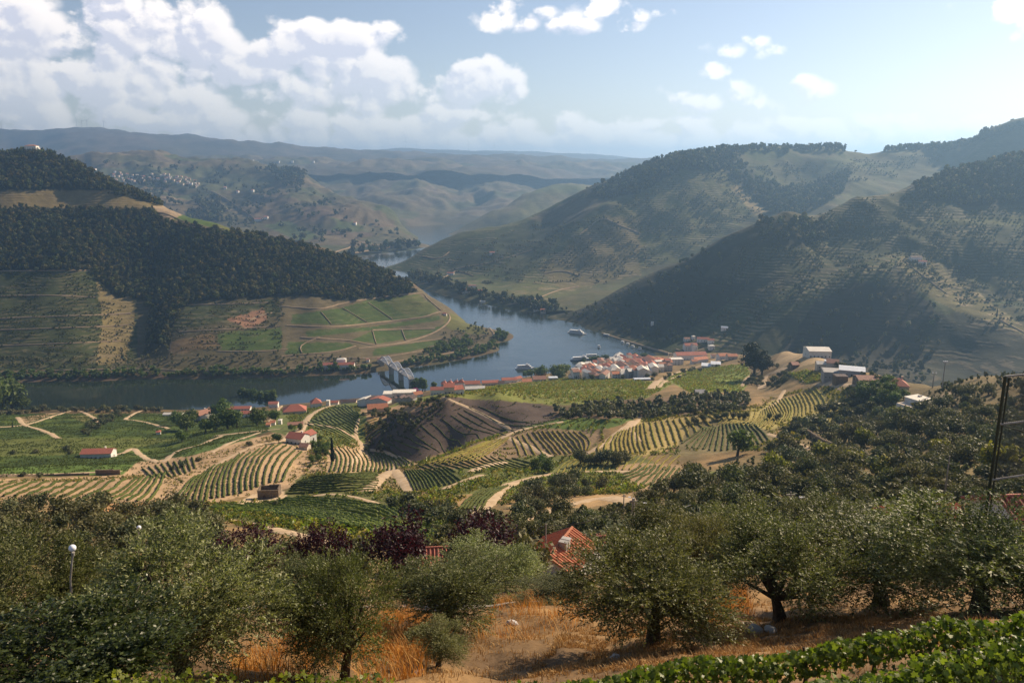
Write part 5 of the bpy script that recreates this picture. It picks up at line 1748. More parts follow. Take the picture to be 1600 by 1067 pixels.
WOODS.append(wood('vines', 'vine rows and bushes along the terraces of the right hill', LC, [[(1080, 552), (1130, 480), (1150, 392), (1330, 316), (1440, 294), (1640, 330), (1680, 540), (1500, 500), (1420, 445), (1340, 440), (1230, 490)]], 4.6, 4.0, None, 41, keep=contour(6.5, 2.4, -.15, LC, LC.Zs + 0, 60.0), mats=[M['wood'], M['wood2'], M['olive_far']], jitter=.4, wob=3.0))
WOODS.append(wood('vines', 'vine rows and bushes along the terraces beyond the river bend', LD, [[(640, 430), (830, 350), (900, 350), (1000, 303), (1060, 270), (1130, 268), (1196, 328), (1060, 402), (900, 458), (830, 474), (760, 455)], [(1150, 262), (1400, 245), (1500, 240), (1400, 280), (1250, 290)]], 6.5, 5.2, None, 43, keep=contour(9.0, 3.4, -.15, LD, LD.Zs + 0, 80.0), mats=[M['wood'], M['wood2'], M['olive_far']], jitter=.4, wob=3.0))
WOODS.append(wood('vines', 'vine rows on the lower slope of the left hill', LB, [[(-200, 430), (0, 426), (150, 426), (215, 470), (205, 570), (-200, 578)], [(270, 480), (440, 468), (440, 550), (262, 552)]], 3.6, 2.8, None, 45, keep=contour(5.0, 2.0, -.2, LB, LB.Zs + 0, 50.0), mats=[M['wood'], M['vinerow']], jitter=.4, wob=3.0))
WOODS.append(wood('copses', 'scattered trees and hedges over the far valley hills', LE, [[(150, 255), (430, 265), (560, 335), (640, 375), (560, 395), (450, 380), (330, 350), (240, 320)]], 42, 20, None, 47, keep=lambda x, y: fbm(x / 180, y / 180, 17, 4) > .12, mats=[M['wood'], M['olive_far']], jitter=.9, wob=6.0))
print('woods', WOODS)
# ------------------------------------------------------------------ buildings
def tile_mat(name, c1, c2, objrand=.35):
    m = bpy.data.materials.new(name); m.use_nodes = True
    g = NT(m.node_tree)
    bs = g.n('ShaderNodeBsdfPrincipled')
    P = g.n('ShaderNodeTexCoord').outputs['Object']
    nz = g.noise(P, 1.3, 5, .65)
    nf = g.noise(P, 9.0, 3, .6)
    c = g.mix(g.ss(g.m('ADD', g.m('MULTIPLY', nz, .6), g.m('MULTIPLY', nf, .4)), .3, .7), c1, c2)
    r = g.n('ShaderNodeObjectInfo').outputs['Random']
    k = g.m('MULTIPLY_ADD', r, objrand, 1 - objrand * .5)
    c = g.mix(1.0, c, g.comb(k, k, k), 'MULTIPLY')
    g.l(c, bs.inputs['Base Color'])
    bs.inputs['Roughness'].default_value = .85
    w = g.n('ShaderNodeTexWave', wave_type='BANDS', bands_direction='X'); g.l(P, w.inputs[0]); w.inputs['Scale'].default_value = 1.6
    b = g.n('ShaderNodeBump'); b.inputs['Strength'].default_value = .5; b.inputs['Distance'].default_value = .06
    g.l(w.outputs[1], b.inputs['Height']); g.l(b.outputs[0], bs.inputs['Normal'])
    g.l(bs.outputs[0], g.n('ShaderNodeOutputMaterial').inputs[0])
    return m


M.update(
    white=simple_mat('white_plaster', (.78, .75, .69), (.66, .62, .56), .9, .5, .2, objrand=.2),
    cream=simple_mat('cream_plaster', (.66, .56, .44), (.54, .45, .35), .9, .5, .2, objrand=.2),
    ochre=simple_mat('ochre_plaster', (.58, .40, .18), (.48, .32, .14), .9, .5, .2),
    grey=simple_mat('grey_plaster', (.42, .40, .38), (.33, .32, .30), .9, .5, .2, objrand=.3),
    stone=simple_mat('schist_stone', (.22, .17, .12), (.11, .085, .065), .95, 1.4, .1, .8),
    tile=tile_mat('red_roof_tile', (.43, .135, .085), (.30, .10, .068)),
    tile2=tile_mat('orange_roof_tile', (.52, .20, .10), (.40, .15, .08)),
    tile3=tile_mat('weathered_roof_tile', (.34, .17, .115), (.24, .12, .085), .5),
    tile4=tile_mat('dark_roof_tile', (.11, .065, .055), (.07, .045, .04), .4),
    metal=simple_mat('metal_roof', (.62, .66, .70), (.50, .53, .57), .5, .4, .5),
    pale=simple_mat('pale_roof', (.72, .68, .60), (.60, .56, .49), .8, .4, .3),
    glass=simple_mat('window_glass', (.035, .045, .055), (.05, .06, .07), .15, .6, .6),
    shutter=simple_mat('dark_door', (.09, .05, .035), (.06, .035, .025), .7, 2, .3),
    steel=simple_mat('bridge_steel', (.50, .53, .58), (.42, .45, .50), .6, .3, .4),
    concrete=simple_mat('concrete', (.42, .39, .35), (.32, .30, .27), .9, .4, .2),
    boat=simple_mat('boat_white', (.80, .80, .78), (.72, .72, .71), .4, .5, .4),
    boatblue=simple_mat('boat_hull_blue', (.10, .14, .22), (.08, .11, .17), .4, .5, .4),
    pole=simple_mat('pole_grey', (.34, .32, .29), (.24, .22, .20), .8, 3, .2),
    globe=simple_mat('lamp_globe', (.82, .83, .86), (.76, .78, .82), .25, 1, .5),
    pool=simple_mat('pool_water', (.25, .58, .66), (.22, .52, .62), .1, .8, .5),
    darkmetal=simple_mat('green_black_paint', (.030, .038, .020), (.020, .026, .014), .5, 5, .4),
    wire=simple_mat('fence_wire', (.10, .10, .09), (.06, .06, .055), .5, 8, .4),
)


def roof_gable(w, d, h, rise, ov=.45, th=.22):
    mb = MB()
    x, y = w / 2 + ov, d / 2 + ov
    e = h - rise * ov / (d / 2)
    top = h + rise
    v = [(-x, -y, e), (x, -y, e), (x, 0, top), (-x, 0, top), (x, y, e), (-x, y, e)]
    v += [(a, b, c + th) for a, b, c in v]
    mb.add(v, [(6, 7, 8, 9), (9, 8, 10, 11), (0, 3, 2, 1), (3, 5, 4, 2), (0, 1, 7, 6), (5, 11, 10, 4), (0, 6, 9, 3), (3, 9, 11, 5), (1, 2, 8, 7), (2, 4, 10, 8)])
    return mb


def roof_hip(w, d, h, rise, ov=.45, th=.2):
    mb = MB()
    x, y = w / 2 + ov, d / 2 + ov
    r = max(.02, x - y)
    v = [(-x, -y, h - .1), (x, -y, h - .1), (x, y, h - .1), (-x, y, h - .1), (-x, -y, h + th - .1), (x, -y, h + th - .1), (x, y, h + th - .1), (-x, y, h + th - .1), (-r, 0, h + rise), (r, 0, h + rise)]
    mb.add(v, [(0, 3, 2, 1), (0, 1, 5, 4), (1, 2, 6, 5), (2, 3, 7, 6), (3, 0, 4, 7), (4, 5, 9, 8), (5, 6, 9), (6, 7, 8, 9), (7, 4, 8)])
    return mb


WIN = {}


def win_mesh(w, h, kind):
    k = (round(w, 1), round(h, 1), kind)
    if k not in WIN:
        mb = MB().box((0, 0, 0), (w, .12, h))
        WIN[k] = mb.mesh(kind, M['glass'] if kind == 'window' else M['shutter'])
    return WIN[k]


SURR = {}


def frame_mesh(w, h):
    k = (round(w, 1), round(h, 1))
    if k not in SURR:
        t = .12
        mb = MB().box((0, 0, h / 2 + t / 2), (w + 2 * t, .2, t)).box((0, 0, -h / 2 - t / 2), (w + 2 * t, .26, t)).box((-w / 2 - t / 2, 0, 0), (t, .2, h)).box((w / 2 + t / 2, 0, 0), (t, .2, h))
        SURR[k] = mb.mesh('frame', M['pale'])
    return SURR[k]


def house(name, loc, w, d, h, rot, roof='gable', rmat='tile', wmat='white', label='', cat='house', group=None, windows=0, rise=None, chimney=False, door=True, storeys=1):
    r = bpy.data.objects.new(name, None); r.empty_display_size = .1
    COL.objects.link(r)
    r.location = loc; r.rotation_euler = (0, 0, math.radians(rot))
    rise = rise if rise is not None else min(d * .24, 3.2)
    mb = MB()
    x, y = w / 2, d / 2
    if roof == 'gable':
        v = [(-x, -y, -4), (x, -y, -4), (x, y, -4), (-x, y, -4), (-x, -y, h), (x, -y, h), (x, y, h), (-x, y, h), (-x, 0, h + rise), (x, 0, h + rise)]
        mb.add(v, [(0, 3, 2, 1), (0, 1, 5, 4), (2, 3, 7, 6), (1, 2, 6, 9, 5), (3, 0, 4, 8, 7)])
        rm = roof_gable(w, d, h, rise)
    else:
        mb.box((0, 0, h / 2 - 2), (w, d, h + 4))
        rm = roof_hip(w, d, h, rise) if roof == 'hip' else MB().box((0, 0, h + .12), (w + .5, d + .5, .24)).box((0, 0, h + .3), (w - .6, d - .6, .16))
    mb.build('wall', M[wmat], r)
    ro = rm.build('roof', M[rmat], r)
    if chimney:
        MB().box((w * .22, d * .14, h + rise * .9), (.9, .9, 2.0)).box((w * .22, d * .14, h + rise * .9 + 1.05), (1.2, 1.2, .18)).build('chimney', M[wmat], ro)
    if windows:
        wm, fm = win_mesh(1.0, 1.35, 'window'), frame_mesh(1.0, 1.35)
        for sgn in (-1,):
            for s in range(storeys):
                zc = 1.7 + s * 2.9
                if zc + .8 > h:
                    break
                for i in range(windows):
                    u = (i + .5) / windows * w - w / 2
                    if door and s == 0 and i == windows // 2:
                        continue
                    o = link('window', wm, (u, sgn * (d / 2 + .03), zc), parent=r)
                    link('frame', fm, parent=o)
        for sx in (-1, 1):
            o = link('window', wm, (sx * (w / 2 + .03), 0, 1.7), math.pi / 2, parent=r)
            link('frame', fm, parent=o)
        if door:
            link('door', win_mesh(1.2, 2.2, 'door'), ((windows // 2 + .5) / windows * w - w / 2, -(d / 2 + .04), 1.1), parent=r)
    tag(r, label, cat, group)
    return r


def house_px(px, py, w_px, d, h, rot, L=None, sink=0.0, **kw):
    L = L or LA
    x, y, hit = L.pick(px, py)
    z = float(L.z(x, y))
    dep = y * math.cos(PITCH) - (z - CAM_H) * math.sin(PITCH)
    w = w_px * dep / F_PX / max(.5, abs(math.cos(math.radians(rot))))
    y += d * .5                              # the pixel marks the foot of the front wall
    x *= y / (y - d * .5)
    return house(kw.pop('name', 'house'), (x, y, float(L.z(x, y)) - sink), w, d, h, rot, **kw)


hp = house_px
# left fields and farm
hp(155, 716, 46, 10, 5.0, 4, name='farm_shed', label='long white farm shed with red tiled roof in the left fields', cat='shed', windows=7, chimney=True)
hp(466, 694, 26, 11, 5.0, -18, name='farmhouse', rmat='tile', label='red roofed farmhouse above the pale vine rows', windows=4, chimney=True)
hp(478, 690, 14, 9, 5.0, 62, name='farmhouse_wing', rmat='tile', label='red roofed wing at the right of the farmhouse', cat='house', windows=2)
hp(477, 703, 13, 6, 3.0, -10, name='outbuilding', rmat='tile3', wmat='cream', label='small outbuilding below the red farmhouse', cat='shed')
hp(462, 667, 22, 6, 3.0, 12, name='barn', rmat='tile3', wmat='stone', label='low brown barn beside the curved road', cat='barn')
hp(438, 663, 5, 4, 4.2, 5, name='dovecote', roof='hip', rmat='pale', label='tiny white tower left of the low brown barn', cat='tower')
hp(427, 664, 7, 6, 3.0, 10, name='outbuilding', rmat='tile2', label='small orange roofed house left of the white tower')
hp(420, 667, 6, 5, 2.6, 10, name='outbuilding', rmat='tile2', wmat='cream', label='smallest orange roofed shed left of the farm buildings', cat='shed')
hp(248, 679, 6, 5, 2.8, 20, name='field_hut', roof='hip', label='tiny red roofed hut below the riverside grove', cat='hut')
hp(318, 655, 14, 14, 7, 60, name='river_house', rmat='tile3', label='white gabled house with brown roof among the riverside trees', windows=2, chimney=True)
hp(334, 648, 14, 10, 6.5, 8, name='river_house', rmat='tile', wmat='ochre', label='ochre house with red roof left of the tall round tree', windows=2)
hp(372, 645, 40, 9, 6, 3, name='river_warehouse', rmat='tile', label='long red roofed white building below the poplars', cat='warehouse', windows=9, storeys=2)
hp(386, 652, 18, 9, 5, 5, name='river_house', rmat='tile', label='smaller red roofed house in front of the poplars', windows=3)
hp(428, 637, 14, 9, 6.5, 6, name='river_house', rmat='tile', label='white house with small red roof right of the poplars', windows=2)
hp(461, 647, 34, 17, 5.5, 14, name='manor', roof='hip', rmat='tile', wmat='cream', label='large hipped red roof house by the pale curved road', windows=5, rise=6)
hp(494, 636, 15, 13, 6, 20, name='manor', roof='hip', rmat='tile', label='tall hipped red roof house right of the large one', windows=2, rise=6)
hp(513, 634, 5, 5, 7, 0, name='white_tower', roof='flat', rmat='pale', label='narrow white block between the red roofs', cat='tower')
hp(522, 632, 14, 8, 3.4, 3, name='annexe', rmat='tile', label='low red roof right of the narrow white block')
hp(545, 630, 24, 9, 3.2, 2, name='annexe', rmat='tile4', wmat='cream', label='long low brown roofed building beside the road to the village', cat='warehouse')
for i, px in enumerate((262, 272, 281)):
    hp(px, 650, 10, 8, 3.0, -4, name='greenhouse', rmat='pale', label=ordinal(i, 3) + ' of the three pale tunnel sheds by the river', cat='shed', group='pale sheds by the river', rise=1.4)
# bridge-end quarter
hp(575, 634, 9, 20, 6, 70, name='warehouse', rmat='pale', label='pale gabled shed at the left end of the village', cat='warehouse')
for i, px in enumerate((581, 588, 595)):
    hp(px, 633, 7, 22, 6, 72, name='warehouse', rmat='tile4' if i < 2 else 'tile', label=ordinal(i, 3) + ' of the three steep dark roofs beside the pale shed', cat='warehouse', group='steep dark roofs', rise=3)
hp(590, 644, 30, 12, 4.5, 14, name='barn', rmat='tile2', wmat='cream', label='orange roofed barn at the mouth of the shaded hollow', cat='barn')
hp(607, 625, 15, 14, 9, 4, name='warehouse', roof='flat', rmat='pale', wmat='white', label='white flat roofed block left of the long cream warehouse', cat='warehouse', windows=3, storeys=2)
hp(632, 624, 36, 14, 9, 4, name='warehouse', roof='flat', rmat='pale', wmat='cream', label='long cream flat roofed warehouse at the bridge end', cat='warehouse', windows=9, storeys=2)
for i, px in enumerate((620, 628, 636, 643)):
    hp(px, 627, 7.5, 8, 4, 70, name='cellar_shed', rmat='tile4', wmat='grey', label=ordinal(i, 4) + ' of four small dark gables before the cream warehouse', cat='shed', group='dark gables before the warehouse', rise=2.2)
hp(652, 621, 12, 10, 4.5, 30, name='house', rmat='tile2', label='orange roofed house beside the magenta shrub', windows=2)
hp(684, 616, 22, 10, 6, 5, name='terrace_house', rmat='tile', label='left house of the long red roofed terrace', windows=5)
hp(702, 615, 16, 10, 6.4, 5, name='terrace_house', rmat='tile', wmat='cream', label='right house of the long red roofed terrace', windows=3)
hp(715, 616, 14, 10, 5, 20, name='house', rmat='tile', label='red roofed house in front of the four pyramid roofs', windows=2)
for i, px in enumerate((694, 703, 713, 721)):
    hp(px, 607 - i * .5, 9, 9.5, 8, 3, name='gabled_house', roof='hip', rmat='tile', label=ordinal(i, 4) + ' of four white houses with red pyramid roofs by the river', group='houses with red pyramid roofs', windows=2, storeys=2, rise=4.5, chimney=True)
hp(738, 606, 24, 11, 6, 6, name='house', rmat='tile', label='long red roofed house right of the pyramid roofs', windows=5, chimney=True)
hp(742, 611, 30, 8, 3.5, 7, name='terrace_house', rmat='pale', wmat='cream', label='long low cream terrace in front of the red roofs', windows=7)
hp(766, 602, 26, 9, 4.5, 9, name='terrace_house', rmat='tile', wmat='cream', label='long sloping red roof above the vineyard strip', windows=6)
hp(790, 600, 12, 9, 6, 10, name='house', rmat='tile', label='white house with red roof near the moored white boat', windows=2)
hp(800, 598, 14, 9, 5, 8, name='house', rmat='tile', wmat='white', label='red roofed house behind the moored white boat quay', windows=3)
hp(783, 603, 9, 8, 4, 5, name='house', rmat='tile4', wmat='white', label='small white house with dark roof above the vineyard strip', windows=1)
hp(809, 596, 9, 9, 5, 40, name='house', rmat='tile', label='small red house right of the moored white boat', windows=1)
hp(823, 599, 15, 10, 3.5, 6, name='house', rmat='tile2', wmat='cream', label='flat orange roofed house at the vineyard edge', windows=3)
hp(842, 597, 20, 12, 4.5, 8, name='house', rmat='tile3', wmat='cream', label='broad beige house below the big plane trees', windows=4)
hp(844, 589, 16, 10, 6, 8, name='house', rmat='tile3', wmat='ochre', label='brown roofed ochre house behind the broad beige one', windows=3)
hp(864, 594, 14, 8, 3.5, 4, name='shed', roof='flat', rmat='metal', wmat='grey', label='grey flat shed between the plane trees', cat='shed')
hp(895, 592, 9, 9, 4.5, 25, name='house', rmat='tile2', label='orange roofed house right of the plane trees', windows=1)
# the dense village: streets of small houses
RV = random.Random(21)
VIL = [(888, 592), (900, 578), (918, 575), (945, 566), (965, 562), (1020, 566), (1045, 570), (1050, 580), (1010, 590), (985, 593), (960, 592), (925, 594)]
used = [(895, 592)]
names_v = []
spots = scatter_px(VIL, 72, LA, 8.2, RV)
spots.sort()
roofs = ['tile', 'tile3', 'tile3', 'tile2', 'tile3', 'pale', 'pale', 'grey', 'pale']
walls = ['white', 'white', 'cream', 'white', 'grey']
rcol = {'tile': 'red', 'tile2': 'orange', 'tile3': 'brown', 'pale': 'pale', 'metal': 'grey', 'grey': 'grey'}
for k, (px, py) in enumerate(spots):
    rm = RV.choice(roofs); wm = RV.choice(walls)
    if px > 975 and py < 580:
        rm = RV.choice(['tile', 'tile', 'tile3', 'tile2'])
    wpx = RV.uniform(7, 13)
    hp(px, py, wpx, RV.uniform(8, 12), RV.uniform(5.5, 11), RV.choice((8, 8, 12, -70, 75, 98)) + RV.uniform(-8, 8), name='village_house', roof=RV.choice(('gable', 'gable', 'hip')), rmat=rm, wmat=wm,
       label='%s walled village house with %s roof in the crowded riverside centre' % ({'cream': 'cream', 'white': 'white', 'grey': 'grey'}[wm], rcol[rm]), group='houses of the riverside village', windows=RV.choice((2, 3)), storeys=2)
hp(985, 571, 34, 14, 7, 6, name='market_hall', rmat='tile', label='long red roof spread across the village centre', cat='hall', windows=7)
hp(975, 586, 22, 12, 5, 8, name='pale_hall', roof='gable', rmat='pale', wmat='white', label='bright white roofed hall at the foot of the village', cat='hall', windows=4)
hp(1008, 586, 12, 10, 6, 70, name='house', rmat='tile', label='red gabled house right of the bright white hall', windows=2)
hp(1003, 595, 26, 6, 2.5, 5, name='long_shed', roof='flat', rmat='metal', wmat='grey', label='long low grey shed at the edge of the green vineyard', cat='shed')
hp(1030, 575, 14, 10, 10, 10, name='town_house', roof='flat', rmat='pale', wmat='grey', label='tall pale block at the right of the village', cat='house', windows=3, storeys=3)
hp(1042, 574, 14, 10, 8, 10, name='town_house', rmat='tile2', label='orange roofed white house beside the tall pale block', windows=3, storeys=2)
hp(1056, 570, 20, 12, 9, 6, name='town_house', roof='flat', rmat='pale', wmat='white', label='white flat roofed block in front of the winery', cat='house', windows=4, storeys=3)
hp(1078, 562, 48, 20, 8, 5, name='winery', rmat='tile', label='large white winery with a long red roof', cat='winery', windows=10)
hp(1093, 567, 22, 12, 6, 22, name='winery_wing', rmat='tile2', label='orange roofed wing in front of the large winery', cat='winery', windows=4)
hp(1084, 569, 9, 8, 5, 10, name='house', rmat='tile2', label='small orange house below the large winery', windows=1)
hp(1104, 575, 16, 9, 5, -12, name='white_shed', roof='flat', rmat='boat', wmat='boat', label='left of two bright white sheds above the green vineyard', cat='shed', windows=4, door=False) if False else None
hp(1104, 576, 15, 16, 4.5, -14, name='white_shed', rmat='metal', wmat='white', label='left of two long white sheds above the bright vineyard', cat='shed', windows=3, rise=1.0)
hp(1118, 573, 14, 16, 4, -14, name='white_shed', rmat='metal', wmat='white', label='right of two long white sheds above the bright vineyard', cat='shed', windows=3, rise=1.0)
hp(1128, 562, 14, 11, 6, 12, name='house', rmat='tile2', label='bright orange roofed house above the two white sheds', windows=3)
hp(1143, 562, 15, 10, 5, 3, name='house', rmat='tile2', wmat='cream', label='orange roofed house right of the bright orange one', windows=3)
hp(1114, 560, 6, 7, 5, 3, name='house', rmat='tile3', label='small white house between winery and orange roofs', windows=1)
# other side of the small valley
hp(1078, 549, 20, 13, 9, 8, L=LC, name='villa', rmat='tile', label='white arcaded house with red roof above the winery', windows=5, storeys=2)
hp(1082, 552, 5, 8, 14, 4, L=LC, name='villa_tower', roof='hip', rmat='tile3', label='narrow white tower at the right end of the arcaded house', cat='tower', windows=1)
hp(1098, 535, 18, 10, 5, -8, L=LC, name='house', rmat='tile', label='left long red roof on the slope behind the winery', windows=4)
hp(1110, 537, 10, 9, 5, -8, L=LC, name='house', rmat='tile', label='right short red roof on the slope behind the winery', windows=2)
hp(1111, 547, 9, 8, 6, 10, L=LC, name='house', roof='hip', rmat='pale', label='white cube house on the slope behind the orange roofs', windows=2)
hp(1132, 517, 9, 8, 4.5, -25, L=LC, name='house', rmat='metal', label='lone white house on the scrubby spur', windows=1)
hp(1073, 534, 9, 8, 5, 10, L=LC, name='house', rmat='tile3', label='small pinkish roofed house left on the far slope', windows=2)
hp(1083, 531, 5, 6, 6, 10, L=LC, name='house', roof='hip', rmat='pale', label='tiny white house above the arcaded house', windows=1)
hp(1019, 509, 4, 5, 7, 0, L=LC, name='white_signboard', roof='flat', rmat='pale', label='tiny white block alone on the dark slope above the quay', cat='hut')
hp(1430, 408, 18, 9, 6, 4, L=LC, name='quinta', rmat='tile4', label='white estate house with dark roof high on the right slope', windows=6)
hp(1441, 415, 10, 9, 5, -30, L=LC, name='quinta', rmat='tile', label='small red roofed house below the white estate house', windows=2)
tree_px('cypress_tree', 'cypress', 1415, 404, LC, None, 394, 'left dark cypress above the white estate house')
tree_px('cypress_tree', 'cypress', 1421, 404, LC, None, 396, 'right dark cypress above the white estate house')
tree_px('cypress_tree', 'cypress', 1557, 496, LC, None, 482, 'tall lone cypress on the sunlit right spur')
# far river bank estate
hp(730, 458, 17, 12, 8, 4, L=LD, name='estate_house', rmat='tile', label='left white wing of the riverside estate', windows=6, storeys=2)
hp(746, 459, 16, 12, 7, -4, L=LD, name='estate_house', rmat='tile', label='right white wing of the riverside estate', windows=6, storeys=2)
hp(738, 450, 12, 10, 6, 10, L=LD, name='estate_house', rmat='tile3', label='upper red roofed house behind the riverside estate', windows=4)
hp(704, 430, 11, 10, 6, -5, L=LD, name='chapel', rmat='tile', label='white house with red roof on the slope left of the estate', windows=3)
hp(769, 398, 8, 9, 6, 5, L=LD, name='hill_house', rmat='tile', label='small white house beside the sunlit hill road', windows=2)
hp(838, 487, 9, 9, 6, 8, L=LD, name='bank_house', rmat='tile3', label='white house in the trees at the far river bank', windows=2)
hp(848, 490, 8, 8, 5, 8, L=LD, name='bank_house', rmat='tile', wmat='cream', label='cream house beside the white bank house', windows=2)
hp(754, 474, 8, 7, 4, 3, L=LD, name='boathouse', rmat='pale', label='small pale boathouse below the riverside estate', cat='hut')
# left bank
hp(530, 577, 48, 12, 6, 4, L=LB, name='railway_station', rmat='tile', label='long white building with red roof across the river', cat='station', windows=14)
hp(534, 571, 14, 9, 9, 4, L=LB, name='station_tower', roof='hip', rmat='pale', label='pale upper storey behind the long riverside building', windows=3)
hp(595, 567, 10, 7, 6, 4, L=LB, name='toll_house', rmat='tile3', wmat='cream', label='small house at the far end of the bridge', windows=2)
hp(575, 566, 5, 6, 4, 4, L=LB, name='hut', rmat='tile3', label='hut left of the far bridge end', cat='hut')
hp(51, 240, 17, 16, 9, 5, L=LB, sink=-6, name='hilltop_villa', roof='hip', rmat='tile3', wmat='white', label='pale villa on the wooded hilltop', windows=5, storeys=2)
hp(59, 240, 6, 10, 6, 5, L=LB, sink=-6, name='hilltop_annexe', roof='hip', rmat='pale', label='white annexe right of the hilltop villa', windows=2)
tree_px('hilltop_tree', 'round', 34, 241, LB, 9, 234, 'dark tree left of the hilltop villa')
tree_px('hilltop_tree', 'round', 63, 242, LB, 8, 234, 'dark tree right of the hilltop villa')
hp(695, 493, 6, 6, 3, -10, L=LB, name='vineyard_hut', rmat='tile', label='tiny red roofed hut on the green point of the left hill', cat='hut')
# spur with sheds
hp(1276, 558, 34, 20, 7, -4, name='storage_hall', rmat='pale', wmat='white', label='white storage hall on top of the right spur', cat='shed', windows=6, rise=2.0)
hp(1246, 551, 18, 10, 4, -8, name='house', rmat='tile', label='low red roof left of the white storage hall', windows=3)
hp(1330, 588, 34, 16, 5, -22, name='cellar_hall', rmat='metal', wmat='grey', label='long shining metal roof in the cellar yard', cat='shed', windows=5, rise=1.5)
hp(1303, 592, 34, 16, 5.5, -14, name='cellar_hall', rmat='grey', wmat='grey', label='grey flat cellar hall left of the metal roof', cat='shed', roof='flat', windows=6)
hp(1300, 574, 16, 10, 4, -20, name='yard_shed', rmat='tile3', wmat='cream', label='brown roofed shed behind the cellar halls', cat='shed')
hp(1282, 577, 14, 8, 4.5, -10, name='yard_house', rmat='pale', wmat='cream', label='cream house at the entrance of the cellar yard', windows=2)
hp(1297, 568, 16, 6, 2.2, -16, name='parking_roof', roof='flat', rmat='metal', wmat='white', label='white parking roof behind the cellar yard', cat='shed')
hp(1354, 600, 34, 14, 2.6, -6, name='terrace_building', rmat='tile3', wmat='stone', label='low terracotta roofed building below the metal roof', cat='house', windows=5, rise=1.6)
hp(1312, 601, 18, 8, 6, -4, name='dark_shed', roof='flat', rmat='tile4', wmat='stone', label='dark flat shed in front of the cellar halls', cat='shed')
hp(1240, 577, 11, 8, 4.5, 10, name='stone_house', rmat='tile3', wmat='stone', label='small stone house at the edge of the dry field', windows=1)
hp(1402, 615, 24, 13, 5, -14, name='red_roof_house', roof='hip', rmat='tile', wmat='cream', label='cream house with broad red hipped roof left of the white villa', windows=4, rise=4, chimney=True)
hp(1093, 622, 15, 9, 4, 0, name='stone_hut', rmat='grey', wmat='stone', label='stone hut with grey roof in the scrub band', cat='hut')


# roofless stone hut above the olive grove: four walls with a doorway
def stone_ruin(px, py, w, d, h, rot, label):
    x, y, hit = LA.pick(px, py)
    z = float(LA.z(x, y))
    r = bpy.data.objects.new('stone_hut', None); COL.objects.link(r)
    r.location = (x, y + d / 2, z); r.rotation_euler = (0, 0, math.radians(rot))
    t = .6
    MB().box((0, -d / 2 + t / 2, h / 2 - 2), (w, t, h + 4)).box((0, d / 2 - t / 2, h / 2 - 2), (w, t, h + 4)).box((-w / 2 + t / 2, 0, h / 2 - 2 + .2), (t, d - 2 * t, h + 4)).box((w / 2 - t / 2, 0, h / 2 - 2 + .3), (t, d - 2 * t, h + 4.2)).build('wall', M['stone'], r)
    MB().box((0, -d / 2 + .1, h + .1), (w + .3, .5, .2)).box((w * .2, d / 2 - .2, h + .15), (w * .5, .6, .3)).build('coping', M['stone'], r)
    link('door', win_mesh(1.2, 2.2, 'door'), (-w * .18, -(d / 2 + .05), 1.0), parent=r)
    tag(r, label, 'hut')


stone_ruin(418, 779, 10.0, 7, 4.2, 6, 'roofless square stone hut at the edge of the pale vineyard')


def stone_wall(pl, h, th, label, L=None, name='stone_wall'):
    L = L or LA
    c = ground_line(pl, L)
    mb = MB()
    for p, q in zip(c[:-1], c[1:]):
        m = (p + q) / 2; ln = float(np.hypot(*(q - p)))
        mb.box((m[0], m[1], float(L.z(*m)) + h / 2 - .6 + random.uniform(-.08, .08)), (ln * 1.02, th, h + 1.2), math.atan2(q[1] - p[1], q[0] - p[0]))
    o = mb.build(name, M['stone'])
    tag(o, label, 'wall')


stone_wall([(150, 741), (188, 741)], 3.0, .8, 'dark stone retaining wall above the left terraces')
stone_wall([(0, 745), (60, 744), (140, 742)], 1.3, .6, 'long low stone wall below the left fields')
stone_wall([(1235, 668), (1262, 680), (1282, 695), (1300, 702)], 3.2, .8, 'curved dark stone wall below the golden terraces')
stone_wall([(1362, 626), (1388, 632), (1404, 626)], 3.0, .6, 'hedge topped wall below the red hipped roof')


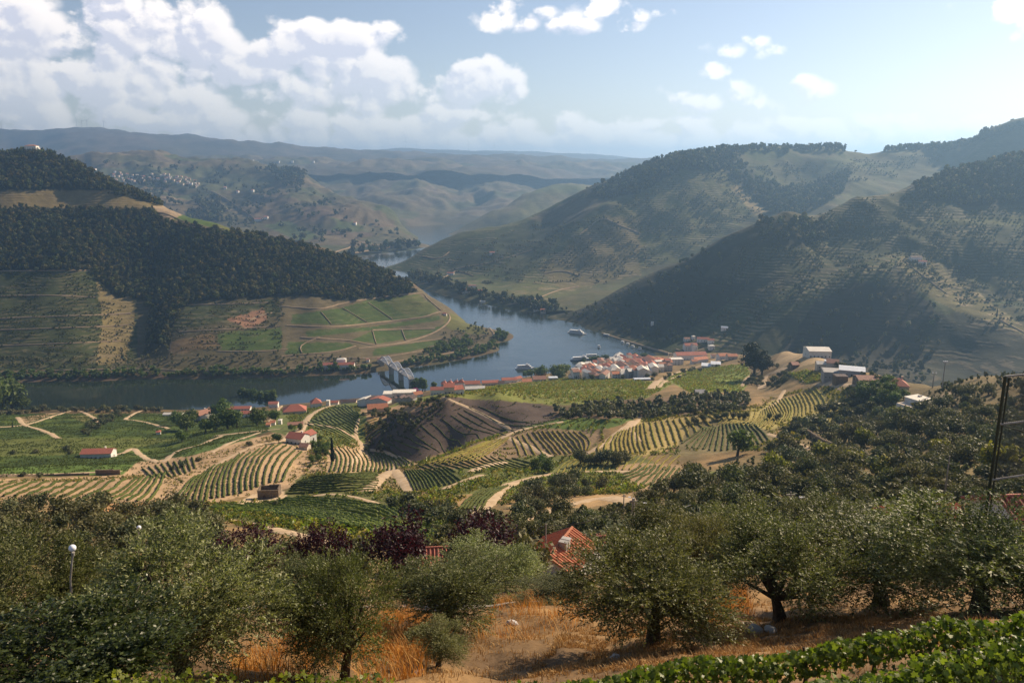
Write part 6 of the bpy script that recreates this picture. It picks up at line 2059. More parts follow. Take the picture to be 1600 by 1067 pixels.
# modern white villa
def villa(px, py):
    x, y, hit = LA.pick(px, py)
    y += 7
    z = float(LA.z(x, y))
    r = bpy.data.objects.new('modern_villa', None); COL.objects.link(r)
    r.location = (x, y, z); r.rotation_euler = (0, 0, math.radians(24))
    MB().box((0, 0, -.5), (17, 11, 5.0)).box((3.5, .8, 3.5), (10.5, 9.6, 3.0)).build('wall', M['white'], r)
    MB().box((3.5, .8, 5.12), (11.6, 10.6, .26)).build('roof', M['pale'], r)
    MB().box((-5.1, .8, 2.1), (6.4, 9.4, .2)).build('terrace', M['cream'], r)
    for i in range(4):
        o = MB().box((0, 0, 0), (2.0, .12, 2.2)).build('window', M['glass'], r, (-.2 + i * 2.45, -4.03, 3.5))
        MB().box((0, -.05, -1.15), (2.1, .2, .1)).build('frame', M['pale'], o)
    for i in range(3):
        MB().box((0, 0, 0), (3.2, .12, 2.0)).build('window', M['glass'], r, (-6.0 + i * 4.2, -5.53, .6))
    MB().box((-1.2, -6.3, .05), (13, 1.4, .2)).build('balcony', M['white'], r)
    MB().box((-1.2, -7.0, .7), (13, .08, 1.0)).build('balustrade', M['glass'], r)
    MB().box((6, 2, 5.6), (2, 1.5, .7)).build('skylight', M['grey'], r)
    tag(r, 'modern white flat roofed villa on the right slope', 'house')
    p = bpy.data.objects.new('swimming_pool', None); COL.objects.link(p)
    a = Vector((x, y, z)) + Matrix.Rotation(math.radians(24), 3, 'Z') @ Vector((-13, -1.5, 0))
    zz = z + .9
    p.location = (a.x, a.y, zz); p.rotation_euler = (0, 0, math.radians(24))
    MB().box((0, -2.2, -1.4), (8.6, .5, 3.2)).box((0, 2.2, -1.4), (8.6, .5, 3.2)).box((-4.05, 0, -1.4), (.5, 3.9, 3.2)).box((4.05, 0, -1.4), (.5, 3.9, 3.2)).build('basin', M['white'], p)
    MB().box((0, 0, -.6), (7.6, 3.9, .9)).build('water', M['pool'], p)
    tag(p, 'pale blue infinity pool left of the modern white villa', 'pool')


villa(1440, 632)

# village of white specks on the valley hill
RW = random.Random(8)
tiny = scatter_px([(165, 268), (215, 275), (250, 272), (300, 280), (320, 296), (300, 294), (240, 284), (205, 290), (180, 283)], 62, LE, 4.2, RW)
for (px, py) in tiny:
    rm = RW.choice(('tile', 'tile3', 'pale', 'tile2'))
    hp(px, py, RW.uniform(2.2, 4.0), RW.uniform(9, 14), RW.uniform(5, 9), RW.uniform(-40, 40), L=LE, name='village_house', rmat=rm, wmat=RW.choice(('cream', 'white', 'cream', 'grey')),
       label='far off white house of the hillside village at the upper left', group='houses of the distant hillside village')
for (px, py, w) in ((141, 266, 5), (148, 268, 5), (404, 346, 12), (416, 343, 6), (352, 296, 4), (395, 300, 4), (372, 302, 3), (555, 352, 4), (462, 385, 4)):
    hp(px, py, w, 16, 9, RW.uniform(-20, 20), L=LE, name='farm', rmat='tile', label='isolated far farm on the valley hill', group='isolated farms on the valley hill')
for (px, py, w) in ((311, 250, 5), (318, 250, 3), (378, 250, 4), (385, 251, 6), (395, 251, 4), (402, 252, 3), (436, 252, 3), (457, 252, 4), (490, 251, 3), (300, 250, 3)):
    hp(px, py + 4, w * .8, 30, 14, 5, L=LG, name='white_building', roof='flat', rmat='boat', wmat='boat', label='tiny white building on the hills below the mountain range', group='white buildings below the mountains')


# ------------------------------------------------------------------ bridge
def bridge():
    A, _ = at(597, 571, LB); B, _ = at(643, 611, LA)
    A = Vector((A.x, A.y, 15.0)); B = Vector((B.x, B.y, 13.5))
    d = (B - A); Ln = math.hypot(d.x, d.y)
    r = bpy.data.objects.new('arched_bridge', None); COL.objects.link(r)
    r.location = A; r.rotation_euler = (0, 0, math.atan2(d.y, d.x))
    slope = (B.z - A.z) / Ln
    W = 8.0
    mb = MB()
    for i in range(24):
        x = (i + .5) / 24 * Ln
        mb.box((x, 0, slope * x - .5), (Ln / 24, W, 1.0))
    mb.build('deck', M['concrete'], r)
    for s in (-1, 1):
        MB().tube([(0, s * (W / 2 - .1), 1.3), (Ln, s * (W / 2 - .1), 1.3 + slope * Ln)], .12, 5).build('railing', M['steel'], r)
    n = 3
    for i in range(n):
        x0, x1 = Ln * (i + .03) / n, Ln * (i + .97) / n
        for s in (-1, 1):
            pts = []
            for k in range(17):
                t = k / 16
                pts.append((x0 + (x1 - x0) * t, s * (W / 2 + .3), slope * (x0 + (x1 - x0) * t) + 4 * t * (1 - t) * 9.0))
            a = MB().tube(pts, .85, 6).build('arch', M['steel'], r)
            hg = MB()
            for k in range(1, 16):
                hg.tube([pts[k], (pts[k][0], pts[k][1], slope * pts[k][0])], .22, 4)
            for k in range(1, 15):
                hg.tube([pts[k], (pts[k + 1][0], pts[k + 1][1], slope * pts[k + 1][0])], .14, 4)
            hg.build('hanger', M['steel'], a)
        br = MB()
        for k in range(4, 13, 2):
            t = k / 16
            zz = slope * (x0 + (x1 - x0) * t) + 4 * t * (1 - t) * 9.0
            br.tube([(x0 + (x1 - x0) * t, -W / 2, zz), (x0 + (x1 - x0) * t, W / 2, zz)], .25, 4)
        br.build('cross_brace', M['steel'], r)
    for i in range(n + 1):
        x = Ln * i / n
        MB().box((x, 0, slope * x - 10), (4.0, W * .9, 18)).box((x, 0, slope * x - 1.6), (5, W + 1.2, 1.4)).build('pier', M['concrete'], r)
    tag(r, 'grey steel bridge with three pairs of arches crossing the river', 'bridge')


bridge()


# small footbridge and pylons beside the winery
def pylons():
    p, _ = at(1046, 566, LA)
    r = bpy.data.objects.new('pylon_gate', None); COL.objects.link(r); r.location = p; r.rotation_euler = (0, 0, .3)
    for s in (-1, 1):
        MB().box((s * 2.2, 0, 7), (1.2, 1.2, 15)).build('post', M['cream'], r)
    MB().box((0, 0, 13.5), (4, .8, .8)).build('beam', M['ochre'], r)
    tag(r, 'pair of tall cream posts at the small river mouth', 'gate')


pylons()


# ------------------------------------------------------------------ boats
def boat(px, py, ln_px, rot, label, decks=2, hull='boat'):
    a, t = ray_at(px, py)
    Y = -CAM_H / float(t); x = float(a) * Y
    dep = Y * math.cos(PITCH) + CAM_H * math.sin(PITCH)
    ln = ln_px * dep / F_PX
    w = max(3.2, ln * .17)
    r = bpy.data.objects.new('river_boat', None); COL.objects.link(r)
    r.location = (x, Y, 0); r.rotation_euler = (0, 0, math.radians(rot))
    n = 10
    v, f = [], []
    for i in range(n + 1):
        u = i / n
        hw = w / 2 * (1 - max(0, (u - .72) / .28) ** 2 * .95) * (.9 + .1 * min(1, u * 6))
        X = -ln / 2 + u * ln
        v += [(X, -hw * .8, -1), (X, -hw, 1.6), (X, hw, 1.6), (X, hw * .8, -1)]
    for i in range(n):
        b = i * 4
        f += [(b, b + 4, b + 5, b + 1), (b + 1, b + 5, b + 6, b + 2), (b + 2, b + 6, b + 7, b + 3), (b + 3, b + 7, b + 4, b)]
    f += [(0, 1, 2, 3), (n * 4 + 3, n * 4 + 2, n * 4 + 1, n * 4)]
    MB().add(v, f).build('hull', M[hull], r)
    for k in range(decks):
        L_ = ln * (.74 - .12 * k)
        c = MB().box((-ln * .05 - ln * .02 * k, 0, 1.6 + 2.5 * k + 1.2), (L_, w * (.82 - .1 * k), 2.3)).build('cabin', M['boat'], r)
        for s in (-1, 1):
            nw = max(3, int(L_ / 3))
            mb = MB()
            mb.box((-ln * .05 - ln * .02 * k, s * (w * (.82 - .1 * k) / 2 + .03), 1.6 + 2.5 * k + 1.5), (L_ * .92, .08, .9))
            mb.build('window_band', M['glass'], c)
        MB().box((-ln * .05 - ln * .02 * k, 0, 1.6 + 2.5 * k + 2.45), (L_ * 1.06, w * (.9 - .1 * k), .18)).build('deck_roof', M['boat'], r)
    if decks > 1:
        MB().box((ln * .12, 0, 1.6 + 2.5 * decks + 1.0), (ln * .1, w * .45, 1.8)).build('wheelhouse', M['boat'], r)
        MB().tube([(ln * .1, 0, 1.6 + 2.5 * decks), (ln * .1, 0, 1.6 + 2.5 * decks + 4)], .1, 5).build('mast', M['pole'], r)
    tag(r, label, 'boat')


boat(902, 521, 31, -28, 'white two decked cruise boat moored at the far bank', 2)
boat(820, 576, 30, 12, 'white cruise boat moored below the village roofs', 2)
boat(908, 563, 34, 10, 'long white boat moored behind the quay trees', 2, 'boatblue')
boat(925, 557, 22, 8, 'smaller white boat at the end of the quay', 1)
boat(948, 525, 12, -35, 'dark launch moored at the ramp below the far quay', 1, 'boatblue')
for i, (px, py) in enumerate(((976, 534), (984, 537), (992, 541), (1003, 544))):
    boat(px - 3, py + 2, 6, -30, ordinal(i, 4) + ' of the four small boats along the far quay', 1)
boat(936, 543, 5, 5, 'small open boat afloat near the village', 1)


# ------------------------------------------------------------------ wind turbines on the ranges
def turbine(px, L, hgt, label, rot):
    a, _ = ray_at(px, 240)
    tc = L.colT(float(a)); k = int(np.argmax(tc)); Y = L.Y[k]; x = float(a) * Y
    r = bpy.data.objects.new('wind_turbine', None); COL.objects.link(r)
    r.location = (x, Y, float(L.z(x, Y)) - 3); r.rotation_euler = (0, 0, rot)
    MB().tube([(0, 0, 0), (0, 0, hgt)], [1.9, 1.3], 6).build('tower', M['grey'], r)
    MB().box((0, -1, hgt), (2.4, 7, 2.4)).build('nacelle', M['grey'], r)
    for k in range(3):
        an = k * 2.094 + rot * 3
        c, s = math.cos(an), math.sin(an)
        MB().tube([(0, -6, hgt), (c * hgt * .3, -6, hgt + s * hgt * .3), (c * hgt * .6, -6, hgt + s * hgt * .6)], [.9, 1.3, .4], 4).build('blade', M['grey'], r)
    tag(r, label, 'wind turbine', 'wind turbines on the mountain ranges')


xs = (8, 125, 133, 141, 167)
for i, px in enumerate(xs):
    turbine(px, LH, 80, ordinal(i, 5) + ' of the wind turbines on the left mountain range', .3 + i * .21)
xs = (634, 652, 700, 732, 772)
for i, px in enumerate(xs):
    turbine(px, LI, 120, ordinal(i, 5) + ' of the wind turbines on the farthest blue range', .5 + i * .3)
# ------------------------------------------------------------------ foreground olives and neighbours
NEAR = [  # name, kind, px, top, Y, width px, label, variant
    ('olive_tree', 'olive_near', 20, 838, 19.5, 270, 'dark olive tree at the lower left edge', 0),
    ('olive_tree', 'olive_silver', 275, 816, 18.5, 330, 'large silvery sunlit olive tree at the lower left', 0),
    ('laurel_tree', 'broad_near', 150, 962, 14.0, 330, 'dark glossy leaved tree in the lower left corner', 0),
    ('olive_tree', 'olive_near', 532, 862, 19.5, 190, 'slender olive with bare trunk in golden grass left of centre', 1),
    ('olive_tree', 'olive_near', 475, 866, 34, 110, 'olive tree behind the slender one left of centre', 2),
    ('olive_tree', 'olive_near', 705, 862, 27, 185, 'round olive tree in the middle behind the small young olive', 2),
    ('olive_tree', 'olive_silver', 765, 842, 40, 160, 'pale sunlit olive in front of the tiled roof', 1),
    ('olive_tree', 'olive_near', 850, 900, 36, 110, 'low olive tree right in front of the tiled roof', 1),
    ('young_olive', 'olive_silver', 685, 966, 20.5, 92, 'small bushy young olive standing alone in golden grass', 1),
    ('olive_tree', 'olive_near', 1025, 828, 22, 250, 'big olive tree right of centre above the golden grass', 0),
    ('olive_tree', 'olive_near', 1050, 778, 50, 190, 'tall olive behind the big one right of centre', 2),
    ('olive_tree', 'olive_near', 962, 842, 46, 100, 'olive tree between tiled roof and utility pole', 1),
    ('olive_tree', 'olive_near', 1225, 812, 24.5, 235, 'dark olive with thick trunk on the bare brown bank', 1),
    ('olive_tree', 'olive_near', 1385, 790, 26, 250, 'dark spreading olive right of the thick trunked one', 2),
    ('olive_tree', 'olive_near', 1545, 775, 22, 310, 'dark olive at the right edge below the fence', 0),
    ('olive_tree', 'olive_near', 1170, 770, 62, 150, 'olive in the back row above the dark thick trunked one', 0),
    ('olive_tree', 'olive_near', 1290, 768, 66, 150, 'second olive of the back row on the right', 1),
    ('olive_tree', 'olive_near', 1440, 782, 45, 150, 'olive in the back row left of the fence', 2),
    ('olive_tree', 'olive_near', 1110, 800, 38, 130, 'narrow olive filling the gap right of the big central one', 0),
    ('olive_tree', 'olive_near', 140, 872, 40, 150, 'olive behind the white globe lamp', 1),
    ('olive_tree', 'olive_near', -60, 870, 36, 200, 'olive cut by the left edge of the picture', 2),
]
NEAR = [(n_, k_, p_, t_ + (13 if Y_ < 35 else 12), Y_, w_ * .93, l_, v_) for (n_, k_, p_, t_, Y_, w_, l_, v_) in NEAR]
for (nm, kd, px, top, Y, wpx, lab, var) in NEAR:
    tree_px(nm, kd, px, top + 150, LA, wpx, top, lab, 'foreground olive trees' if kd != 'broad_near' else None, Y=Y, var=var)
for i, (px, top, Y, wpx) in enumerate(((393, 826, 60, 80), (503, 822, 64, 70), (630, 806, 66, 96), (738, 800, 68, 86))):
    tree_px('plum_tree', 'plum', px, top + 60, LA, wpx, top, ordinal(i, 4) + ' of the four dark purple plum trees', 'purple plum trees', Y=Y, var=i)
# hillside between the purple trees and the near olives
for i, (px, top, Y, wpx, kd) in enumerate(((560, 842, 80, 60, 'olive_far'), (450, 842, 85, 60, 'olive_far'), (330, 838, 95, 60, 'olive_far'), (690, 836, 90, 60, 'olive_far'), (820, 838, 75, 70, 'olive_far'), (905, 838, 95, 70, 'olive_far'),
                                          (980, 826, 110, 60, 'olive_far'), (935, 812, 125, 50, 'olive_far'), (1100, 790, 100, 70, 'olive_far'), (1230, 775, 100, 80, 'olive_far'), (1340, 778, 90, 80, 'olive_far'), (1470, 772, 80, 80, 'olive_far'), (1580, 786, 60, 90, 'olive_far'), (870, 820, 120, 50, 'olive_far'))):
    tree_px('olive_tree', kd, px, top + 40, LA, wpx, top, 'olive tree in the middle rank behind the foreground olives', 'olives of the middle rank', Y=Y)


# ------------------------------------------------------------------ dry golden grass
def grass(name, label, polys, n, hgt, seed, mat):
    rng = np.random.default_rng(seed)
    V, F, b = [], [], 0
    for poly in polys:
        W = np.array([LA.pick(*q)[:2] for q in densify(poly, 15)])
        x0, y0 = W.min(0); x1, y1 = W.max(0)
        k = int(n / len(polys))
        gx, gy = rng.uniform(x0, x1, k), rng.uniform(y0, y1, k)
        z = LA.z(gx, gy)
        px, py = project(gx / gy, (z - CAM_H) / gy)
        dens = fbm(gx / 1.3, gy / 1.3, seed, 3)
        m = inpoly(px, py, poly) & (dens > -.25 + .3 * rng.random(k))
        gx, gy, z, dens = gx[m], gy[m], z[m], dens[m]
        k = len(gx)
        a = rng.uniform(0, 6.28, k); ln = hgt * rng.uniform(.45, 1.25, k) * (1 + .5 * np.clip(dens, -.5, 1)); lean = rng.uniform(.15, 1.15, k) * ln
        w = rng.uniform(.005, .012, k) * 1.25
        dx, dy = np.cos(a), np.sin(a)
        p0 = np.c_[gx - dy * w, gy + dx * w, z - .03]; p1 = np.c_[gx + dy * w, gy - dx * w, z - .03]
        p2 = np.c_[gx + dx * lean * .4 + dy * w * .8, gy + dy * lean * .4 - dx * w * .8, z + ln * .6]; p3 = np.c_[gx + dx * lean * .4 - dy * w * .8, gy + dy * lean * .4 + dx * w * .8, z + ln * .6]
        p4 = np.c_[gx + dx * lean, gy + dy * lean, z + ln * .95]
        v = np.stack([p0, p1, p2, p3, p4], 1).reshape(-1, 3)
        i = np.arange(k) * 5 + b
        V.append(v); F.append((np.c_[i, i + 1, i + 2, i + 3], np.c_[i + 3, i + 2, i + 4])); b += len(v)
    o = link(name, mesh_np(name, np.concatenate(V), [np.concatenate([f[0] for f in F]), np.concatenate([f[1] for f in F])], mat))
    tag(o, label, None, None, 'stuff')


grass('dry_grass', 'tall golden dry grass on the bank between the foreground olives', [[(740, 1010), (770, 945), (830, 925), (900, 935), (960, 960), (900, 985), (830, 1000)], [(330, 1067), (420, 1000), (500, 990), (620, 960), (650, 985), (600, 1030), (450, 1075)], [(1090, 960), (1160, 925), (1180, 960), (1110, 985)], [(560, 980), (640, 950), (720, 990), (660, 1060), (560, 1070)]], 30000, .55, 3, M['grass'])
grass('short_grass', 'short dry brown grass covering the near bank', [[(250, 1090), (500, 1000), (800, 960), (1200, 940), (1500, 950), (1640, 1000), (1640, 1100), (250, 1100)], [(820, 1060), (880, 985), (1100, 970), (1400, 960), (1450, 1000), (1100, 1040)]], 85000, .13, 5, M['straw'])


# ------------------------------------------------------------------ foreground vine rows with real leaves
def vine_leaf_template():
    r = [1.0, .62, .95, .55, .80, .50, .35]
    pts = [(0, 0)]
    n = 13
    prof = [.30, .55, .85, .60, .98, .66, 1.10, .66, .98, .60, .85, .55, .30]
    out = []
    for i in range(n):
        a = math.radians(-150 + 300 * i / (n - 1)) + math.pi / 2
        out.append((math.cos(a) * prof[i], math.sin(a) * prof[i]))
    v = np.array([(0, 0, .0)] + [(x, y, -.12 * (x * x + y * y) + .05 * math.sin(9 * x)) for x, y in out])
    f = np.array([(0, i, i + 1) for i in range(1, n)])
    return v, f


def near_vines(name, ends, n_leaf, h, w, seed, label, trunks=True):
    """ends: world points along the row"""
    rng = np.random.default_rng(seed)
    tv, tf = vine_leaf_template()
    P = np.array(ends, float)
    d = np.r_[0, np.cumsum(np.hypot(*np.diff(P, axis=0).T))]
    s = rng.uniform(0, d[-1], n_leaf)
    x, y = np.interp(s, d, P[:, 0]), np.interp(s, d, P[:, 1])
    tdir = (P[-1] - P[0]) / np.linalg.norm(P[-1] - P[0]); nd = np.array((-tdir[1], tdir[0]))
    lump = .5 + .5 * np.clip(fbm(s / 1.1, s * 0 + seed, seed, 3) + .4, -.8, 1.2)
    u = rng.standard_normal(n_leaf) * .42
    hh = rng.random(n_leaf) ** .62
    top = h * (.62 + .45 * lump)
    px_, py_ = x + nd[0] * u * w, y + nd[1] * u * w
    z = LA.z(px_, py_) + .25 + hh * top * np.sqrt(np.clip(1 - (u / 1.5) ** 2, .1, 1))
    N = np.c_[nd[0] * np.sign(u) * .5 + .5 * rng.standard_normal(n_leaf), nd[1] * np.sign(u) * .5 - .25 + .5 * rng.standard_normal(n_leaf), .6 + .5 * rng.standard_normal(n_leaf)]
    N /= np.linalg.norm(N, axis=1)[:, None]
    R = rng.standard_normal((n_leaf, 3)); U = R - N * np.sum(R * N, 1)[:, None]; U /= np.linalg.norm(U, axis=1)[:, None]
    V = np.cross(N, U)
    sc = rng.uniform(.035, .075, n_leaf)[:, None, None]
    C = np.c_[px_, py_, z][:, None, :]
    co = C + sc * (tv[None, :, 0:1] * U[:, None, :] + tv[None, :, 1:2] * V[:, None, :] + tv[None, :, 2:3] * N[:, None, :])
    k = len(tv)
    f = (tf[None] + (np.arange(n_leaf) * k)[:, None, None]).reshape(-1, 3)
    r = bpy.data.objects.new(name, None); COL.objects.link(r)
    r.location = (float(P[0, 0]), float(P[0, 1]), float(LA.z(P[0, 0], P[0, 1])))
    off = np.array(r.location)
    link('foliage', mesh_np('foliage', co.reshape(-1, 3) - off, f, M['vine']), parent=r)
    mb = MB(); st = MB()
    q = 0.5
    while q < d[-1]:
        xx, yy = float(np.interp(q, d, P[:, 0])), float(np.interp(q, d, P[:, 1])); zz = float(LA.z(xx, yy))
        a = rng.uniform(-.12, .12, 4)
        m1 = MB().tube([(xx - off[0], yy - off[1], zz - .2 - off[2]), (xx + a[0] - off[0], yy + a[1] - off[1], zz + .4 - off[2]), (xx + a[2] - off[0], yy + a[3] - off[1], zz + .85 - off[2])], [.035, .028, .02], 5)
        m1.build('stem', M['bark'], r)
        q += 1.1
    tag(r, label, 'vine row', 'foreground vine rows')


def line_at(pts, Ys):
    out = []
    for (px, py), Y in zip(pts, Ys):
        a, t = ray_at(px, py); out.append((float(a) * Y, Y))
    return out


near_vines('vine_row', line_at([(690, 1050), (1000, 1040), (1300, 1010), (1500, 985), (1720, 960)], [11.6, 11.5, 11.2, 11.0, 10.9]), 7000, .62, .48, 4, 'leafy bright green vine row crossing the lower right corner')
near_vines('vine_row', line_at([(1180, 1080), (1400, 1070), (1600, 1040), (1750, 1020)], [8.9, 8.9, 9.0, 9.1]), 3600, .7, .5, 6, 'nearest vine row cut by the bottom right corner')
near_vines('vine_row', line_at([(150, 1080), (420, 1076), (620, 1072)], [11.6, 11.7, 11.8]), 900, .75, .45, 9, 'thin low vine shoots at the bottom edge left of centre')


# ------------------------------------------------------------------ stones on the bank
def stone(px, py, size, label, seed):
    x, y, hit = LA.pick(px, py)
    rng = np.random.default_rng(seed)
    import bmesh
    bm = bmesh.new(); bmesh.ops.create_icosphere(bm, subdivisions=2, radius=1)
    for v in bm.verts:
        v.co *= 1 + .22 * math.sin(v.co.x * 3.1 + seed) * math.cos(v.co.y * 2.7 + seed) + rng.uniform(-.08, .08)
        v.co.x *= 1.35; v.co.z *= .6
    me = bpy.data.meshes.new('stone'); bm.to_mesh(me); bm.free(); me.materials.append(M['grey'])
    o = link('stone', me, (x, y, float(LA.z(x, y)) + size * .15), rng.uniform(0, 6), size)
    tag(o, label, 'stone', 'stones on the near bank')


stone(1182, 986, .26, 'pale rounded stone on the bank below the thick trunked olive', 2)
stone(960, 1030, .18, 'small dark stone on the bare brown bank', 4)
stone(655, 1052, .14, 'small pale stone at the bottom below the young olive', 6)
stone(800, 975, .22, 'stone half hidden in the golden grass', 7)
stone(1205, 985, .2, 'flat stone right of the pale rounded one', 9)


# ------------------------------------------------------------------ houses just below
def near_house(px_roof, top, Y, w, d, h, rot, label, name='house', rmat='tile2', rise=1.9, chimneys=0):
    a, t = ray_at(px_roof, top)
    x = float(a) * Y
    z_top = float(t) * Y + CAM_H
    z0 = z_top - h - rise - .2
    r = house(name, (x, Y, z0), w, d, h, rot, 'gable', rmat, 'white', label, windows=3, rise=rise)
    roof = [c for c in r.children if c.name.startswith('roof')][0]
    # courses of half-round tiles
    cols = int(w / .42)
    n = 0
    for s in (-1, 1):
        mb = MB()
        sl = math.hypot(d / 2 + .45, rise * (1 + .9 / d))
        for c in range(cols + 1):
            xx = -w / 2 - .4 + (w + .8) * c / cols
            e = h - rise * .45 / (d / 2) + .24
            mb.tube([(xx, s * (d / 2 + .5), e), (xx, 0, h + rise + .26)], .11, 5, False)
        mb.build('tile_courses', M[rmat], roof)
    MB().tube([(-w / 2 - .45, 0, h + rise + .26), (w / 2 + .45, 0, h + rise + .26)], .16, 6).build('ridge_tiles', M[rmat], roof)
    for k in range(chimneys):
        MB().box((-w * .12 + k * .9, -d * .1, h + rise * .9), (.5, .9, 1.8)).box((-w * .12 + k * .9, -d * .1, h + rise * .9 + .95), (.7, 1.1, .14)).build('chimney', M['grey'], roof)
    return r


near_house(876, 846, 86, 7.5, 7.0, 4.2, 66, 'tiled roof house with chimney seen between the olives', chimneys=2)
near_house(950, 838, 105, 5.5, 7, 3.2, 4, 'dark red roofed shed left of the utility pole', rmat='tile', rise=1.3)
near_house(672, 856, 88, 7, 8, 4, 6, 'house whose red roof just shows above the middle olives', rmat='tile')
near_house(1480, 799, 70, 9, 8, 3.6, 5, 'house whose orange roof peeps over the right olives', rmat='tile2', rise=1.2)
near_house(1675, 772, 55, 11, 7, 3.6, 5, 'house with long red roof behind the tall fence', rmat='tile', rise=1.6)
# pale terrace with railing beside the tiled roof
a, t = ray_at(912, 880)
r = bpy.data.objects.new('roof_terrace', None); COL.objects.link(r); r.location = (float(a) * 84, 84, float(t) * 84 + CAM_H); r.rotation_euler = (0, 0, .1)
MB().box((0, 0, -2.5), (6, 5, 5)).build('wall', M['white'], r)
for k in range(5):
    MB().tube([(-2.9 + k * 1.45, -2.4, 0), (-2.9 + k * 1.45, -2.4, 1.0)], .04, 5).build('post', M['pole'], r)
MB().tube([(-2.9, -2.4, 1.0), (2.9, -2.4, 1.0)], .04, 5).build('handrail', M['pole'], r)
tag(r, 'white terrace with metal railing beside the tiled roof', 'terrace')

# lane between the trees
xs = np.linspace(-34, 4, 60)
ribbon('lane', np.c_[xs, 39 + .04 * xs + 1.5 * np.sin(xs / 14)], LA, 4.2, M['asphalt'], .10, .05)


# ------------------------------------------------------------------ lamps, poles, cables
def pole_base(px, Y):
    a, t = ray_at(px, 850); x = float(a) * Y
    return x, float(LA.z(x, Y))


def globe_lamp(px, py, Y, label, rad=.19):
    a, t = ray_at(px, py)
    x, zt = float(a) * Y, float(t) * Y + CAM_H
    z0 = float(LA.z(x, Y))
    r = bpy.data.objects.new('street_lamp', None); COL.objects.link(r); r.location = (x, Y, z0)
    h = zt - z0
    MB().tube([(-.25, 0, -.3), (-.22, 0, h * .55), (-.16, 0, h - .9), (-.05, 0, h - .35), (0, 0, h - .15)], [k_ * rad / .19 for k_ in (.07, .06, .05, .045, .05)], 7).build('post', M['pole'], r)
    mb = MB()
    import bmesh
    bm = bmesh.new(); bmesh.ops.create_uvsphere(bm, u_segments=14, v_segments=10, radius=rad)
    me = bpy.data.meshes.new('globe'); bm.to_mesh(me); bm.free(); me.materials.append(M['globe'])
    for p in me.polygons: p.use_smooth = True
    link('globe', me, (0, 0, h), parent=r)
    MB().tube([(0, 0, h - .22), (0, 0, h - .12)], [.07 * rad / .19, .10 * rad / .19], 8).build('collar', M['pole'], r)
    tag(r, label, 'street lamp')


globe_lamp(113, 856, 18.6, 'street lamp with white globe above the left foreground olives', .095)
globe_lamp(217, 824, 60, 'white globe lamp peeping over the silvery olive')


def utility_pole(px, top, Y, label, head=True, rad=.13):
    a, t = ray_at(px, top)
    x, zt = float(a) * Y, float(t) * Y + CAM_H
    z0 = float(LA.z(x, Y)); h = zt - z0
    r = bpy.data.objects.new('utility_pole', None); COL.objects.link(r); r.location = (x, Y, z0)
    MB().tube([(0, 0, -.5), (0, 0, h)], [rad * 1.2, rad * .85], 8).build('post', M['pole'], r)
    if head:
        MB().box((0, 0, h - .35), (.9, .12, .12)).build('cross_arm', M['pole'], r)
        l = MB().tube([(.05, 0, h - .7), (.6, -.1, h - .55), (1.0, -.15, h - .55)], .035, 5).build('lamp_arm', M['pole'], r)
        MB().box((1.15, -.15, h - .58), (.55, .26, .16)).build('lamp_head', M['globe'], l)
    tag(r, label, 'utility pole')
    return Vector((x, Y, zt))


T1 = utility_pole(990, 778, 80, 'grey utility pole with street lamp right of the tiled roof', rad=.2)
T2 = utility_pole(853, 818, 86, 'thin pole behind the chimney of the tiled roof', False, .09)
T3 = utility_pole(1484, 712, 120, 'thin brown pole among the scrub of the right slope', False, .12)
utility_pole(975, 772, 150, 'white lamp head on a pole by the sandy road', True, .12)
utility_pole(1236, 768, 75, 'lamp pole peeping over the back row of olives', True, .08)
utility_pole(1438, 772, 60, 'lamp pole peeping over the olives left of the fence', True, .07)


def cable(p, q, sag, label):
    pts = []
    for k in range(25):
        t = k / 24
        v = p.lerp(q, t); v.z -= sag * 4 * t * (1 - t)
        pts.append(tuple(v))
    o = MB().tube(pts, .028, 4).build('cable', M['wire'])
    tag(o, label, 'cable')


cable(T1 + Vector((0, 0, -.35)), T2 + Vector((0, 0, -.1)), 1.0, 'black cable from the grey utility pole to the thin pole')
a, t = ray_at(760, 850); cable(T2 + Vector((0, 0, -.1)), Vector((float(a) * 95, 95, float(t) * 95 + CAM_H)), .8, 'black cable leaving the thin pole to the left')
a, t = ray_at(1080, 788); cable(T1 + Vector((0, 0, -.35)), Vector((float(a) * 90, 90, float(t) * 90 + CAM_H)), .8, 'short black cable leaving the grey utility pole to the right')


def floodlight(px, top, py_base, label, heads):
    x, y, hit = LA.pick(px, py_base)
    a, t = ray_at(px, top)
    z0 = float(LA.z(x, y)); h = float(t) * y + CAM_H - z0
    r = bpy.data.objects.new('floodlight_mast', None); COL.objects.link(r); r.location = (x, y, z0)
    MB().tube([(0, 0, -1), (0, 0, h)], [.38, .24], 8).build('mast', M['pole'], r)
    MB().box((0, 0, h - .3), (2.6, .25, .25)).build('cross_arm', M['pole'], r)
    for k in range(heads):
        MB().box((-1.1 + 2.2 * k / max(1, heads - 1), -.2, h + .15), (.7, .5, .6)).build('floodlight', M['globe'], r)
    tag(r, label, 'mast')


floodlight(1472, 565, 606, 'tall floodlight mast behind the modern villa', 3)
floodlight(1457, 583, 606, 'short floodlight mast left of the tall one', 2)


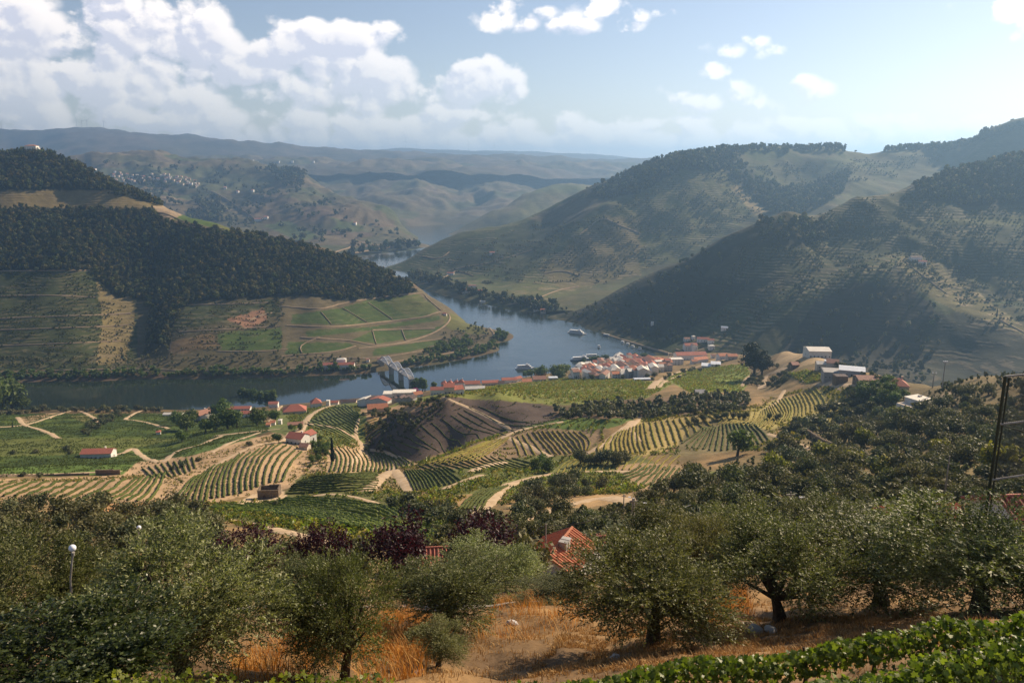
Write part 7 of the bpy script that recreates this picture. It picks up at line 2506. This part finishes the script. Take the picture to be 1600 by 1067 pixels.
# ------------------------------------------------------------------ tall fence at the right edge
def fence():
    Y = 24.0
    def w(px, py, Yd=Y):
        a, t = ray_at(px, py); return Vector((float(a) * Yd, Yd, float(t) * Yd + CAM_H))
    top = w(1571, 588); z0 = float(LA.z(top.x, Y))
    r = bpy.data.objects.new('court_fence', None); COL.objects.link(r); r.location = (top.x, Y, z0)
    o = r.location
    H = top.z - z0
    def L_(v): return tuple(v - o)
    Ex, Ey = 3.0, .9                 # the fence runs right and a little away
    MB().tube([(0, 0, -.5), (0, 0, H)], .05, 8).build('post', M['darkmetal'], r)
    MB().tube([(.16, .05, -.5), (.16, .05, H - .05)], .028, 6).build('brace_post', M['darkmetal'], r)
    MB().tube([(Ex, Ey, -.5), (Ex, Ey, H)], .05, 8).build('post', M['darkmetal'], r)
    zs = (H, H - 1.62, H - 3.55)
    for z in zs:
        MB().tube([(0, 0, z), (Ex, Ey, z)], .035, 6).build('rail', M['pole'], r)
    MB().tube([(0, 0, H - 1.62), (Ex, Ey, H - 2.6)], .026, 6).build('stay', M['darkmetal'], r)
    mb = MB()
    st = .085
    hgt = 3.55
    lw = math.hypot(Ex, Ey)
    n = int((lw + hgt) / st)
    for k in range(n):
        for sg in (1, -1):
            c = k * st
            p = []
            u0 = c - hgt; v0 = 0.0
            u1 = c; v1 = hgt
            if u0 < 0: v0 = -u0; u0 = 0
            if u1 > lw: v1 = hgt - (u1 - lw); u1 = lw
            if v1 <= v0: continue
            if sg < 0:
                u0, u1 = lw - u0, lw - u1
            f = lambda u, v: (Ex * u / lw, Ey * u / lw, H - hgt + v)
            mb.tube([f(u0, v0), f(u1, v1)], .0055, 3, False)
    mb.build('chain_link_mesh', M['wire'], r)
    tag(r, 'tall dark chain link fence at the right edge', 'fence')


fence()


# ------------------------------------------------------------------ labels of look-alikes that can be told apart by their order
by = {}
for o in COL.objects:
    if o.parent is None and o.get('label') and o.get('category'):
        by.setdefault(o['label'], []).append(o)
for lab, lst in by.items():
    if 2 <= len(lst) <= 28 and len(lab.split()) <= 12:
        def pxof(o):
            v = o.location if o.location.length > 0 else o.matrix_world @ Vector(o.bound_box[0])
            return float(project(v.x / max(1, v.y), (v.z - CAM_H) / max(1, v.y))[0])
        lst.sort(key=pxof)
        for k, o in enumerate(lst):
            o['label'] = ordinal(k, len(lst)) + ' ' + lab
            if 'group' not in o:
                o['group'] = lab
